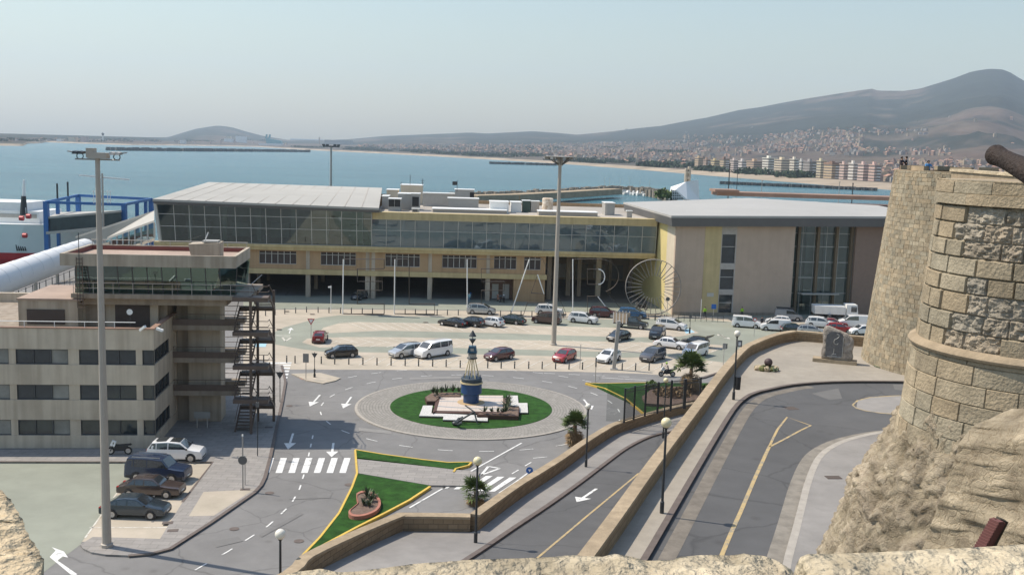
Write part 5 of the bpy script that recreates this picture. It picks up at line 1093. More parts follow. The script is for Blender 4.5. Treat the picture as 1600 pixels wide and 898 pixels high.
b = MB(); run(b, [flat(p) + Vector((.75, -.35, 0)) for p in kl[2:26]], .7, ZU - .013); b.struct('gutter_dust', mat('gutter_dust', (0.17, 0.15, 0.125), 0.9, 0.3, 1.2))
b = MB()
def up(pts, wd=.16, dash=None): run(b, [flat(G(x, y, ZU)) for x, y in pts], wd, ZU - .010, dash)
up([(1118, 890), (1127, 868), (1142, 832), (1157, 799), (1180, 745), (1202, 697)], .2); up([(1202, 697), (1208, 684), (1215, 670), (1230, 651), (1267, 664), (1250, 672), (1230, 683), (1203, 697)], .15)
ov = [(1332, 632), (1340, 625), (1360, 620), (1400, 617.5), (1450, 617), (1500, 618)]; ov2 = [(1332, 632), (1338, 637), (1352, 641), (1375, 644.5), (1400, 646.5), (1440, 647.5), (1500, 648)]
up(ov, .13); up(ov2, .13); b.struct('road_marking', M_yfade)
b = MB(); b.poly([tuple(flat(G(x, y, ZU)) + Vector((0, 0, ZU - .015))) for x, y in ov[1:] + list(reversed(ov2[1:]))]); b.struct('traffic_island', M_pave_ramp)
for k, (a, c, e, f) in enumerate([((1268, 614), (1310, 606), (1316, 622), (1296, 624)), ((1395, 600), (1428, 600), (1431, 612), (1398, 608))]):
    b = MB(); b.poly([tuple(flat(G(x, y, ZU)) + Vector((0, 0, ZU - .016))) for x, y in (a, c, e, f)]); b.struct('road_patch', mat('patch_asphalt', (0.135, 0.132, 0.128), 0.85, 0.1, 1))
b = MB()
for x, y in [(1236, 637), (1100, 880)]: p = G(x, y, ZU); b.cbox((p.x, p.y, ZU - .02), .8, .8, .012, .3)
for x, y in [(1302, 749)]: p = G(x, y, ZU); b.cbox((p.x, p.y, ZU + .1), .8, .5, .045, .1)
b.struct('manhole_covers', mat('rust_cover', (0.085, 0.065, 0.055), 0.8))
# ramp --------------------------------------------------------------
WA = [(300, 965), (442, 893.5), (473, 866), (542, 833.5), (598, 810), (623, 800.5)]; WA1 = [(623, 800.5), (680, 801), (735, 802)]
WA2 = [(735, 802), (800, 757), (835, 736), (871, 714), (906, 690), (942, 668), (956, 661), (984, 652), (1012, 644), (1048, 634.5), (1075, 629), (1110, 624)]
o = thing('ramp_wall', 'sandstone parapet wall along the outer side of the lower ramp', 'wall', GR(735, 802, 1.1))
rampt = lambda p: rz(p.y) + 1.05 - .14
allA = []
for k, w_ in enumerate((WA, WA1, WA2)):
    q = [GR(x, y, 1.05) for x, y in w_]; q = smooth(q, 3) if k != 1 else q
    b = MB(); L_ = wallrun(b, q, .5, rampt, lambda p: min(-.1, rz(p.y))); b.build('masonry', M_wallst, o); b = MB(); coping(b, L_, .14); b.build('coping', M_coping, o); allA += L_
inn = [e[1] for e in allA]
rs_ = lambda x, y: (x, y, rz(y))
wbo = [e[0] for e in LB if e[0].y < 96]
b = MB(); pts = inn + list(reversed(wbo)) + [Vector((-2, 30, 0))]
b.poly([rs_(p.x, p.y) for p in pts]); b.struct('ramp_road', M_asph_ramp)
KA = [(690, 895), (718, 876), (760, 849), (800, 822), (855, 786), (906, 750), (942, 723), (977, 698), (1012, 681), (1044, 673), (1090, 664)]
ka = smooth([GR(x, y, .13) for x, y in KA], 3)
b = MB(); pts = inn + [Vector((inn[-1].x + 6, inn[-1].y - 3, 0))] + list(reversed(ka)) + [Vector((-3.2, 34, 0))]
b.poly([(p.x, p.y, rz(p.y) + .13) for p in pts]); b.struct('pavement', M_pave_ramp)
b = MB()
for p, q in zip(ka, ka[1:]): b.hexa([(p.x, p.y, rz(p.y) - .02), (p.x + .25, p.y - .15, rz(p.y) - .02), (q.x + .25, q.y - .15, rz(q.y) - .02), (q.x, q.y, rz(q.y) - .02)], [(p.x, p.y, rz(p.y) + .137), (p.x + .25, p.y - .15, rz(p.y) + .137), (q.x + .25, q.y - .15, rz(q.y) + .137), (q.x, q.y, rz(q.y) + .137)])
b.struct('kerb', M_kerb)
b = MB(); run(b, [flat(GR(x, y)) for x, y in [(820, 888), (841, 870), (917, 806), (998, 739)]], .14, lambda x, y: rz(y) + .012); b.struct('road_marking', M_yfade)
b = MB(); a, c = flat(GR(901, 784)), flat(GR(932, 763)); d = (a - c).normalized(); n_ = Vector((-d.y, d.x, 0)); m_ = a - d * 1.3
for pts in ([c - n_ * .1, m_ - n_ * .1, m_ + n_ * .1, c + n_ * .1], [m_ - n_ * .55, a, m_ + n_ * .55]): b.poly([(p.x, p.y, rz(p.y) + .012) for p in pts])
b.struct('road_marking', M_white)
# block-built round towers ----------------------------------------------
def blocks(b, cx, cy, Rf, z0, z1, ch, bw, rr, a0=0.0, a1=2 * math.pi, rough=0.0, joint=.012, dep=.03, seg=1, sub=1, cvar=.14, roughsel=None, er=.02):
    z = z0
    while z < z1 - .02:
        h = min(ch * rr.uniform(.88, 1.12), z1 - z); Rm = Rf(z + h / 2); a = a0 + rr.uniform(0, bw / Rm)
        while a < a1:
            w_ = bw * rr.uniform(.6, 1.4) / Rm; e = min(a + w_, a1); c = rr.uniform(1 - cvar, 1 + cvar); tint = rr.uniform(-.05, .05)
            rg = roughsel(z, a, rr) if roughsel else 0
            b.col = ((c + tint) * (.92 if rg else 1), c * (.95 if rg else 1), (c - tint) * (1.05 if rg else 1)); off = rr.uniform(-er, er); nx = max(seg, 1) * (5 if rg else 1); ny = sub * (5 if rg else 1); ja = joint / Rm
            idx = []
            for j in range(ny + 3):
                for i in range(nx + 3):
                    edge = i in (0, nx + 2) or j in (0, ny + 2)
                    fi = 0 if i == 0 else (1 if i == nx + 2 else (i - 1) / nx); fj = 0 if j == 0 else (1 if j == ny + 2 else (j - 1) / ny)
                    aa = lerp(a, e, fi) if edge and i in (0, nx + 2) else lerp(a + ja, e - ja, fi); zz = lerp(z, z + h, fj) if j in (0, ny + 2) else lerp(z + joint, z + h - joint, fj)
                    r_ = Rf(zz) + (-dep if edge else off)
                    if rg and not edge:
                        nq = noise.fractal(Vector((aa * Rm * 6, zz * 6, 2.0)), .7, 2.1, 4); r_ += rg * .7 * nq - rg * .3
                    idx.append((cx + r_ * math.cos(aa), cy + r_ * math.sin(aa), zz))
            k = b.add(idx); W_ = nx + 3
            for j in range(ny + 2):
                for i in range(nx + 2): q = k + j * W_ + i; b.face([q, q + 1, q + W_ + 1, q + W_])
            a = e
        z += h
rr = random.Random(21)
TL = G(1345, 555, ZU + .14); vd = flat(TL).normalized(); nd = Vector((vd.y, -vd.x, 0)); RT0 = 9.2; TC = flat(TL) + nd * RT0
ZT = P(1375, 265, TC.y).z + .05
tt_ = flat(P(1374.5, 300, TL.y)); s_ = (flat(TL) - tt_).length
RT1 = RT0 - 1.55
Rt = lambda z: RT0 + (RT1 - RT0) * max(0, (z - ZU) / (ZT - ZU))
o = thing('round_tower', 'tall round sandstone fortress tower of small regular blocks on the terrace', 'tower', (TC.x, TC.y, ZU))
b = MB(); blocks(b, TC.x, TC.y, Rt, ZU, ZT - .02, .345, .46, rr, cvar=.19, dep=.03, joint=.018, er=.014); b.build('masonry', M_block, o, smooth=True, sharp=25)
b = MB(); b.lathe([(RT1 - .04, ZT - .55), (RT1 - .04, ZT - .55)], (TC.x, TC.y, 0), 64); b.build('roof_deck', M_coping, o)
b = MB(); b.lathe([(RT1 - .45, ZT - .6), (RT1 - .02, ZT - .6), (RT1 + .01, ZT), (RT1 - .45, ZT), (RT1 - .45, ZT - .6)], (TC.x, TC.y, 0), 72, cap=False); b.build('parapet_top', M_coping, o)
b = MB(); p = P(1450, 268, TC.y + 4)
for k in range(7): a = -1.0 + k * .55; b.cbox((TC.x + 7 * math.cos(a + 2.2), TC.y + 7 * math.sin(a + 2.2), ZT), 1.6, .5, .35, a + 2.2 + 1.57)
b.build('merlon', M_coping, o)
o2 = thing('tower_wall', 'pale stone parapet continuing right from the round tower top', 'wall', (32, 62, 20))
a, c = P(1496, 268, 66), P(1660, 281, 52); b = MB(); b.bar(a - Vector((0, 0, 6)), c - Vector((0, 0, 6)), .8, 12); b.build('masonry', M_coping, o2); b = MB(); b.bar(a + Vector((0, 0, .08)), c + Vector((0, 0, .08)), 1.0, .16); b.build('coping', M_stone, o2)
# near bastion -----------------------------------------------------------
BC = Vector((13.55, 26.0, 0)); rr = random.Random(5)
zat = lambda y, Y=26.0, x=1465: P(x, y, Y).z
zb0, zc0, ztop = zat(640, 24.5, 1437), zat(536, 25.5, 1450), zat(279, 25.5, 1467)
def Rb(z):
    if z < zc0: return lerp(3.12, 2.98, (z - zb0) / (zc0 - zb0))
    return lerp(2.92, 2.62, (z - zc0) / (ztop - zc0))
o = thing('bastion_turret', 'near round sandstone turret of large weathered ashlar blocks with cornice', 'turret', (BC.x, BC.y, zb0))
H_ = ztop - zc0
def rs(z, a, r):
    f = (z - zc0) / H_; side = (a % (2 * math.pi))
    if f < 0: return 0
    if f < .22: return .10 if side > 3.35 and r.random() < .85 else 0
    if f < .40: return .09 if r.random() < .35 else 0
    if f < .52: return 0 if r.random() < .9 else .07
    if f < .80: return .12 if side > 3.3 and r.random() < .93 else 0
    return .05 if r.random() < .08 else 0
b = MB(); blocks(b, BC.x, BC.y, Rb, zb0 - 1.2, zc0 - .17, .50, 1.0, rr, math.pi * .75, math.pi * 2.1, joint=.022, dep=.04, seg=4, sub=2, cvar=.16, er=.012)
b.build('base_masonry', M_block, o, smooth=True, sharp=30)
b = MB(); blocks(b, BC.x, BC.y, Rb, zc0, ztop - .62, .47, .78, rr, math.pi * .75, math.pi * 2.1, joint=.035, dep=.09, seg=4, sub=3, cvar=.13, roughsel=rs, er=.02)
b.build('upper_masonry', M_block, o, smooth=True, sharp=30)
b = MB(); blocks(b, BC.x, BC.y, lambda z: Rb(z) + .07, ztop - .62, ztop, .31, 1.3, rr, math.pi * .75, math.pi * 2.1, joint=.012, dep=.03, seg=6, sub=2, cvar=.08, er=.02); b.build('top_course', M_block, o, smooth=True, sharp=30)
b = MB(); b.lathe([(Rb(zc0) - .1, zc0 - .17), (3.06, zc0 - .17), (3.10, zc0 - .1), (3.06, zc0 - .02), (2.9, zc0 + .05)], (BC.x, BC.y, 0), 72, cap=False); b.build('cornice', M_coping, o, smooth=True, sharp=50)
b = MB(); b.lathe([(.01, ztop - .05), (Rb(ztop) + .05, ztop - .02), (Rb(ztop) + .05, ztop - .3)], (BC.x, BC.y, 0), 72, cap=False); b.lathe([(Rb(zb0) - .15, zb0 - 2), (Rb(ztop) - .12, ztop - .1)], (BC.x, BC.y, 0), 48, cap=False); b.build('core', M_coping, o)
# rock under the bastion
def fr(p, o_=6, h=.8): return noise.fractal(Vector(p), h, 2.15, o_)
b = MB(); NA, NZ = 300, 190; zr0 = ZU - .3
RP = [(0, 2.75), (.35, 3.02), (1.3, 3.3), (2.3, 3.8), (3.4, 4.35), (4.6, 4.75), (6.0, 5.15), (8.5, 5.9), (12.5, 7.0)]
zr1 = zb0 + .22
for j in range(NZ + 1):
    dz = (zr1 - zr0) * (j / NZ) ** 1.15
    for i in range(NA + 1):
        a = math.pi * .7 + (math.pi * 1.55) * i / NA; r_ = interp(RP, dz); ca, sa = math.cos(a), math.sin(a)
        x, y, z = BC.x + r_ * ca, BC.y + r_ * sa, zr1 - dz
        k = min(1, dz / .5)
        f1 = fr((x * .5, y * .5, z * .6)); f2 = fr((x * 1.9, y * 1.9, z * 2.6 + 9), 6, .6)
        vo = noise.voronoi(Vector((x * 2.2, y * 2.2, z * 3.0)))[0]; vv = (vo[1] - vo[0])
        st = noise.voronoi(Vector((x * 3.6, y * 3.6, z * 4.6)))[0]; d = k * (.17 * f1 + .10 * f2 + .22 * min(.3, st[1] - st[0]) * max(0, .2 + 1.5 * f1) - .10 * max(0, .16 - vv) / .16 * (.4 + .6 * max(0, min(1, .5 + f1))))
        cr = max(0, min(1, .55 + .6 * f1 + .5 * f2)); g = .80 + .32 * cr
        b.col = (g * 1.02, g, g * (.93 + .07 * cr)); b.add([(x + d * ca, y + d * sa, z + .25 * k * (fr((a * 6, dz * .2, 1.5), 4)) + .18 * k * d)])
for j in range(NZ):
    for i in range(NA): q = j * (NA + 1) + i; b.face([q, q + NA + 1, q + NA + 2, q + 1])
def rockmat(name, c1, c2, sc_=1.9):
    m_ = mat(name, c1, 0.95, 0.36, sc_, 0.0, spec=0.1, col2=c2, detail=12, attr=True, stain=0.2); n = m_.node_tree; L = n.links; b = n.nodes['Principled BSDF']; src = b.inputs['Base Color'].links[0].from_socket
    tc = n.nodes.new('ShaderNodeTexCoord'); nz = n.nodes.new('ShaderNodeTexNoise'); nz.inputs['Scale'].default_value = 2.0; nz.inputs['Detail'].default_value = 5; L.new(tc.outputs['Object'], nz.inputs['Vector'])
    ad = n.nodes.new('ShaderNodeVectorMath'); ad.operation = 'MULTIPLY_ADD'; ad.inputs[1].default_value = (.8, .8, .8); L.new(nz.outputs['Color'], ad.inputs[0]); L.new(tc.outputs['Object'], ad.inputs[2])
    vo = n.nodes.new('ShaderNodeTexVoronoi'); vo.feature = 'DISTANCE_TO_EDGE'; vo.inputs['Scale'].default_value = 4.2; L.new(ad.outputs[0], vo.inputs['Vector'])
    rp = n.nodes.new('ShaderNodeValToRGB'); e = rp.color_ramp.elements; e[0].position = 0; e[0].color = (.76, .72, .67, 1); e[1].position = .04; e[1].color = (1, 1, 1, 1); L.new(vo.outputs[0], rp.inputs[0])
    v2 = n.nodes.new('ShaderNodeTexVoronoi'); v2.inputs['Scale'].default_value = 4.2; L.new(ad.outputs[0], v2.inputs['Vector']); r2 = n.nodes.new('ShaderNodeValToRGB'); e = r2.color_ramp.elements; e[0].color = (.86, .84, .82, 1); e[1].color = (1.0, .99, .97, 1); sp = n.nodes.new('ShaderNodeSeparateColor'); L.new(v2.outputs['Color'], sp.inputs[0]); L.new(sp.outputs[0], r2.inputs[0])
    for k in (rp, r2):
        mx = n.nodes.new('ShaderNodeMix'); mx.data_type = 'RGBA'; mx.blend_type = 'MULTIPLY'; mx.inputs[0].default_value = .8; L.new(src, mx.inputs[6]); L.new(k.outputs[0], mx.inputs[7]); src = mx.outputs[2]
    L.new(src, b.inputs['Base Color'])
    nb = n.nodes.new('ShaderNodeTexNoise'); nb.inputs['Scale'].default_value = 7; nb.inputs['Detail'].default_value = 10; nb.inputs['Roughness'].default_value = .75; L.new(tc.outputs['Object'], nb.inputs['Vector'])
    mm = n.nodes.new('ShaderNodeMath'); mm.operation = 'MULTIPLY_ADD'; mm.inputs[1].default_value = .9; cl = n.nodes.new('ShaderNodeMath'); cl.operation = 'MINIMUM'; cl.inputs[1].default_value = .12; L.new(vo.outputs[0], cl.inputs[0]); s5 = n.nodes.new('ShaderNodeMath'); s5.operation = 'MULTIPLY'; s5.inputs[1].default_value = 1.2; L.new(cl.outputs[0], s5.inputs[0]); L.new(nb.outputs['Fac'], mm.inputs[0]); L.new(s5.outputs[0], mm.inputs[2])
    bp = n.nodes.new('ShaderNodeBump'); bp.inputs['Strength'].default_value = 1.0; bp.inputs['Distance'].default_value = .10; L.new(mm.outputs[0], bp.inputs['Height']); L.new(bp.outputs[0], b.inputs['Normal']); return m_
M_rockA = rockmat('fort_rock_a', (0.385, 0.33, 0.25), (0.45, 0.395, 0.305)); M_rockP = mat('parapet_rock', (0.43, 0.37, 0.275), 0.95, 0.30, 6, 0.8, 22, spec=0.1, col2=(0.50, 0.44, 0.34), detail=12, attr=True, stain=0.18)
tag(b.build('rock_outcrop', M_rockA, smooth=True), 'rough sandstone rock spur below the near turret', 'rock')
# rampart flank nearer to the viewer, right edge
b = MB(); prof = [(1668, 640), (1600, 670), (1580, 700), (1568, 740), (1553, 780), (1535, 815), (1522, 850), (1500, 900), (1470, 960)]
NV, NU = 90, 70
for j in range(NV + 1):
    t = j / NV * (len(prof) - 1); k = min(int(t), len(prof) - 2); x, y = lerp(prof[k][0], prof[k + 1][0], t - k), lerp(prof[k][1], prof[k + 1][1], t - k)
    e = P(x, y, 14.5)
    for i in range(NU + 1):
        s_ = i / NU; p = e + Vector((s_ * 6.0, -s_ * 4.5, s_ * 1.1)); 
        f1 = fr((p.x * .8, p.y * .8, p.z * .8 + 4)); f2 = fr((p.x * 4, p.y * 4, p.z * 4), 5, .6)
        g = 1.0 + .2 * f2 + .12 * f1; b.col = (g * 1.08, g * 1.05, g); k2 = min(1, s_ * 10)
        b.add([p + Vector((-.05 * f2 - .10 * f1, -.08 * f2 - .14 * f1, .06 * f1)) + Vector((0, 1.6 * (1 - k2), -.4 * (1 - k2)))])
for j in range(NV):
    for i in range(NU): q = j * (NU + 1) + i; b.face([q, q + NU + 1, q + NU + 2, q + 1])
tag(b.build('rampart_flank', M_rockA, smooth=True), 'pale rough rubble rampart face at the lower right edge', 'rampart')
a = P(1562, 812, 13.6); c = P(1537, 856, 13.6); o = thing('drain_spout', 'dark red ribbed tile spout sticking out of the rampart', 'drain spout', (c.x, c.y, c.z))
b = MB(); d = (c - a); b.bar(a, c, .05, .17)
for k in range(12): q = a + d * (k / 11); b.cbox((q.x - .07, q.y - .05, q.z - .04), .09, .16, .06, .4)
b.build('tiles', M_roofred if False else mat('tile_dark', (0.14, 0.055, 0.05), 0.8), o)
b = MB(); b.bar(a + Vector((.09, .1, -.02)), c + Vector((.09, .1, -.08)), .12, .12); b.build('opening', mat('drain_shadow', (.05, .04, .03), .9), o)  # dark bar painted in for the shadow inside the opening
# parapet in the foreground ------------------------------------------------
def ledge(name, label, prof, Y, depth=1.1, seed=0, n=170, amp=.03, m_=None):
    b = MB(); x0, x1 = prof[0][0], prof[-1][0]; ND = 46
    for i in range(n + 1):
        px = lerp(x0, x1, i / n); e = P(px, interp(prof, px), Y)
        for j in range(-14, ND + 1):
            s_ = j / ND
            if j >= 0: p = e + Vector((0, -s_ * depth, -.02 * s_))
            else: p = e + Vector((0, .10 * math.sin(-j / 14 * 1.5), j / 14 * 1.4))
            f1 = fr((p.x * 5 + seed, p.y * 5, p.z * 5)); f2 = fr((p.x * 22, p.y * 22 + seed, p.z * 22), 5, .6); r_ = min(1, max(0, s_) * 14 + .12)
            pit = max(0, noise.noise(Vector((p.x * 14 + seed, p.y * 14, p.z * 9))) - .35)
            g = .98 + .22 * f1 + .12 * f2 - pit * .3; b.col = (g * 1.18, g * 1.16, g * 1.1)
            b.add([p + Vector((0, (amp * f1 if j < 0 else 0), r_ * (amp * 1.0 * f1 + amp * .35 * f2 - .05 * pit)))])
    W_ = ND + 15
    for i in range(n):
        for j in range(W_ - 1): q = i * W_ + j; b.face([q, q + 1, q + W_ + 1, q + W_])
    return tag(b.build(name, m_ or M_rockP, smooth=True), label, 'parapet')
ledge('parapet_stone', 'pale eroded parapet stone along the bottom edge in front of the ramps', [(395, 915), (420, 903), (442, 897), (470, 891), (500, 888), (530, 893), (560, 891), (640, 881), (700, 876), (760, 872), (850, 870), (900, 867), (940, 869), (960, 864), (985, 868), (1010, 875), (1050, 874), (1062, 869), (1100, 867), (1160, 865), (1195, 868), (1215, 876), (1236, 889), (1243, 897)], 2.3, 1.0, 0, 230, .022)
ledge('parapet_stone', 'grey-white parapet stone at the bottom right corner', [(1238, 905), (1243, 884), (1250, 870), (1262, 865), (1300, 864), (1400, 861), (1480, 857), (1550, 853), (1660, 846)], 2.0, .9, 7, 130, .016)
b = MB(); prof = [(-90, 700), (-30, 735), (0, 758), (14, 772), (26, 792), (38, 815), (50, 838), (60, 858), (66, 875), (69, 900), (70, 960)]
for j in range(91):
    t = j / 90 * (len(prof) - 1); k = min(int(t), len(prof) - 2); x, y = lerp(prof[k][0], prof[k + 1][0], t - k), lerp(prof[k][1], prof[k + 1][1], t - k); e = G(x - 3, y + 2, 25.02)
    for i in range(-8, 41):
        s_ = i / 40; p = e + (Vector((-1.3 * s_, -.25 * s_, .02 * s_)) if i >= 0 else Vector((.03 * -i / 8, .02 * -i / 8, .9 * i / 8)))
        f1 = fr((p.x * 6, p.y * 6, p.z * 9 + 3)); f2 = fr((p.x * 20, p.y * 20, p.z * 30), 5, .6); g = 1 + .25 * f1 + .15 * f2; b.col = (g * 1.2, g * 1.12, g)
        b.add([p + Vector((.008 * f1, -.02 * f2, .012 * f1 + .008 * f2)) * (1 if i > 0 else .6)])
for j in range(90):
    for i in range(48): q = j * 49 + i; b.face([q, q + 49, q + 50, q + 1])
tag(b.build('parapet_stone', M_rockP, smooth=True), 'golden rough parapet stone in the bottom left corner', 'parapet')
# cannon -------------------------------------------------------------------
M_rust = mat('rusty_iron', (0.032, 0.020, 0.015), 0.75, 0.35, 7, 0.4, 30, metal=0.2)
c0 = P(1553, 241, 10.0); c1 = P(1660, 293, 9.0); d = (c1 - c0).normalized(); o = thing('cannon', 'old rusty cannon barrel pointing left over the wall at the right edge', 'cannon', c0)
mb = MB(); ax = d.orthogonal().normalized(); ay = d.cross(ax); pr_ = [(0, .068), (0, .094), (.03, .102), (.09, .095), (.14, .088), (.3, .092), (.6, .115), (1.0, .145), (1.6, .165), (2.2, .18)]
for s_, r_ in pr_:
    for k in range(28): t = 2 * math.pi * k / 28; mb.add([c0 + d * s_ + ax * (r_ * math.cos(t)) + ay * (r_ * math.sin(t))])
for i in range(len(pr_) - 1):
    for k in range(28): j = (k + 1) % 28; mb.face([i * 28 + k, i * 28 + j, (i + 1) * 28 + j, (i + 1) * 28 + k])
mb.face([(len(pr_) - 1) * 28 + k for k in range(28)]); mb.build('barrel', M_rust, o, smooth=True, sharp=35)
mb = MB(); i0 = mb.add([c0 + d * .001 + ax * (.085 * math.cos(k * .3142)) + ay * (.085 * math.sin(k * .3142)) for k in range(20)]); i1 = mb.add([c0 + d * .5 + ax * (.085 * math.cos(k * .3142)) + ay * (.085 * math.sin(k * .3142)) for k in range(20)])
for k in range(20): j = (k + 1) % 20; mb.face([i0 + k, i0 + j, i1 + j, i1 + k])
mb.face([i1 + k for k in range(20)]); mb.build('bore', M_black, o)
zp = 25.25
for s_ in (-1, 1):
    mb = MB(); u = d.cross(Vector((0, 0, 1))).normalized() * .2 * s_; a = c0 + d * 1.0 + u; q = c0 + d * 2.4 + u
    mb.hexa([(a.x - .05, a.y, zp + .01), (a.x + .05, a.y, zp + .01), (q.x + .05, q.y, zp + .01), (q.x - .05, q.y, zp + .01)], [(a.x - .05, a.y, a.z - .02), (a.x + .05, a.y, a.z - .02), (q.x + .05, q.y, q.z - .12), (q.x - .05, q.y, q.z - .12)]); mb.build('carriage_cheek', M_wood, o)
mb = MB(); f0, f1 = P(1645, 600, 9.35), P(1645, 600, 6.2); mb.prism([(f0.x, f0.y), (f1.x, f1.y), (11, 6.2), (11, 9.35)], 8.9, zp); tag(mb.build('gun_platform', M_coping), 'stone gun platform carrying the old cannon', 'platform')
# ================================================================== vehicles
def paint(name, c, metal=.0, rough=.25):
    return mat(name, c, rough, .03, 1.0, metal=metal, coat=.8, spec=.5)
M_cglass = mat('car_glass', (0.035, 0.042, 0.047), 0.05, .3, 1.2, spec=1.0, coat=.6)
M_trim = mat('car_trim', (0.03, 0.03, 0.033), .6, .1, 3)
M_rim = mat('wheel_rim', (0.45, 0.45, 0.46), .35, .05, 3, metal=.7)
M_hl = mat('headlight', (0.70, 0.72, 0.74), .1, .05, 3, spec=.9)
M_tl = mat('taillight', (0.35, 0.015, 0.015), .2, .1, 3)
M_plate = mat('number_plate', (0.75, 0.75, 0.72), .5, .03, 3)
SPEC = {  # L, W, H, belt, r_wheel, wheelbase, profile [(x,z)] front->rear : nose, hood front, cowl, roof front, roof mid, roof rear, rear glass foot, tail
 'hatch': (3.95, 1.70, 1.47, .93, .31, 2.5, [(1.97, .62), (1.80, .80), (1.02, .98), (.28, 1.42), (-.55, 1.47), (-1.45, 1.38), (-1.88, .98), (-1.97, .6)]),
 'sedan': (4.55, 1.76, 1.43, .92, .32, 2.65, [(2.27, .60), (2.12, .78), (1.05, .97), (.30, 1.38), (-.45, 1.43), (-1.10, 1.36), (-1.72, 1.00), (-2.27, .70)]),
 'oldsedan': (4.65, 1.74, 1.43, .92, .31, 2.75, [(2.32, .62), (2.28, .82), (.95, .95), (.35, 1.38), (-.50, 1.43), (-1.12, 1.38), (-1.55, 1.00), (-2.32, .72)]),
 'suv': (4.45, 1.84, 1.68, 1.05, .36, 2.65, [(2.22, .72), (2.08, .95), (1.12, 1.10), (.48, 1.60), (-.55, 1.68), (-1.75, 1.60), (-2.14, 1.10), (-2.22, .68)]),
 'bigsuv': (4.75, 1.88, 1.86, 1.15, .38, 2.75, [(2.37, .80), (2.28, 1.05), (1.10, 1.18), (.60, 1.78), (-.60, 1.86), (-2.10, 1.82), (-2.32, 1.20), (-2.37, .75)]),
 'mpv': (4.55, 1.82, 1.66, 1.02, .33, 2.75, [(2.27, .66), (2.12, .88), (1.35, 1.08), (.40, 1.58), (-.60, 1.66), (-1.90, 1.58), (-2.20, 1.05), (-2.27, .62)]),
 'van': (5.1, 1.95, 1.98, 1.18, .34, 3.1, [(2.55, .70), (2.42, 1.02), (1.75, 1.22), (1.05, 1.86), (.2, 1.98), (-2.40, 1.96), (-2.50, 1.2), (-2.55, .65)]),
 'minivan': (4.38, 1.81, 1.80, 1.10, .32, 2.72, [(2.19, .66), (2.08, .92), (1.35, 1.12), (.72, 1.70), (0, 1.80), (-2.05, 1.78), (-2.15, 1.1), (-2.19, .62)]),
 'coupe': (4.3, 1.75, 1.32, .88, .32, 2.5, [(2.15, .55), (2.0, .74), (.80, .90), (.05, 1.28), (-.40, 1.32), (-.90, 1.26), (-1.60, .96), (-2.15, .68)]),
}
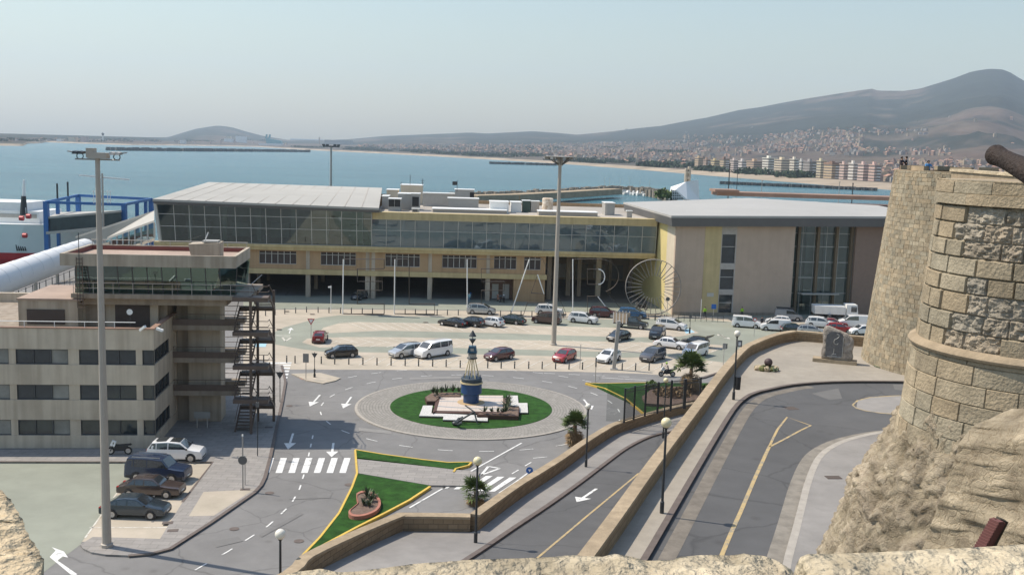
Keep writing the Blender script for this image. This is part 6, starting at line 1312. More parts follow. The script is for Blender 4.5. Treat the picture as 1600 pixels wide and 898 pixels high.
def carparts(sp, cargo=False):
    L, W, H, belt, rw, wbs, pr = SPEC[sp]; wr = W / 2 - .21 if H < 1.6 else (W / 2 - .17 if H < 1.8 else W / 2 - .12)
    xs_ = []
    for (x0, z0), (x1, z1) in zip(pr, pr[1:]):
        n = max(1, int((x0 - x1) / .22))
        for k in range(n): xs_.append(lerp(x0, x1, k / n))
    xs_.append(pr[-1][0]); tab = sorted(pr)
    zt = lambda x: interp(tab, x)
    def hw(x): e = max(0, abs(x) - .36 * L) / (.14 * L); return W / 2 * (1 - .13 * e * e)
    def wz(x, z): return lerp(hw(x) - .02, min(wr, hw(x) - .05), max(0, min(1, (z - belt) / (H - belt))))
    B = MB(); rows = []
    for x in xs_:
        z = zt(x); h = hw(x); zs = min(belt, z - .06); front = abs(x) > L / 2 - .02
        half = [(h - .14, .22), (h - .02, .30), (h, .52), (h - .02, zs), (wz(x, z - .05) if z > belt else h - .05, z - .045), (max(.2, (wz(x, z) if z > belt else h - .08) - .16), z)]
        ring = [(x, y, zz) for y, zz in half] + [(x, -y, zz) for y, zz in reversed(half)]
        rows.append(B.add(ring))
    n = 12
    for a, c in zip(rows, rows[1:]):
        for k in range(n): j = (k + 1) % n; B.face([a + j, a + k, c + k, c + j])
    B.face([rows[0] + k for k in range(n)]); B.face([rows[-1] + k for k in reversed(range(n))])
    me = {'body': B}
    # glass
    def quadoff(pts, off=.012):
        p = [Vector(q) for q in pts]; nrm = (p[1] - p[0]).cross(p[2] - p[0]).normalized(); return [q + nrm * off for q in p]
    cow, rf, rr_, rg = pr[2], pr[3], pr[5], pr[6]
    g = MB(); a, c = cow, rf; t0, t1 = .06, .96; pA = (lerp(a[0], c[0], t0), lerp(a[1], c[1], t0)); pB = (lerp(a[0], c[0], t1), lerp(a[1], c[1], t1))
    yA = hw(pA[0]) - .20; yB = wr - .13
    g.poly(quadoff([(pA[0], -yA, pA[1]), (pA[0], yA, pA[1]), (pB[0], yB, pB[1]), (pB[0], -yB, pB[1])])); me['windscreen'] = g
    g = MB(); pA = (lerp(rr_[0], rg[0], .08), lerp(rr_[1], rg[1], .08)); pB = (lerp(rr_[0], rg[0], .85), lerp(rr_[1], rg[1], .85))
    yA = wr - .18; yB = hw(pB[0]) - .22
    if not cargo: g.poly(quadoff([(pA[0], -yA, pA[1]), (pA[0], yA, pA[1]), (pB[0], yB, pB[1]), (pB[0], -yB, pB[1])])); me['rear_window'] = g
    zl = belt + .04
    for s_ in (1, -1):
        def sidew(b0, b1, t1_, t0_):
            pts = []
            for x, z in (b0, b1, t1_, t0_): pts.append((x, s_ * (wz(x, z) + .012), z))
            q = MB(); q.poly(pts if s_ < 0 else list(reversed(pts))); return q
        ztop = lambda x: zt(x) - .10
        xf = lerp(cow[0], rf[0], .12); xm = lerp(rf[0], rr_[0], .42); xr = lerp(rr_[0], rg[0], .55)
        xtF = lerp(cow[0], rf[0], .93); 
        me['side_window', s_, 0] = sidew((xm + .05, zl), (xf, zl), (xtF, ztop(xtF)), (xm + .05, ztop(xm)))
        if not cargo:
            xq = lerp(xm, xr, .62); me['side_window', s_, 1] = sidew((xq + .04, zl), (xm - .05, zl), (xm - .05, ztop(xm)), (xq + .04, ztop(xq + .04)))
            xe = rr_[0] + .03; me['side_window', s_, 2] = sidew((xr, zl + .03), (xq - .04, zl), (xq - .04, ztop(xq)), (xe, ztop(xe)))
    for s_ in (1, -1):
        q = MB(); y0 = hw(pr[1][0]) - .06; q.hexa([(L / 2 - .38, s_ * y0 - .1, pr[1][1] - .22), (L / 2 - .10, s_ * (y0 - .22) - .14, pr[1][1] - .22), (L / 2 - .10, s_ * (y0 - .22) + .14, pr[1][1] - .22), (L / 2 - .38, s_ * y0 + .08, pr[1][1] - .22)],
              [(L / 2 - .42, s_ * y0 - .1, pr[1][1] - .06), (L / 2 - .14, s_ * (y0 - .22) - .14, pr[1][1] - .07), (L / 2 - .14, s_ * (y0 - .22) + .14, pr[1][1] - .07), (L / 2 - .42, s_ * y0 + .08, pr[1][1] - .06)])
        me['headlight', s_, 0] = q
        q = MB(); zr = pr[6][1] - .08 if H > 1.45 else pr[7][1] + .03; xr0 = -L / 2 + (.06 if H > 1.45 else .03)
        q.box(xr0 - .035, xr0 + .22, s_ * (hw(-L / 2) - .17) - .14, s_ * (hw(-L / 2) - .17) + .14, zr - .26, zr); me['taillight', s_, 0] = q
        q = MB(); xm_ = lerp(cow[0], rf[0], .18); q.hexa([(xm_ - .05, s_ * (hw(0) - .02) - .03, belt + .02), (xm_ + .12, s_ * (hw(0) - .02) - .03, belt + .02), (xm_ + .08, s_ * (hw(0) + .16) + .03, belt + .02), (xm_ - .02, s_ * (hw(0) + .16) + .03, belt + .02)], [(xm_ - .03, s_ * (hw(0) - .02) - .03, belt + .13), (xm_ + .1, s_ * (hw(0) - .02) - .03, belt + .13), (xm_ + .06, s_ * (hw(0) + .16) + .03, belt + .16), (xm_ - .02, s_ * (hw(0) + .16) + .03, belt + .16)]); me['mirror', s_, 0] = q
    q = MB(); q.box(L / 2 - .12, L / 2 + .012, -W * .3, W * .3, .30, .42); q.box(L / 2 - .2, L / 2 - .02, -W * .22, W * .22, .52, pr[0][1] - .02); me['grille'] = q
    q = MB(); q.box(-L / 2 - .015, -L / 2 + .1, -W * .38, W * .38, .28, .40); me['bumper'] = q
    q = MB(); q.box(L / 2 - .02, L / 2 + .022, -.26, .26, .43, .53); me['number_plate', 1, 0] = q
    q = MB(); q.box(-L / 2 - .022, -L / 2 + .02, -.26, .26, .55, .65); me['number_plate', 2, 0] = q
    return me
WH = {}
def wheelmesh(rw):
    k = round(rw, 2)
    if k not in WH:
        t = MB(); pr_ = [(rw * .62, -.10), (rw * .93, -.105), (rw, -.07), (rw, .07), (rw * .93, .105), (rw * .62, .10)]
        rot = lambda p: Vector((p.x, p.z, -p.y))
        t.M = rot; t.lathe(pr_, (0, 0, 0), 20, cap=False); ot = t.build('wheel', M_black, None, smooth=True, sharp=40)
        r_ = MB(M=rot); r_.lathe([(.02, -.095), (rw * .2, -.095), (rw * .25, -.08), (rw * .66, -.1), (rw * .66, .1), (rw * .25, .08), (rw * .2, .095), (.02, .095)], (0, 0, 0), 10, cap=False); orr = r_.build('rim', M_rim, None, smooth=False)
        WH[k] = (ot.data, orr.data); bpy.data.objects.remove(ot); bpy.data.objects.remove(orr)
    return WH[k]
MESHES = {}
MN = {'windscreen': M_cglass, 'rear_window': M_cglass, 'side_window': M_cglass, 'headlight': M_hl, 'taillight': M_tl, 'grille': M_trim, 'bumper': M_trim, 'number_plate': M_plate, 'mirror': M_trim}
def mkobj(name, data, parent):
    o = bpy.data.objects.new(name, data); COL.objects.link(o); o.parent = parent; return o
def car(sp, loc, rz, pm, label, cat='car', name='parked_car', cargo=False, group='cars parked in the harbour forecourt', scale=1.0):
    key = (sp, cargo)
    if key not in MESHES:
        parts = {}
        for k, mb in carparts(sp, cargo).items():
            nm = k if isinstance(k, str) else k[0]
            o = mb.build(nm, MN.get(nm, M_wpaint), None, smooth=(nm == 'body'), sharp=32); parts[k] = o.data; bpy.data.objects.remove(o)
        MESHES[key] = parts
    t = thing(name, label, cat, (loc[0], loc[1], loc[2]), rz, group); t.scale = (scale,) * 3
    L, W, H, belt, rw, wbs, pr = SPEC[sp]
    for k, me in MESHES[key].items():
        nm = k if isinstance(k, str) else k[0]; o = mkobj(nm, me, t)
        if nm == 'body': o.material_slots[0].link = 'OBJECT'; o.material_slots[0].material = pm
    wt, wr_ = wheelmesh(rw); off = (pr[0][0] + pr[-1][0]) / 2
    for sx in (1, -1):
        for sy in (1, -1):
            o = mkobj('wheel', wt, t); o.location = (off + sx * wbs / 2 + .03, sy * (W / 2 - .06), rw); r_ = mkobj('rim', wr_, o)
            a = ARCH.setdefault(round(rw, 2), None)
            if a is None:
                q = MB(M=lambda p: Vector((p.x, p.z, p.y))); q.lathe([(.01, 0), (rw + .055, 0), (rw + .055, .02), (.01, .02)], (0, 0, 0), 20, cap=False); oo = q.build('wheel_arch', M_trim); ARCH[round(rw, 2)] = a = oo.data; bpy.data.objects.remove(oo)
            o = mkobj('wheel_arch', a, t); o.location = (off + sx * wbs / 2 + .03, sy * (W / 2 - .012) - .01, rw + .015)
    return t
ARCH = {}
C_w = paint('car_white', (.78, .78, .78)); C_b = paint('car_black', (.012, .012, .014)); C_navy = paint('car_navy', (.012, .022, .05)); C_mar = paint('car_maroon', (.075, .012, .018)); C_red = paint('car_red', (.30, .012, .018)); C_dred = paint('car_dark_red', (.20, .014, .016))
C_sil = paint('car_silver', (.50, .51, .52), .5); C_grey = paint('car_grey', (.10, .10, .11), .4); C_taupe = paint('car_taupe', (.075, .055, .05), .3); C_slate = paint('car_slate', (.03, .045, .06), .3); C_green = paint('car_dark_green', (.016, .028, .026)); C_blue = paint('car_blue', (.03, .12, .26)); C_dblue = paint('car_deep_blue', (.02, .035, .075)); C_brown = paint('car_brown', (.06, .028, .024)); C_lgrey = paint('car_light_grey', (.30, .31, .32))
def cp(x, y, z=0.0): p = G(x, y, z); return (p.x, p.y, z)
D = R
CARS = [
 ('suv', (276, 717), 3, C_w, 'white crossover with black glass roof nearest the office wall', .02),
 ('bigsuv', (248, 748), -4, C_dblue, 'dark blue off-roader with spare wheel on its tail', .02),
 ('oldsedan', (237, 772), -2, C_taupe, 'old brownish grey saloon between the off-roader and the navy saloon', .02),
 ('sedan', (212, 804), -1, C_slate, 'dark slate saloon parked right behind the tall beige mast', .02),
 ('hatch', (500, 533), 93, C_dred, 'red car seen from behind beside the give way sign', .025),
 ('hatch', (533, 557), 203, C_b, 'small black hatchback alone behind the bollards at the left', .025),
 ('mpv', (635, 556), 222, C_sil, 'silver people carrier next to the white passenger van', .025),
 ('van', (677, 556), 226, C_w, 'white passenger van with dark side windows in the bollard row', .025),
 ('hatch', (780, 561), 222, C_mar, 'dark maroon hatchback just right of the buoy', .025),
 ('hatch', (882, 563), 240, C_red, 'bright red hatchback in the bollard row, right of the tall mast', .025),
 ('hatch', (951, 564), 236, C_w, 'white hatchback half hidden by the slanted grey post', .025),
 ('mpv', (1020, 562), 236, C_grey, 'dark grey people carrier in the bollard row near the palm', .025),
 ('coupe', (707, 509), 150, C_b, 'low black coupe at the left end of the upper row', .025),
 ('hatch', (736, 509), 152, C_b, 'black hatchback between the black coupe and the white one', .025),
 ('hatch', (767, 509), 150, C_w, 'white hatchback with dark roof window in the upper row', .025),
 ('sedan', (798, 505), 155, C_green, 'dark green saloon seen from behind in the upper row', .025),
 ('mpv', (752, 490), -4, C_sil, 'silver people carrier parked across beside a white flagpole-like letter edge', .025),
 ('minivan', (854, 505), 160, C_brown, 'dark brown people carrier half behind the tall mast', .025),
 ('suv', (858, 491), -8, C_w, 'white crossover behind the brown people carrier', .025),
 ('suv', (911, 504), -22, C_w, 'white crossover standing free right of the tall mast', .025),
 ('suv', (942, 495), -5, C_mar, 'dark maroon crossover in the back row below the letter R', .025),
 ('mpv', (988, 496), -12, C_blue, 'bright blue people carrier behind the stake truck', .025),
 ('mpv', (1049, 514), -25, C_w, 'white people carrier with black roof beside the blue bay', .025),
 ('sedan', (967, 531), 235, C_b, 'black saloon facing the viewer behind the slanted grey post', .025),
 ('suv', (1027, 527), 252, C_b, 'dark dusty estate car nose-on behind the old white saloon', .025),
 ('oldsedan', (1048, 543), -27, C_w, 'old square white saloon with its nose to the right', .025),
 ('hatch', (1085, 541), 160, C_b, 'black car with a rear door standing open', .025),
 ('minivan', (1086, 556), 232, C_w, 'white boxy van mostly hidden by the palm crown', .025),
 ('minivan', (1166, 511), -14, C_w, 'white glazed van at the left end of the row below the hall', .025),
 ('minivan', (1211, 516), 168, C_w, 'white panel van with dark rear seen beyond the terrace wall', .025),
 ('hatch', (1216, 507), 165, C_w, 'white hatchback with only its roof showing behind the white panel van', .025),
 ('minivan', (1231, 500), -8, C_lgrey, 'pale grey panel van with a roof rack in front of the hall glazing', .012),
 ('hatch', (1241, 520), 0, C_green, 'dark greenish car whose roof shows above the terrace wall', .025),
 ('hatch', (1266, 522), -15, C_sil, 'silver car behind the terrace wall left of the carved stone', .025),
 ('suv', (1281, 511), -20, C_w, 'white off-road car with nose towards the red cars', .025),
 ('coupe', (1302, 510), -15, C_dred, 'dark red low car behind the brighter red one', .025),
 ('hatch', (1311, 519), -15, C_red, 'bright red hatchback just above the carved stone', .025),
 ('van', (1335, 511), 175, C_w, 'long white van with one side window by the round tower', .025),
 ('hatch', (1346, 522), 190, C_w, 'white hatchback cut off by the round tower edge', .025),
 ('hatch', (562, 467), 252, C_slate, 'dark blue car in the shade of the parking arcade', .025),
]
CARGO = {29, 31, 37}
for i, (sp, px, rz_d, pm, lb, z) in enumerate(CARS):
    p = cp(*px, z=z if i > 3 else .02); isv = sp in ('van', 'minivan')
    t = car(sp, p, R(rz_d), pm, lb, 'van' if isv else 'car', 'parked_van' if isv else 'parked_car', cargo=i in CARGO)
    L, W, H, belt, rw, wbs, pr = SPEC[sp]
    if i == 0: q = MB(); q.poly([(-1.5, -.6, H - .02), (.45, -.6, H - .07), (.45, .6, H - .07), (-1.5, .6, H - .02)]); q.v = [v + Vector((0, 0, .035)) for v in q.v]; q.build('roof_glass', M_cglass, t, local=True)
    if i in (1, 22):
        for s_ in (1, -1): q = MB(); q.bar((-1.8, s_ * .66, H + .01), (.4, s_ * .66, H + .0), .05, .06); q.build('roof_rail', M_rim, t, local=True)
    if i == 1:
        q = MB(M=lambda p: Vector((p.z, p.x, p.y))); q.lathe([(.02, -2.56), (.33, -2.56), (.36, -2.5), (.36, -2.38), (.02, -2.38)], (0, .98, 0), 18, cap=False); q.build('spare_wheel', M_cglass, t, local=True)
        q = MB(); q.box(-2.2, 2.2, -W / 2 - .012, W / 2 + .012, .36, .52); q.build('side_trim', M_trim, t, local=True)
    if i == 31:
        q = MB(); [q.bar((x, -.8, H + .1), (x, .8, H + .1), .05, .05) for x in (-1.8, -.9, 0, .7)]; [q.bar((-1.9, y, H + .16), (.8, y, H + .16), .04, .05) for y in (-.8, -.4, 0, .4, .8)]; q.build('roof_rack', M_dark, t, local=True)
    if i == 26:
        q = MB(); q.hexa([(-.9, -.9, .4), (-.2, -1.75, .4), (-.16, -1.72, .4), (-.86, -.86, .4)], [(-.9, -.85, 1.0), (-.2, -1.7, 1.0), (-.16, -1.67, 1.0), (-.86, -.81, 1.0)]); q.build('open_door', C_b, t, local=True)
        q = MB(); q.hexa([(-2.0, -.8, 1.45), (-2.0, .8, 1.45), (-1.5, .75, 1.42), (-1.5, -.75, 1.42)], [(-2.6, -.8, 1.75), (-2.6, .8, 1.75), (-1.5, .75, 1.47), (-1.5, -.75, 1.47)]); q.build('open_tailgate', C_b, t, local=True)
    if i == 7:
        for s_ in (1, -1): q = MB(); q.poly([(-2.2, s_ * (W / 2 - .06), 1.28), (.55, s_ * (W / 2 - .06), 1.28), (.5, s_ * (W / 2 - .105), 1.75), (-2.15, s_ * (W / 2 - .105), 1.75)]); q.build('side_glazing', M_cglass, t, local=True)
# stake truck
t = thing('stake_truck', 'small dark pickup truck with tall pale stake-sided bed', 'truck', cp(985, 512, .025), R(-20), 'cars parked in the harbour forecourt')
q = carparts('suv')['body']; q = MB()
pr = [(2.6, .75), (2.5, .98), (1.5, 1.12), (1.0, 1.68), (.2, 1.74), (-.25, 1.66), (-.3, .9)]
rows = []
for x, z in pr: h = .86; rows.append(q.add([(x, h - .1, .35), (x, h, .5), (x, h, min(1.05, z - .05)), (x, h - (.14 if z > 1.2 else .06), z - .03), (x, .5, z), (x, -.5, z), (x, -h + (.14 if z > 1.2 else .06), z - .03), (x, -h, min(1.05, z - .05)), (x, -h, .5), (x, -h + .1, .35)]))
for a, c in zip(rows, rows[1:]):
    for k in range(10): j = (k + 1) % 10; q.face([a + j, a + k, c + k, c + j])
q.face([rows[0] + k for k in range(10)]); q.face([rows[-1] + k for k in reversed(range(10))]); q.build('cab', C_slate, t, smooth=True, sharp=30, local=True)
q = MB(); q.poly([(1.46, -.68, 1.18), (1.46, .68, 1.18), (1.06, .60, 1.64), (1.06, -.60, 1.64)]); q.build('windscreen', M_cglass, t, local=True)
for s_ in (1, -1): q = MB(); q.poly([(-.1, s_ * .875, 1.1), (1.2, s_ * .875, 1.1), (.95, s_ * .77, 1.6), (-.1, s_ * .77, 1.6)]); q.build('side_window', M_cglass, t, local=True); q = MB(); q.box(2.5, 2.62, s_ * .65 - .13, s_ * .65 + .13, .72, .9); q.build('headlight', M_hl, t, local=True)
q = MB(); q.box(-2.5, -.35, -.9, .9, .6, .8); q.build('bed', M_trim, t, local=True)
M_stake = mat('stake_wood', (.52, .40, .28), .8, .15, 3); M_stakeb = mat('stake_bar', (.72, .70, .66), .7)
for s_ in (1, -1): q = MB(); q.box(-2.5, -.35, s_ * .88 - .02, s_ * .88 + .02, .803, 2.15); q.build('bed_side', M_stake, t, local=True)
q = MB(); q.box(-2.52, -2.47, -.86, .86, .803, 2.15); q.build('tailboard', M_stake, t, local=True)
for s_ in (1, -1):
    for x in (-2.45, -2.0, -1.5, -1.0, -.45): q = MB(); q.box(x - .07, x + .07, s_ * .92 - .03, s_ * .92 + .03, .7, 2.3); q.build('stake', M_stakeb, t, local=True)
for sx in (1.75, -1.6):
    for sy in (.78, -.78): o = mkobj('wheel', wheelmesh(.36)[0], t); o.location = (sx, sy, .36); mkobj('rim', wheelmesh(.36)[1], o)
# dump truck
t = thing('dump_truck', 'white tipper lorry standing in the shade before the hall glazing', 'lorry', cp(1303, 501.5, .03), R(-3))
q = MB(); q.box(-3.2, 3.4, -.45, .45, .75, 1.0); q.build('chassis', M_trim, t, local=True)
q = MB(); q.hexa([(-3.3, -1.15, 1.25), (1.3, -1.15, 1.25), (1.3, 1.15, 1.25), (-3.3, 1.15, 1.25)], [(-3.5, -1.25, 2.55), (1.4, -1.25, 2.55), (1.4, 1.25, 2.55), (-3.5, 1.25, 2.55)]); q.build('tipper_body', M_wpaint, t, local=True)
q = MB(); [q.box(x, x + .1, -1.29, 1.29, 1.25, 2.5) for x in (-3.4, -2.2, -1.0, .2, 1.3)]; q.build('body_ribs', M_wpaint, t, local=True)
q = MB(); q.hexa([(1.6, -1.15, .9), (3.5, -1.15, .9), (3.5, 1.15, .9), (1.6, 1.15, .9)], [(1.6, -1.1, 2.9), (3.25, -1.1, 2.9), (3.25, 1.1, 2.9), (1.6, 1.1, 2.9)]); q.build('cab', M_wpaint, t, local=True)
q = MB(); q.poly([(3.45, -1.0, 1.75), (3.45, 1.0, 1.75), (3.3, 1.0, 2.7), (3.3, -1.0, 2.7)]); q.v = [v + Vector((.02, 0, 0)) for v in q.v]; q.build('windscreen', M_cglass, t, local=True)
for s_ in (1, -1): q = MB(); q.box(2.3, 3.2, s_ * 1.14 - .02, s_ * 1.14 + .02, 1.75, 2.6); q.build('side_window', M_cglass, t, local=True)
for sx in (2.6, -1.2, -2.3):
    for sy in (.95, -.95): o = mkobj('wheel', wheelmesh(.5)[0], t); o.location = (sx, sy, .5); mkobj('rim', wheelmesh(.5)[1], o)
# scooters and motorcycles
def moto(loc, rz, label, rider=False, scoot=False, body=None, rack=True):
    t = thing('scooter' if scoot else 'motorcycle', label, 'motorcycle', loc, rz, 'motorcycles and scooters')
    for x in (.70, -.68): o = mkobj('wheel', wheelmesh(.32)[0], t); o.location = (x, 0, .32); o.scale = (1, .6, 1); mkobj('rim', wheelmesh(.32)[1], o)
    bm_ = body or M_black
    q = MB(); q.hexa([(-.45, -.14, .35), (.4, -.14, .32), (.4, .14, .32), (-.45, .14, .35)], [(-.75, -.13, .78), (.35, -.15, .85), (.35, .15, .85), (-.75, .13, .78)]); q.build('frame', bm_, t, local=True)
    q = MB(); q.hexa([(-.95, -.15, .80), (.0, -.14, .76), (.0, .14, .76), (-.95, .15, .80)], [(-.9, -.13, .92), (.0, -.12, .84), (.0, .12, .84), (-.9, .13, .92)]); q.build('seat', M_black, t, local=True)
    q = MB(); q.tube((.72, .1, .32), (.42, .1, 1.0), .04, 6); q.tube((.72, -.1, .32), (.42, -.1, 1.0), .04, 6); q.tube((.40, -.36, 1.05), (.42, .36, 1.05), .03, 6); q.build('fork_and_bars', M_dark, t, local=True)
    q = MB(); q.hexa([(.35, -.17, .72), (.75, -.1, .8), (.75, .1, .8), (.35, .17, .72)], [(.25, -.14, 1.08), (.55, -.12, 1.22), (.55, .12, 1.22), (.25, .14, 1.08)]); q.build('fairing', M_wpaint if scoot or rider else bm_, t, local=True)
    if rack: q = MB(); q.hexa([(-1.15, -.22, .95), (-.75, -.22, .95), (-.75, .22, .95), (-1.15, .22, .95)], [(-1.12, -.2, 1.28), (-.78, -.2, 1.28), (-.78, .2, 1.28), (-1.12, .2, 1.28)]); q.build('top_box', M_fascia, t, local=True)
    return t
moto(cp(187, 709.5, .14), R(188), 'black and white scooter against the office wall', scoot=True, rack=False)
mt_ = moto(cp(1042, 588, .0), R(183), 'touring motorcycle being ridden along the road by the palm', rider=True)
moto(cp(734, 468, .0), R(80), 'blue motorcycle in the shade under the terminal, left one', body=M_blue); moto(cp(779, 471, .0), R(110), 'dark motorcycle by the brown recess under the terminal', body=M_redp); moto(cp(787, 472, 0), R(95), 'dark scooter beside the motorcycle at the brown recess', scoot=True)
moto(cp(1003, 484, .012), R(15), 'black motorcycle parked below the wheel sculpture'); moto(cp(1303, 503, .02), R(20), 'dark motorcycle behind the red cars')
# ================================================================== street furniture
def mast(name, label, base, top, r0_, r1_, head):
    t = thing(name, label, 'light mast', base); b = MB(); n = 12
    b.lathe([(r0_ * 1.3, 0), (r0_ * 1.3, .2), (r0_, .24), (r0_, .25), (r1_, top.z - base.z)], base, n); b.build('shaft', M_pole, t, smooth=True, sharp=20); head(t, top); return t
def head1(t, top):
    b = MB(); b.box(top.x - .5, top.x + .65, top.y - .3, top.y + .3, top.z - .0, top.z + .36); b.box(top.x - .62, top.x - .2, top.y - .2, top.y + .4, top.z + .05, top.z + .62); b.build('winch_box', M_pole, t)
    b = MB(); b.tube(top + Vector((-1.35, 0, -.06)), top + Vector((1.35, 0, -.06)), .045, 6); b.build('cross_arm', M_steel, t)
    for sx in (-1.12, 1.12):
        b = MB(); c = top + Vector((sx, 0, .12))
        for k in range(14):
            a, d = 2 * math.pi * k / 14, 2 * math.pi * (k + 1) / 14; b.tube(c + Vector((.2 * math.cos(a), .15, .19 * math.sin(a))), c + Vector((.2 * math.cos(d), .15, .19 * math.sin(d))), .03, 5)
        b.build('lamp_bracket', M_dark, t)
        for q in (-.17, .17): b = MB(); b.hexa([c + Vector((q - .15, -.3, .12)), c + Vector((q + .15, -.3, .12)), c + Vector((q + .15, .3, .16)), c + Vector((q - .15, .3, .16))], [c + Vector((q - .11, -.25, .3)), c + Vector((q + .13, -.25, .26)), c + Vector((q + .13, .25, .3)), c + Vector((q - .11, .25, .33))]); b.build('floodlight', M_galv if sx > 0 else M_dark, t)
        b = MB(); s_ = 1 if sx > 0 else -1; b.bar(c + Vector((s_ * .2, 0, .2)), c + Vector((s_ * .66, 0, .28)), .22, .07); b.build('reflector', M_steel, t)
b_ = G(167, 853, .13); tz = P(158, 248, b_.y).z
mast('light_mast', 'tall beige light mast standing on the pavement corner by the four parked cars', b_, Vector((b_.x, b_.y, tz)), .29, .14, head1)
def head2(t, top):
    b = MB(); b.lathe([(2.1, .02), (2.15, .12), (1.2, .14), (.05, .18)], top, 20); b.build('lamp_ring', M_galv, t)
    b = MB()
    for k in range(8): a = k * .785; b.bar(top + Vector((.25 * math.cos(a), .25 * math.sin(a), -1.0)), top + Vector((1.7 * math.cos(a), 1.7 * math.sin(a), 0)), .12, .12)
    b.build('brackets', M_fascia, t); b = MB(); b.lathe([(.35, -1.1), (.45, -.5), (.2, 0)], top, 12); b.build('collar', M_galv, t)
    for k in range(8): a = k * .785 + .2; b = MB(); c = top + Vector((1.9 * math.cos(a), 1.9 * math.sin(a), -.28)); b.cbox(c, .55, .4, .3, a); b.build('floodlight', M_steel, t)
b_ = G(865, 539, .02); tz = P(875, 246, b_.y).z
mast('light_mast', 'tall pale light mast with round lamp crown in the middle of the car park', b_, Vector((b_.x, b_.y, tz)), .34, .21, head2)
pb = P(517, 300, 330); tz = P(517.5, 229, 330).z
t = thing('light_mast', 'slim grey light mast rising behind the terminal roof', 'light mast', (pb.x, 330, 0)); b = MB(); b.lathe([(.5, 0), (.3, tz)], (pb.x, 330, 0), 8); b.build('shaft', M_galv, t)
b = MB(); b.bar((pb.x - 2.6, 330, tz), (pb.x + 2.6, 330, tz), .5, .4); b.build('lamp_bar', M_fascia, t)
for k in (-2, -1, 1, 2): b = MB(); b.cbox((pb.x + k * 1.2, 330, tz + .2), .9, .6, .5); b.build('floodlight', M_fascia, t)
b = MB(); b.lathe([(.5, -2), (.5, 0)], (pb.x, 330, 0), 8); b.build('base', M_galv, t)
# globe lamps on the ramps
def globe(name, label, base, topz, r, gm, bin_=False, flood=False, yl=False):
    t = thing(name, label, 'street lamp', base, 0, 'globe lamps along the ramps')
    b = MB(); h = topz - base.z; b.lathe([(.1, 0), (.1, .55), (.065, .6), (.055, h - r * 1.6)], base, 10); b.build('post', M_dark, t, smooth=True, sharp=30)
    b = MB(); b.sphere((base.x, base.y, topz - r), r, 20, 14); b.build('globe', gm, t, smooth=True)
    b = MB(); b.lathe([(.06, 0), (.12, .08), (.12, .14)], (base.x, base.y, topz - 2 * r - .06), 10); b.build('collar', M_dark, t, smooth=False)
    return t
def topz(x, y, Y): return P(x, y, Y).z
p = G(1034, 801, ZU + .14); globe('globe_lamp', 'globe lamp with yellowed ball beside the upper road kerb', p, topz(1042, 652, p.y), .25, M_globey)
p = G(1146, 624, ZU + .14); t = globe('globe_lamp', 'globe lamp with square floodlight and litter bin at the terrace edge', p, topz(1152, 516, p.y), .22, M_globe)
z = topz(1152, 536, p.y); b = MB(); b.box(p.x - .02, p.x + .32, p.y - .22, p.y - .06, z - .22, z + .22); b.build('floodlight', M_fascia, t); b = MB(); b.box(p.x + .06, p.x + .24, p.y - .235, p.y - .222, z - .13, z + .13); b.build('lens', M_hl, t)
z = topz(1149, 598, p.y); b = MB(); b.lathe([(.18, -.45), (.2, .45), (.16, .45)], (p.x + .25, p.y, z), 12); tag(b.build('litter_bin', M_black), 'black litter bin hanging on the terrace lamp post', 'bin')
p = GR(915.5, 729, .13); globe('globe_lamp', 'white globe lamp on the lower ramp near the short palm', p, topz(920.5, 630, p.y), .21, M_globe)
p = GR(743, 847, .13); globe('globe_lamp', 'pale globe lamp on the lower ramp beside the corner of its wall', p, topz(747, 713, p.y), .235, M_globey)
p = GR(1036, 684, .13); globe('globe_lamp', 'yellowed globe lamp rising through the iron railing', p, topz(1042.5, 590, p.y), .22, M_globey)
p = P(438, 900, 46); p.z = 4.0; globe('globe_lamp', 'white globe lamp at the bottom edge beside the ramp wall end', p, topz(438, 826, 46), .25, M_globe)
# railing on ramp wall
px = [(975, 659, 606), (990, 654.5, 602), (1007.5, 649, 600), (1027, 645, 596.5), (1047.5, 641, 593.5), (1069, 637, 591.5), (1093, 632, 589)]
bs = [GR(x, y, 1.06) for x, y, _ in px]; ts = [Vector((q.x, q.y, P(x, y2, q.y).z)) for q, (x, y, y2) in zip(bs, px)]
t = thing('iron_railing', 'dark iron railing with vertical bars on top of the ramp wall', 'railing', bs[0])
for i, (a, c) in enumerate(zip(bs, ts)): w_ = .16 if i != 5 else .28; b = MB(); b.box(a.x - w_ / 2, a.x + w_ / 2, a.y - w_ / 2, a.y + w_ / 2, a.z - .06, c.z); b.build('post', M_dark, t)
for (a, c, d, e) in zip(bs, ts, bs[1:], ts[1:]):
    b = MB(); b.bar(c - Vector((0, 0, .12)), e - Vector((0, 0, .12)), .06, .06); b.bar(c - Vector((0, 0, .45)), e - Vector((0, 0, .45)), .05, .05); b.bar(a + Vector((0, 0, .12)), d + Vector((0, 0, .12)), .06, .06)
    for k in range(1, 12): f = k / 12; b.tube(a.lerp(d, f) + Vector((0, 0, .1)), c.lerp(e, f) - Vector((0, 0, .12)), .03, 4)
    b.build('bar_panel', M_dark, t)
b = MB(); a = G(957, 660, 3); b_2 = bs[0]; a = bs[0] + Vector((-1.5, .9, -.2)); b.poly([a, bs[0], ts[0], Vector((a.x, a.y, ts[0].z + .1))]); tag(b.build('glass_screen', glassmat('screen_clear', (.8, .82, .82), .06, .85)), 'clear screen panel at the left end of the iron railing', 'screen')
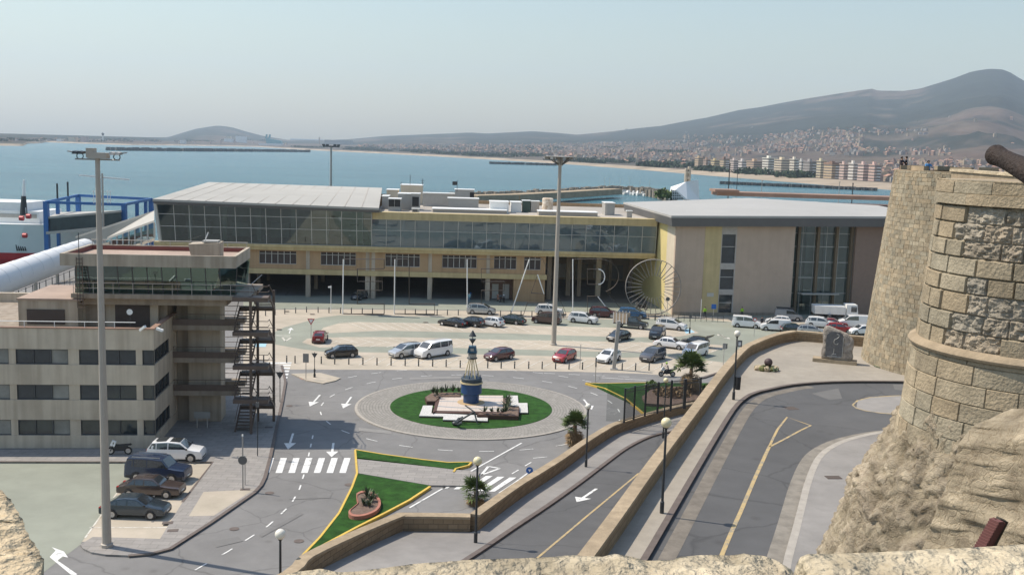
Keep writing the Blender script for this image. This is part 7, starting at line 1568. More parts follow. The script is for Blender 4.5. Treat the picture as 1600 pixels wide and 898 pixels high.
# bollards
proto = thing('bollard', 'x', 'bollard'); b = MB(); b.lathe([(.075, 0), (.075, .82), (.055, .90), (.01, .92)], (0, 0, 0), 10); b.build('tube', M_dark, proto, smooth=True, sharp=30, local=True); b = MB(); b.lathe([(.079, .68), (.079, .76)], (0, 0, 0), 10, cap=False); b.build('band', M_steel, proto, local=True)
rows = [([412, 427, 448, 461, 502, 523, 545, 567, 589, 611, 633, 654, 676, 697, 719, 762, 783, 804, 826, 847, 868, 889, 910, 972, 993, 1014, 1034, 1097], lambda x: 566 + (x - 412) * .0145 + (4 if x > 700 else 3 * (x - 412) / 288), 'dark bollard in the near row between the car park and the road', 'bollards along the road side of the car park'),
        ([415, 430, 445, 462, 479, 497, 514, 532, 549, 566, 582, 633, 649, 666, 683, 699, 716, 782, 798, 814, 831, 880, 908, 936, 965, 980, 1024, 1038, 1051], lambda x: interp([(415, 493.5), (445, 490.5), (479, 488), (532, 489.5), (800, 494), (1060, 501)], x), 'dark bollard in the far row in front of the terminal arcade', 'bollards along the terminal side of the car park')]
first = True
for xs_, fy, lb, gr in rows:
    for x in xs_:
        p = G(x, fy(x)); 
        if first: proto.location = p; proto['label'] = lb; proto['group'] = gr; first = False
        else: dup(proto, p, 0, lb, gr)
# sculpture letters "EL FARO" : bent steel strips
LY = 157.0
def lettermk(ch, strips, label, Yc):
    base = G(*strips[0][1]); t = thing('steel_letter', label, 'sculpture', base, 0, 'steel strip letters spelling a word in front of the terminal')
    Y = base.y
    for s_ in strips:
        b = MB(); wht = s_[0] == 'w'; s_ = s_[1:] if wht else s_
        for (x0, y0), (x1, y1) in zip(s_, s_[1:]):
            a, c = P(x0, y0, Y), P(x1, y1, Y)
            if a.z < 0: a.z = .02
            if c.z < 0: c.z = .02
            if wht: b.tube(a, c, .085, 8); continue  # white posts; on the inner edges the white stands in for sunlight
            d = (c - a).normalized(); nrm = Vector((0, 1, 0)).cross(d).normalized() * .03
            if a.z < 0: a.z = .02
            if c.z < 0: c.z = .02
            b.hexa([a - nrm, a + nrm, c + nrm, c - nrm], [q + Vector((0, .55, 0)) for q in (a - nrm, a + nrm, c + nrm, c - nrm)])
        b.build('strip', M_wpaint if wht else M_strip, t)
M_strip = mat('letter_steel', (.075, .06, .048), .5, .1, 2, metal=.2); M_wheel = mat('wheel_steel', (.26, .24, .22), .5, .1, 2)
M_stripd = M_strip
lettermk('E', [['w', (535.5, 490.5), (536.5, 405)], [(536.5, 405), (600, 405)], [(600, 405), (600, 420), (558, 420)], [(558, 420), (558, 440)], [(558, 440), (597, 440), (597, 454), (558, 454)], [(558, 454), (558, 475), (600, 475)], [(600, 475), (600, 491), (535.5, 490.5)]], 'steel outline letter E, leftmost of the giant letters before the arcade', 0)
lettermk('L', [['w', (616, 490.5), (617, 405)], [(617, 405), (639, 405)], [(639, 405), (639, 475)], [(639, 475), (679, 475)], [(679, 475), (679, 491)], [(679, 491), (616, 490.5)]], 'steel outline letter L right of the letter E', 0)
lettermk('F', [['w', (730, 490), (730, 405)], [(730, 405), (792, 405)], [(792, 405), (792, 420), (752, 420)], [(752, 420), (752, 440)], [(752, 440), (788, 440), (788, 454), (752, 454)], [(752, 454), (752, 491)], [(752, 491), (730, 490)]], 'steel outline letter F behind the silver people carrier', 0)
lettermk('A', [['w', (797, 493), (827, 405)], [(827, 405), (848, 405)], [(848, 405), (885, 491)], [(885, 491), (863, 491.5)], ['w', (863, 491.5), (855, 473)], [(855, 473), (824, 473)], [(824, 473), (818, 492)], [(818, 492), (797, 493)], [(830, 458), (840, 429)], ['w', (840, 429), (850, 459)], [(850, 459), (830, 458)]], 'steel outline letter A partly behind the tall mast', 0)
def arcp(cx, cy, rx, ry, a0, a1, n=10): return [(cx + rx * math.cos(R(lerp(a0, a1, k / n))), cy + ry * math.sin(R(lerp(a0, a1, k / n)))) for k in range(n + 1)]
lettermk('R', [['w', (895, 491), (895, 405)], [(895, 405), (934, 405)], arcp(937, 431, 30, 26, -95, 70, 12), [(947, 455), (977, 490)], [(977, 490), (955, 490)], ['w', (955, 490), (934, 463)], [(934, 463), (918, 463)], [(918, 463), (918, 491)], [(918, 491), (895, 491)], [(918, 421), (934, 421)], ['w'] + arcp(935, 432.5, 10, 12, -90, 90, 8), [(935, 444.5), (918, 444.5)], [(918, 444.5), (918, 421)]], 'steel outline letter R with a round bowl left of the wheel', 0)
base = G(1021, 493); Y = base.y; c0 = P(1021, 448.5, Y); r_ = 44 * Y / FPX
t = thing('steel_letter', 'giant spoked steel wheel forming the letter O in front of the hall corner', 'sculpture', base, 0, 'steel strip letters spelling a word in front of the terminal')
b = MB(); n = 64; vt = lambda r, a, dy: c0 + Vector((r * math.cos(a), dy, r * math.sin(a)))
for k in range(n):
    a, d = 2 * math.pi * k / n, 2 * math.pi * (k + 1) / n; b.hexa([vt(r_, a, -.02), vt(r_, d, -.02), vt(r_, d, .55), vt(r_, a, .55)], [vt(r_ - .09, a, -.02), vt(r_ - .09, d, -.02), vt(r_ - .09, d, .55), vt(r_ - .09, a, .55)])
b.build('rim', M_wheel, t)
for k in range(30):
    a = 2 * math.pi * (k + .2) / 30; b = MB(); p, q = vt(r_ - .1, a, .02), vt(r_ * (.42 if k % 2 else .40), a, .02); d = (q - p).normalized(); nn = Vector((0, 1, 0)).cross(d) * .03
    b.hexa([p - nn, p + nn, q + nn, q - nn], [v + Vector((0, .4, 0)) for v in (p - nn, p + nn, q + nn, q - nn)]); b.build('spoke', M_wheel, t)
for a in (-1.2, -1.94): b = MB(); p = vt(r_ - .05, a, .25); b.box(p.x - .05, p.x + .05, p.y - .05, p.y + .05, 0, p.z); b.build('foot', M_dark, t)
# poles, signs, small lamps
def sign(name, label, bx, by, ty, parts, cat='sign', z=0.0, r=.04, rz=0.0, g=None, m_=M_galv):
    p = G(bx, by, z); h = P(bx, ty, p.y).z - z; t = thing(name, label, cat, p, rz, g); b = MB(); b.tube((0, 0, 0), (0, 0, h), r, 8); b.build('post', m_, t, local=True)
    for nm, mm, fn in parts(h): q = MB(); fn(q); q.build(nm, mm, t, local=True)
    return t
def disc(r, z, y=-.06, n=20, x=0.0): return lambda q: q.poly([(x + r * math.cos(2 * math.pi * k / n), y, z + r * math.sin(2 * math.pi * k / n)) for k in range(n)])
def discT(r, z, y0=-.07, n=20):
    def f(q):
        i = q.add([(r * math.cos(2 * math.pi * k / n), y, z + r * math.sin(2 * math.pi * k / n)) for y in (y0, y0 + .02) for k in range(n)])
        q.face([i + k for k in range(n)]); q.face([i + n + k for k in reversed(range(n))])
        for k in range(n): j = (k + 1) % n; q.face([i + k, i + n + k, i + n + j, i + j])
    return f
M_sred = mat('sign_red', (.45, .02, .02), .5); M_sblue = mat('sign_blue', (.02, .12, .42), .5); M_swhite = mat('sign_white', (.8, .8, .8), .5)
def triT(s_, z, up=-1, y0=-.07, k=1.0):
    def f(q):
        pts = [(-s_ * k, -up * s_ * .58 * k), (s_ * k, -up * s_ * .58 * k), (0, up * s_ * 1.15 * k)]
        i = q.add([(x, y, z + zz) for y in (y0, y0 + .02) for x, zz in pts]); q.face([i, i + 1, i + 2]); q.face([i + 5, i + 4, i + 3])
        for a in range(3): c = (a + 1) % 3; q.face([i + a, i + 3 + a, i + 3 + c, i + c])
    return f
sign('give_way_sign', 'red and white give way sign behind the dark red car', 486, 528, 497, lambda h: [('plate', M_sred, triT(.5, h - .35)), ('plate_centre', M_swhite, triT(.5, h - .35, -1, -.078, .62))])
sign('road_sign', 'round dark-backed road sign on the pavement by the zebra crossing', 379.5, 764, 681, lambda h: [('plate', M_fascia, discT(.32, h * .55)), ('plate_rim', M_galv, discT(.35, h * .55, -.05)), ('cap', M_wpaint, lambda q: q.lathe([(.06, h - .02), (.06, h + .12), (.01, h + .14)], (0, 0, 0), 8))], z=.13, r=.05, m_=M_steel)
sign('sign_post', 'bare slim post beside the round road sign', 383, 757, 712, lambda h: [('cap', M_galv, lambda q: q.box(-.04, .04, -.04, .04, h, h + .05))], cat='post', z=.13)
sign('road_sign', 'back of a tall grey rectangular sign on the small traffic island', 478, 592, 552, lambda h: [('plate', M_steel, lambda q: q.box(-.32, .32, -.08, -.05, h - 1.0, h))], z=.1)
sign('road_sign', 'grey triangular sign back on the small island beside the rectangular one', 491.5, 589, 550, lambda h: [('plate', M_fascia, triT(.34, h - .3)), ('foot', M_dark, lambda q: (q.lathe([(.13, 0), (.13, .3), (.08, .5), (.12, .8), (.05, 1.0)], (0, 0, 0), 10)))], z=.1, m_=M_dark)
sign('road_sign', 'grey triangular sign back at the zebra crossing near the stairs', 437.5, 628, 580, lambda h: [('plate', M_fascia, triT(.42, h - .3))], z=.13, m_=M_dark)
sign('sign_post', 'slim dark post with small box beside the stair foot', 402.5, 712, 610, lambda h: [('box', M_fascia, lambda q: q.box(-.12, .12, -.1, .1, h * .75, h * .75 + .4))], cat='post', z=.13, m_=M_dark)
sign('road_sign', 'grey square double sign near the curved terrace wall', 1130, 570, 536, lambda h: [('plate', M_steel, lambda q: q.box(-.25, .2, -.06, -.03, h - .75, h)), ('second_plate', M_fascia, lambda q: q.box(.24, .42, -.04, -.01, h - .7, h - .05))], rz=.3)
sign('road_sign', 'blue square parking sign in front of the yellow stripe', 1114, 502, 475, lambda h: [('plate', M_sblue, lambda q: q.box(-.38, .38, -.07, -.04, h - .75, h))])
sign('sign_post', 'tall slim white post beside the hi-vis worker at the yellow stripe', 1094.5, 500, 468, lambda h: [('cap', M_wpaint, lambda q: q.box(-.05, .05, -.05, .05, h, h + .05))], cat='post', m_=M_wpaint)
sign('road_sign', 'round sign on a slim post beside the wheel sculpture', 1042, 496, 465, lambda h: [('plate', M_fascia, discT(.33, h - .2))])
sign('road_sign', 'dark slim sign post beside the blue painted bay', 1077.5, 521, 492, lambda h: [('plate', M_fascia, lambda q: q.box(-.2, .2, -.06, -.03, h - .5, h)), ('base', M_dark, lambda q: q.box(-.1, .1, -.1, .1, 0, .9))], m_=M_dark)
sign('road_sign', 'small red and white round sign before the white panel van', 1178, 525, 497, lambda h: [('plate', M_sred, discT(.3, h - .2)), ('plate_centre', M_swhite, discT(.2, h - .2, -.08))])
sign('sign_post', 'slim grey post in the bollard row right of the red hatchback', 906, 576, 538, lambda h: [('cap', M_galv, lambda q: q.box(-.04, .04, -.04, .04, h, h + .04))], cat='post')
sign('road_sign', 'slim sign post with narrow dark plate at the grass corner', 930, 597, 558, lambda h: [('plate', M_fascia, lambda q: q.box(-.08, .08, -.06, -.03, h - 1.1, h))])
sign('camera_post', 'white camera post at the left end of the far bollard row', 517, 487, 446, lambda h: [('camera_arm', M_wpaint, lambda q: q.box(-.45, .05, -.1, .1, h - .35, h - .15)), ('finial', M_dark, lambda q: q.tube((0, 0, h), (0, 0, h + .3), .03, 6))], m_=M_wpaint, r=.05)
p = G(959, 577); t = thing('steel_post', 'thick leaning grey steel post in the bollard row', 'post', p); a = P(967, 501, p.y); b = MB(); b.bar(Vector((p.x, p.y, 0)), a, .42, .42); b.build('shaft', M_galv, t); b = MB(); b.cbox((p.x, p.y, 0), .9, .8, .14); b.build('base_plate', M_galv, t)
sign('keep_right_sign', 'blue and white arrow sign peeping over the ramp wall', 827, 746, 736, lambda h: [('plate', M_sblue, discT(.28, h + .1)), ('arrow', M_swhite, triT(.13, h + .12, -1, -.08))], z=0)
p = G(724, 741); t = thing('chevron_panel', 'x', 'sign', p) if False else None
# red/yellow barrier posts at the island corner
# ------------------------------------------------------------------ roundabout monument
PT = .48
def plat(name, m_, px, z0, z1, par): pts = [G(x, y, z1) for x, y in px]; b = MB(); b.prism([(q.x, q.y) for q in pts], z0, z1); return b.build(name, m_, par)
c = G(736, 628, PT); t = thing('monument_base', 'low tiled square platform with dark red timber edging in the roundabout', 'platform', (c.x, c.y, .14))
def tilemat():
    m_ = bpy.data.materials.new('mosaic_tile'); m_.use_nodes = True; n = m_.node_tree; L = n.links; b = n.nodes['Principled BSDF']; tc = n.nodes.new('ShaderNodeTexCoord'); wv = n.nodes.new('ShaderNodeTexWave'); wv.inputs['Scale'].default_value = .16; wv.inputs['Distortion'].default_value = 5; wv.inputs['Detail'].default_value = 1.5; wv.bands_direction = 'Y'; wv.inputs['Detail Scale'].default_value = .6
    L.new(tc.outputs['Object'], wv.inputs[0]); rp = n.nodes.new('ShaderNodeValToRGB'); e = rp.color_ramp.elements; e[0].position = .0; e[0].color = (.22, .27, .30, 1); e[1].position = .07; e[1].color = (.56, .48, .42, 1); L.new(wv.outputs['Fac'], rp.inputs[0])
    br = n.nodes.new('ShaderNodeTexBrick'); br.inputs['Scale'].default_value = 1; br.inputs['Brick Width'].default_value = .6; br.inputs['Row Height'].default_value = .6; br.inputs['Mortar Size'].default_value = .01; br.offset = 0
    for q in ('Color1', 'Color2'): br.inputs[q].default_value = (1, 1, 1, 1)
    br.inputs['Mortar'].default_value = (.75, .7, .65, 1); L.new(tc.outputs['Object'], br.inputs['Vector']); mx = n.nodes.new('ShaderNodeMix'); mx.data_type = 'RGBA'; mx.blend_type = 'MULTIPLY'; mx.inputs[0].default_value = 1
    L.new(rp.outputs[0], mx.inputs[6]); L.new(br.outputs[0], mx.inputs[7]); L.new(mx.outputs[2], b.inputs['Base Color']); b.inputs['Roughness'].default_value = .6; return m_
T4 = [(689, 617), (786, 617.5), (786.5, 643), (682, 641)]
plat('tiled_top', tilemat(), T4, .1, PT, t)
plat('timber_edge', M_wood, [(678, 644), (683, 641), (786.5, 643.2), (788, 646)], .1, PT - .05, t); plat('timber_edge', M_wood, [(676, 644), (683, 618), (688.5, 617), (682, 641)], .1, PT + .03, t)
for i, (nm, px, z1, mm, lb) in enumerate([('planter_box', [(667, 626), (664, 619), (676, 612), (720, 612), (720, 618), (688, 618), (680, 626)], .62, M_soil, 'timber planter with spiky plants behind the tiled platform'), ('planter_box', [(747, 645), (786, 645), (786, 620), (796, 620), (797, 634), (812, 635), (810, 649), (745, 647)], .60, M_soil, 'timber planter box at the right front of the tiled platform')]):
    q = G(*px[0], z1); o = thing(nm, lb, 'planter', (q.x, q.y, .14)); pl = [G(x, y, z1) for x, y in px]; b = MB(); b.prism([(v.x, v.y) for v in pl], .1, z1 - .06); b.build('timber_side', M_wood, o)
    b = MB(); cc = sum((Vector((v.x, v.y, 0)) for v in pl), Vector()) / len(pl); b.prism([tuple((Vector((v.x, v.y, 0)).lerp(cc, .05))[:2]) for v in pl], z1 - .055, z1 - .03); b.build('soil_top', M_soil, o)
M_peb = mat('white_pebbles', (.50, .49, .47), .9, .25, 9, 1.0, 9, col2=(.62, .61, .59))
for px, lb in [([(655, 649), (661, 633), (676, 633), (674, 645), (745, 648), (746, 652), (762, 652), (762, 657), (692, 655), (693, 650)], 'bed of white pebbles in front of the tiled platform'), ([(793, 617.5), (809, 617.5), (810, 629), (824, 629), (825, 644), (812, 644), (811, 634), (797, 633)], 'bed of white pebbles right of the tiled platform')]:
    q = G(*px[0], .3); o = thing('pebble_bed', lb, 'gravel bed', (q.x, q.y, .14)); pl = [G(x, y, .34) for x, y in px]; b = MB(); b.prism([(v.x, v.y) for v in pl], .1, .26); b.build('timber_edge', M_wood, o)
    b = MB(); b.prism([(v.x, v.y) for v in pl], .263, .34); b.build('pebbles', M_peb, o)
# buoy
B0 = Vector((c.x, c.y, PT)); t = thing('buoy', 'blue and yellow navigation buoy with two black cones, mounted as monument', 'buoy', B0)
M_bblue = mat('buoy_blue', (.012, .055, .16), .45, .12, 2); M_byel = mat('buoy_cream', (.62, .52, .30), .6, .08, 3)
b = MB(); b.lathe([(.80, 0), (.80, .85), (1.05, 1.0), (1.05, 2.0)], B0, 28); b.build('hull', M_bblue, t, smooth=True, sharp=40)
b = MB(); b.lathe([(1.06, 2.003), (1.14, 2.003), (1.14, 2.16), (1.06, 2.16)], B0, 28, cap=False); b.build('fender_ring', M_byel, t)
b = MB(); b.lathe([(1.03, 2.1), (1.05, 2.5), (.98, 2.58), (.3, 2.62)], B0, 28); b.build('deck', mat('buoy_deck', (.03, .05, .07), .6), t, smooth=True, sharp=40)
b = MB(); b.lathe([(1.4, .003), (1.4, .02)], B0, 24); b.build('rust_ring', mat('rust_stain', (.46, .32, .17), .8), t)
for k in range(4):
    a = k * 1.571 + .5; b = MB(); b.tube(B0 + Vector((.82 * math.cos(a), .82 * math.sin(a), 2.55)), B0 + Vector((.3 * math.cos(a), .3 * math.sin(a), 4.55)), .055, 8); b.build('tower_leg', M_byel, t)
b = MB(); b.tube(B0 + Vector((0, 0, 2.6)), B0 + Vector((0, 0, 4.6)), .07, 8); b.build('centre_tube', M_byel, t)
for k in range(7): a = k * .9; b = MB(); b.tube(B0 + Vector((.85 * math.cos(a), .85 * math.sin(a), 2.55)), B0 + Vector((.85 * math.cos(a), .85 * math.sin(a), 2.85)), .05, 6); b.build('stanchion', M_bblue, t)
b = MB(); b.lathe([(.5, 4.5), (.55, 4.56), (.5, 4.62)], B0, 16); b.build('platform', M_dark, t)
b = MB(); b.lathe([(.42, 4.63), (.45, 5.0), (.4, 5.05)], B0, 12, cap=False); b.build('battery_box', M_galv, t)
b = MB(); b.hexa([B0 + Vector(v) for v in ((-.5, -.5, 5.15), (.5, -.5, 5.15), (.5, .5, 5.15), (-.5, .5, 5.15))], [B0 + Vector(v) for v in ((-.36, -.36, 5.8), (.36, -.36, 5.8), (.36, .36, 5.8), (-.36, .36, 5.8))]); b.build('solar_panels', mat('solar_blue', (.02, .07, .12), .25), t)
b = MB(); b.box(B0.x - .17, B0.x + .17, B0.y - .46, B0.y - .43, PT + 5.35, PT + 5.6); b.build('light_window', M_steel, t)
b = MB(); b.tube(B0 + Vector((0, 0, 5.8)), B0 + Vector((0, 0, 7.3)), .04, 6); b.build('topmark_pole', M_dark, t)
b = MB(); b.lathe([(.03, 6.0), (.36, 6.5)], B0, 16); b.build('lower_cone', M_dark, t); b = MB(); b.lathe([(.38, 6.78), (.03, 7.4)], B0, 16); b.build('upper_cone', M_dark, t)
# anchor leaning on the pebbles
a0, a1, a2, a3 = G(711, 661, .35), G(741, 643, 1.2), G(727, 633, 1.6), G(746, 662, .2); t = thing('anchor', 'black admiralty anchor lying on the roundabout grass', 'anchor', (a0.x, a0.y, .14))
b = MB(); b.bar(a0, a1, .13, .12); b.build('shank', M_dark, t); b = MB(); b.tube(a2, a1, .07, 8); b.tube(a1, a3, .09, 8, .06); b.build('stock', M_dark, t)
b = MB(); d = (a1 - a0).normalized(); 
for s_ in (1, -1): e = a0 + Vector((.35, .9 * s_, .25)); b.bar(a0, e, .18, .2); b.hexa([e + Vector((-.1, -.2, -.1)), e + Vector((.35, -.2, .1)), e + Vector((.35, .2, .1)), e + Vector((-.1, .2, -.1))], [e + Vector((-.05, -.15, .0)), e + Vector((.3, -.12, .2)), e + Vector((.3, .12, .2)), e + Vector((-.05, .15, .0))])
b.sphere((a0.x, a0.y, a0.z), .3, 10, 6, .7); b.build('flukes', M_dark, t)
# kidney-shaped planter in the triangle lawn
kp = [G(x, y, .45) for x, y in [(557, 770), (566, 766), (581, 768), (592, 776), (595, 787), (588, 797), (572, 804), (556, 806), (546, 803), (545, 797), (552, 791), (559, 784), (557, 776)]]
t = thing('kidney_planter', 'kidney-shaped terracotta planter on the triangular lawn', 'planter', (kp[0].x, kp[0].y, .17)); cc = sum(kp, Vector()) / len(kp); kk = smooth(kp + [kp[0]], 4)
b = MB()
for p, q in zip(kk, kk[1:]): pi, qi = flat(p).lerp(flat(cc), .14), flat(q).lerp(flat(cc), .14); b.hexa([(p.x, p.y, .1), (q.x, q.y, .1), (qi.x, qi.y, .1), (pi.x, pi.y, .1)], [(p.x, p.y, .45), (q.x, q.y, .45), (qi.x, qi.y, .45), (pi.x, pi.y, .45)])
b.build('rim', M_terra, t); b = MB(); b.poly([tuple(flat(p).lerp(flat(cc), .13) + Vector((0, 0, .38))) for p in kk[:-1]]); b.build('soil_top', M_soil, t)
# stele on the terrace
s0 = G(1304, 566, ZU + .14); t = thing('carved_stele', 'upright rough grey stone with carved dark panel on the terrace', 'monument', s0, -.35)
b = MB(); b.box(-1.75, 1.75, -.55, .55, 0, .3); b.build('plinth', M_coping, t, local=True)
b = MB(); out = [(-1.05, .3), (1.25, .3), (1.35, 1.1), (1.45, 1.8), (1.15, 2.3), (.7, 2.6), (.25, 2.75), (-.2, 2.9), (-.6, 3.05), (-.95, 2.95), (-1.1, 2.4), (-1.02, 1.6), (-1.12, .9)]
NX = 26
rowsv = []
oo = smooth([Vector((x, 0, z)) for x, z in out + [out[0]]], 4)[:-1]; cc = Vector((.1, 0, 1.6))
for (k, y) in ((.0, -.42), (.3, -.45), (.6, -.43), (.85, -.40), (.97, -.33), (1.0, -.2), (1.0, .1), (.95, .3), (.5, .4), (.0, .42)):
    rowsv.append(b.add([cc.lerp(v, max(k, .01)) + Vector((0, y, 0)) + Vector((.05 * noise.noise(v * 2.0 + Vector((0, y * 3, 0))), .06 * noise.noise(v * 2.3 + Vector((k * 3, 1, 0))), .05 * noise.noise(v * 2.1)))for v in oo]))
n_ = len(oo)
for a, q in zip(rowsv, rowsv[1:]):
    for k in range(n_): j = (k + 1) % n_; b.face([a + k, a + j, q + j, q + k])
b.build('stone', mat('grey_schist', (.26, .225, .195), .9, .35, 2.5, .8, 8, col2=(.33, .29, .25)), t, local=True)
b = MB(); pan = [(-.78, .5), (.45, .5), (.62, .75), (.62, 2.2), (.5, 2.5), (.25, 2.66), (-.4, 2.66), (-.7, 2.4), (-.78, 2.1)]; b.prism([(x, z) for x, z in pan], .46, .50); b.M = None; b.v = [Vector((v.x, -v.z, v.y)) for v in b.v]; b.build('carved_panel', mat('dark_panel', (.10, .10, .105), .5, .3, 4), t, local=True)
b = MB(); pp = smooth([Vector((x, -.525, z)) for x, z in [(.2, 1.75), (.1, 1.62), (-.12, 1.7), (-.1, 2.0), (.12, 2.15), (.25, 2.35), (.05, 2.5)]], 4)
for p, q in zip(pp, pp[1:]): b.tube(p, q, .035, 5)
for a, q in (((-.1, -.525, 1.25), (-.1, -.525, .85)), ((-.25, -.525, .8), (.1, -.525, .82)), ((-.3, -.525, .65), (.15, -.525, .67)), ((.58, -.51, .6), (.6, -.51, 2.25)), ((-.6, -.51, .55), (.5, -.51, .55))): b.tube(a, q, .03, 5)
b.build('carving', M_steel, t, local=True)
# cannonball rockery
c = G(1198, 578, ZU + .14); t = thing('rockery', 'small ring of mossy rocks with a round dark iron ball on the terrace', 'rockery', c); rr = random.Random(4)
for k in range(11):
    a = k * .57; b = MB(); x, y = .75 * math.cos(a), .45 * math.sin(a); b.sphere((x, y, .16), rr.uniform(.22, .32), 8, 6, .8); b.v = [v + Vector((.08 * noise.noise(v * 6), .08 * noise.noise(v * 6 + Vector((3, 0, 0))), .08 * noise.noise(v * 6 + Vector((0, 5, 0))))) for v in b.v]
    b.build('rock', [M_stone, mat('mossy_rock', (.16, .16, .06), .9, .4, 6)][k % 2], t, local=True)
b = MB(); b.sphere((.12, .1, .62), .33, 20, 12); b.build('ball', mat('iron_ball', (.065, .04, .04), .6, .3, 6), t, smooth=True, local=True)
b = MB(); clump(b, (0.1, -.3, .15), .7, .3, 60, .1, 3); b.build('ground_plant', M_agave, t, local=True)
# ================================================================== plants and people
def frond(b, base, az, el, L, droop, w_, rr, n=9, leaf=True):
    p = Vector(base); d = Vector((math.cos(az) * math.cos(el), math.sin(az) * math.cos(el), math.sin(el))); st = L / n; pts = [p.copy()]
    for k in range(n): d = (d + Vector((0, 0, -droop * (k + 1) / n))).normalized(); p = p + d * st; pts.append(p.copy())
    for i in range(n):
        a, c = pts[i], pts[i + 1]; s_ = (c - a).cross(Vector((0, 0, 1))); s_ = s_.normalized() if s_.length > 1e-4 else Vector((1, 0, 0)); ww = w_ * math.sin(math.pi * (i + .9) / (n + 1)) ** .6
        b.poly([a - s_ * .02, a + s_ * .02, c + s_ * .02, c - s_ * .02])
        for sg in (1, -1):
            for q in (.2, .7):
                o = a.lerp(c, q); tip = o + s_ * sg * ww * rr.uniform(.8, 1.1) + (c - a).normalized() * ww * .6 - Vector((0, 0, ww * rr.uniform(.15, .5))); e = (c - a) * .35
                b.poly([o, o + e, tip])
def fan(b, base, az, el, Lp, rad, rr, n=13):
    d = Vector((math.cos(az) * math.cos(el), math.sin(az) * math.cos(el), math.sin(el))); c = Vector(base) + d * Lp; s_ = d.cross(Vector((0, 0, 1))).normalized(); u_ = s_.cross(d)
    b.poly([Vector(base) - s_ * .015, Vector(base) + s_ * .015, c + s_ * .015, c - s_ * .015])
    for k in range(n):
        a = lerp(-1.9, 1.9, k / (n - 1)); dr = d * math.cos(a) + s_ * math.sin(a); tip = c + dr * rad * rr.uniform(.8, 1.1) - Vector((0, 0, rad * rr.uniform(.05, .35))); sd_ = dr.cross(u_).normalized() * rad * .085; m_ = c.lerp(tip, .5)
        b.poly([c, m_ + sd_, tip, m_ - sd_])
def palm(label, base, h, r, seed, skirt=True, nf=52, z0=0.0):
    rr = random.Random(seed); t = thing('fan_palm', label, 'palm', base); b = MB(); n = 10; pr_ = [(.24, -.3 if z0 == 0 else 0), (.2, .3), (.17, h * .5), (.19, h)]
    b.lathe(pr_, (0, 0, 0), 10); b.build('trunk', M_bark, t, local=True, smooth=True)
    b = MB()
    for k in range(nf): fan(b, (0, 0, h), rr.uniform(0, 6.28), rr.uniform(-.15, 1.4), r * rr.uniform(.4, .72), r * rr.uniform(.45, .6), rr, 11)
    b.build('crown', M_leaf, t, local=True)
    if skirt:
        b = MB()
        for k in range(int(nf * 1.0)): fan(b, (0, 0, h - rr.uniform(0, h * .45)), rr.uniform(0, 6.28), rr.uniform(-1.3, -.5), r * .5, r * .42, rr, 9)
        b.build('dry_skirt', M_leafd, t, local=True)
    return t
p = G(897, 699); palm('fan palm with dead skirt just outside the ramp wall at its middle', p, P(897, 664, p.y).z, 1.4, 1)
p = G(744, 786); p = Vector((p.x, p.y, 0)); palm('short fan palm behind the corner of the ramp wall', p, P(743, 768, p.y).z, 1.35, 2, True, 36)
p = G(1078, 618); palm('tallest fan palm with shaggy dry skirt in the fenced bed', p, P(1076, 575, p.y).z, 2.0, 3, True, 64)
p = G(1385, 573, ZU + .14); rr = random.Random(8); t = thing('cycad_plant', 'small dark palm in a low round bed at the foot of the round tower', 'plant', p)
b = MB(); [frond(b, (0, 0, .35), k * .45 + rr.uniform(0, .2), rr.uniform(.3, 1.2), rr.uniform(.8, 1.1), .35, .16, rr) for k in range(24)]; b.build('fronds', M_leaf, t, local=True); b = MB(); b.lathe([(.2, 0), (.16, .4)], (0, 0, 0), 8); b.build('stump', M_bark, t, local=True)
b = MB(); b.lathe([(1.0, 0), (1.02, .08), (.6, .16), (.02, .2)], (0, 0, 0), 20); b.build('bed', mat('bed_green', (.12, .13, .08), .95, .4, 5, .6, 10), t, local=True)
def agave(label, base, r, seed, h=.7, name='agave_plant', grp='spiky plants of the roundabout and lawn beds'):
    rr = random.Random(seed); t = thing(name, label, 'plant', base, 0, grp); b = MB()
    for k in range(26):
        az = rr.uniform(0, 6.28); el = rr.uniform(.35, 1.45); d = Vector((math.cos(az) * math.cos(el), math.sin(az) * math.cos(el), math.sin(el))); s_ = d.cross(Vector((0, 0, 1))).normalized() * .06; tip = d * r * rr.uniform(.75, 1.1); m_ = tip * .45
        b.poly([-s_ * .6, s_ * .6, m_ + s_, tip, m_ - s_])
    b.build('leaves', M_agave, t, local=True); return t
for i, (x, y, r) in enumerate([(683, 617, 1.0), (677, 614, .9), (697, 612, .85), (708, 611.5, .9), (717, 612, .7), (690, 613, .7)]): agave('spiky agave in the timber planter behind the buoy platform', G(x, y, .75), r, i)
for i, (x, y, r) in enumerate([(793, 626, .9), (792, 636, 1.1), (790, 643, 1.0), (795, 631, .9)]): agave('spiky agave in the right timber planter beside the tiled platform', G(x, y, .8), r, 20 + i)
for i, (x, y, r) in enumerate([(757, 643, .7), (768, 643, .55), (778, 643.5, .6), (786, 644, .6)]): agave('small agave at the front edge of the tiled platform', G(x, y, .75), r, 40 + i)
for i, (x, y, r) in enumerate([(573, 776, .95), (580, 782, .7), (568, 788, .6), (577, 790, .6), (584, 776, .5)]): agave('spiky plant in the kidney-shaped terracotta planter', G(x, y, .4), r, 60 + i)
p = G(1018, 606, .4); t = thing('shrub', 'dark rounded shrub at the left of the fenced bed', 'shrub', p); b = MB(); clump(b, (0, 0, 0), .75, 1.0, 220, .14, 5); b.build('foliage', M_leaf, t, local=True); b = MB(); b.tube((0, 0, 0), (0, 0, .6), .05, 6); b.build('stem', M_bark, t, local=True)
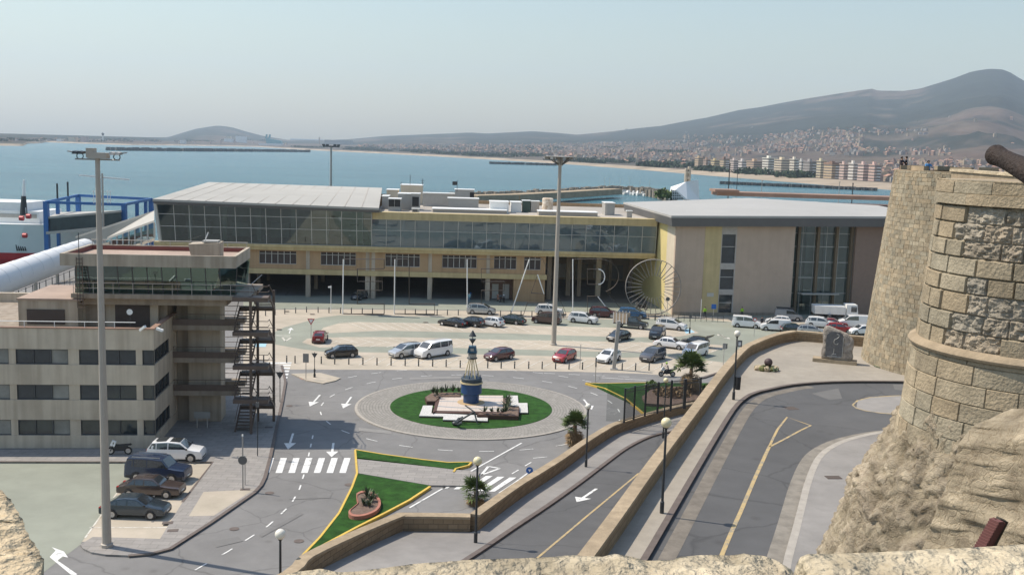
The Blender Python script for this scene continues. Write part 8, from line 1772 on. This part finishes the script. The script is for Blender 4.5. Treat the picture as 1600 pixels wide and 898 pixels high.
p = G(1050, 616, .4); t = thing('dry_shrub', 'mound of dry brown creeper in the fenced bed', 'shrub', p); b = MB(); clump(b, (0, 0, 0), 2.0, .8, 420, .16, 6); b.build('foliage', M_leafd, t, local=True); b = MB(); b.tube((0, 0, 0), (0, 0, .4), .05, 6); b.build('stem', M_bark, t, local=True)
p = G(1110, 612, .2); t = thing('shrub', 'low green shrub between the fenced bed and the terrace wall', 'shrub', p); b = MB(); clump(b, (0, 0, 0), 1.0, 1.1, 260, .14, 7); b.build('foliage', M_leaf, t, local=True); b = MB(); b.tube((0, 0, 0), (0, 0, .6), .05, 6); b.build('stem', M_bark, t, local=True)
p = G(1322, 565, ZU + .14); t = thing('shrub', 'tiny shrub behind the carved stone', 'shrub', p); b = MB(); clump(b, (0, 0, 0), .5, .4, 90, .1, 8); b.build('foliage', M_leaf, t, local=True); b = MB(); b.tube((0, 0, 0), (0, 0, .2), .04, 6); b.build('stem', M_bark, t, local=True)
# people ---------------------------------------------------------------
def person(label, loc, rz, shirt, trousers, pose='stand', hair=(.03, .02, .015), skin=(.45, .28, .2), sc_=1.0, helmet=None):
    t = thing('person', label, 'person', loc, rz)
    J = {'pel': (0, 0, .95), 'bel': (0, 0, 1.12), 'che': (0, 0, 1.34), 'nek': (0, 0, 1.50), 'hed': (.02, 0, 1.60), 'top': (.02, 0, 1.74)}
    if pose == 'ride':
        J = {'pel': (-.15, 0, .92), 'bel': (-.08, 0, 1.08), 'che': (.03, 0, 1.32), 'nek': (.08, 0, 1.46), 'hed': (.11, 0, 1.56), 'top': (.12, 0, 1.70)}
    for s_, n in ((1, 'L'), (-1, 'R')):
        cx, cz = J['che'][0], J['che'][2]
        if pose == 'ride': J.update({'sh' + n: (cx, s_ * .19, cz + .06), 'el' + n: (.22, s_ * .34, 1.18), 'ha' + n: (.42, s_ * .34, 1.08), 'hi' + n: (-.12, s_ * .12, .9), 'kn' + n: (.22, s_ * .24, .72), 'an' + n: (-.02, s_ * .22, .36), 'to' + n: (.14, s_ * .23, .32)})
        elif pose == 'lean': J.update({'sh' + n: (cx, s_ * .19, cz + .08), 'el' + n: (.18, s_ * .30, 1.16), 'ha' + n: (.40, s_ * .16, 1.25), 'hi' + n: (0, s_ * .10, .90), 'kn' + n: (.03, s_ * .11, .50), 'an' + n: (-.02, s_ * .11, .08), 'to' + n: (.14, s_ * .12, .03)})
        else: J.update({'sh' + n: (cx, s_ * .19, cz + .08), 'el' + n: (-.03, s_ * .27, 1.13), 'ha' + n: (.10, s_ * .27, .88), 'hi' + n: (0, s_ * .10, .90), 'kn' + n: (.03, s_ * .12, .50), 'an' + n: (-.02, s_ * .13, .08), 'to' + n: (.14, s_ * .15, .03)})
    E_ = [('pel', 'bel'), ('bel', 'che'), ('che', 'nek'), ('nek', 'hed'), ('hed', 'top')]
    for n in 'LR': E_ += [('che', 'sh' + n), ('sh' + n, 'el' + n), ('el' + n, 'ha' + n), ('pel', 'hi' + n), ('hi' + n, 'kn' + n), ('kn' + n, 'an' + n), ('an' + n, 'to' + n)]
    rad = {'pel': .145, 'bel': .13, 'che': .155, 'nek': .06, 'hed': .095, 'top': .075, 'sh': .075, 'el': .048, 'ha': .038, 'hi': .095, 'kn': .065, 'an': .045, 'to': .04}
    ks = list(J); me = bpy.data.meshes.new('body'); me.from_pydata([J[k] for k in ks], [(ks.index(a), ks.index(c)) for a, c in E_], [])
    o = bpy.data.objects.new('body', me); COL.objects.link(o); md = o.modifiers.new('s', 'SKIN'); sv = me.skin_vertices[0].data
    for i, k in enumerate(ks): r_ = rad[k] if k in rad else rad[k[:2]]; sv[i].radius = (r_, r_); sv[i].use_root = (k == 'pel')
    o.modifiers.new('u', 'SUBSURF').levels = 1
    dg = bpy.context.evaluated_depsgraph_get(); m2 = bpy.data.meshes.new_from_object(o.evaluated_get(dg)); bpy.data.objects.remove(o)
    for mm in (mat('skin_%g' % skin[0], skin, .6, .04), mat('cloth_%g_%g' % (shirt[0], shirt[1]), shirt, .85, .08, 6), mat('cloth_%g_%g' % (trousers[0], trousers[1]), trousers, .85, .08, 6), mat('shoe_dark', (.02, .02, .02), .7)): m2.materials.append(mm)
    for f in m2.polygons:
        c_ = f.center; hd = any((c_ - Vector(J['ha' + n])).length < .09 for n in 'LR'); ft = c_.z < (.45 if pose == 'ride' else .1)
        f.material_index = 0 if (c_.z > J['nek'][2] - .01 or hd) else (3 if ft and c_.z < (.42 if pose == 'ride' else .1) else (1 if c_.z > J['pel'][2] + .06 or (abs(c_.y) > .2 and pose != 'ride') or (pose == 'ride' and c_.x > .12 and c_.z > .95) else 2)); f.use_smooth = True
    ob = bpy.data.objects.new('body', m2); COL.objects.link(ob); ob.parent = t; hx, hz_1 = J['hed'][0], J['hed'][2]
    q = MB(); q.sphere((hx - .02, 0, hz_1 + .06), .125 if helmet else .112, 12, 8, 1.0)
    if not helmet: q.v = [Vector((v.x if v.x < hx + .05 or v.z > hz_1 + .1 else hx + .05, v.y, max(v.z, hz_1 + .02 if v.x > hx - .02 else hz_1 - .04))) for v in q.v]
    q.build('helmet' if helmet else 'hair', mat('helmet_%g' % helmet[0], helmet, .3) if helmet else mat('hair_dark', hair, .8), t, smooth=True, local=True)
    q = MB(); q.tube((hx + .085, 0, hz_1 + .03), (hx + .125, 0, hz_1), .02, 6); q.build('nose', mat('skin_%g' % skin[0], skin), t, local=True)
    if helmet: q = MB(); q.box(hx + .07, hx + .125, -.08, .08, hz_1 + .03, hz_1 + .1); q.build('visor', M_cglass, t, local=True)
    t.scale = (sc_,) * 3; return t
HV = (.34, .62, .03)
person('person in a lime hi-vis jacket standing before the yellow stripe', cp(1101, 496), R(-90), HV, (.02, .02, .03))
person('person in a lime hi-vis jacket standing before the beige wall right of the tall window', cp(1159, 496), R(-90), HV, (.018, .02, .03))
person('person in dark clothes beside the white glazed van', cp(1190, 512), R(-60), (.03, .03, .035), (.03, .03, .04))
person('person in blue-grey walking in the shade by the round tower', cp(1358, 492), R(-120), (.12, .15, .2), (.05, .06, .09))
person('rider with a bright lime helmet on the motorcycle', Vector(cp(1042, 588)), R(183), (.42, .36, .33), (.05, .05, .055), 'ride', helmet=HV)
person('person in light blue beside the motorcycles under the terminal', cp(733, 473), R(-70), (.25, .45, .5), (.1, .2, .3))
def ontower(x, y, dy): p = P(x, y, TC.y + dy); return Vector((p.x, p.y, ZT - .6))
person('person in dark clothes leaning over the round tower parapet, left one', ontower(1408, 262, 2.0) + Vector((0, 0, -.1)), R(-60), (.04, .03, .035), (.03, .03, .03), 'lean')
person('person in black top right beside the other on the tower parapet', ontower(1413, 262, 2.2) + Vector((0.12, 0, -.05)), R(160), (.03, .025, .03), (.03, .03, .03), 'lean', hair=(.08, .03, .02))
person('person in a bright blue shirt at the tower parapet', ontower(1450, 264, 0.5) + Vector((0, 0, -.35)), R(-90), (.06, .22, .45), (.05, .06, .1), 'lean')
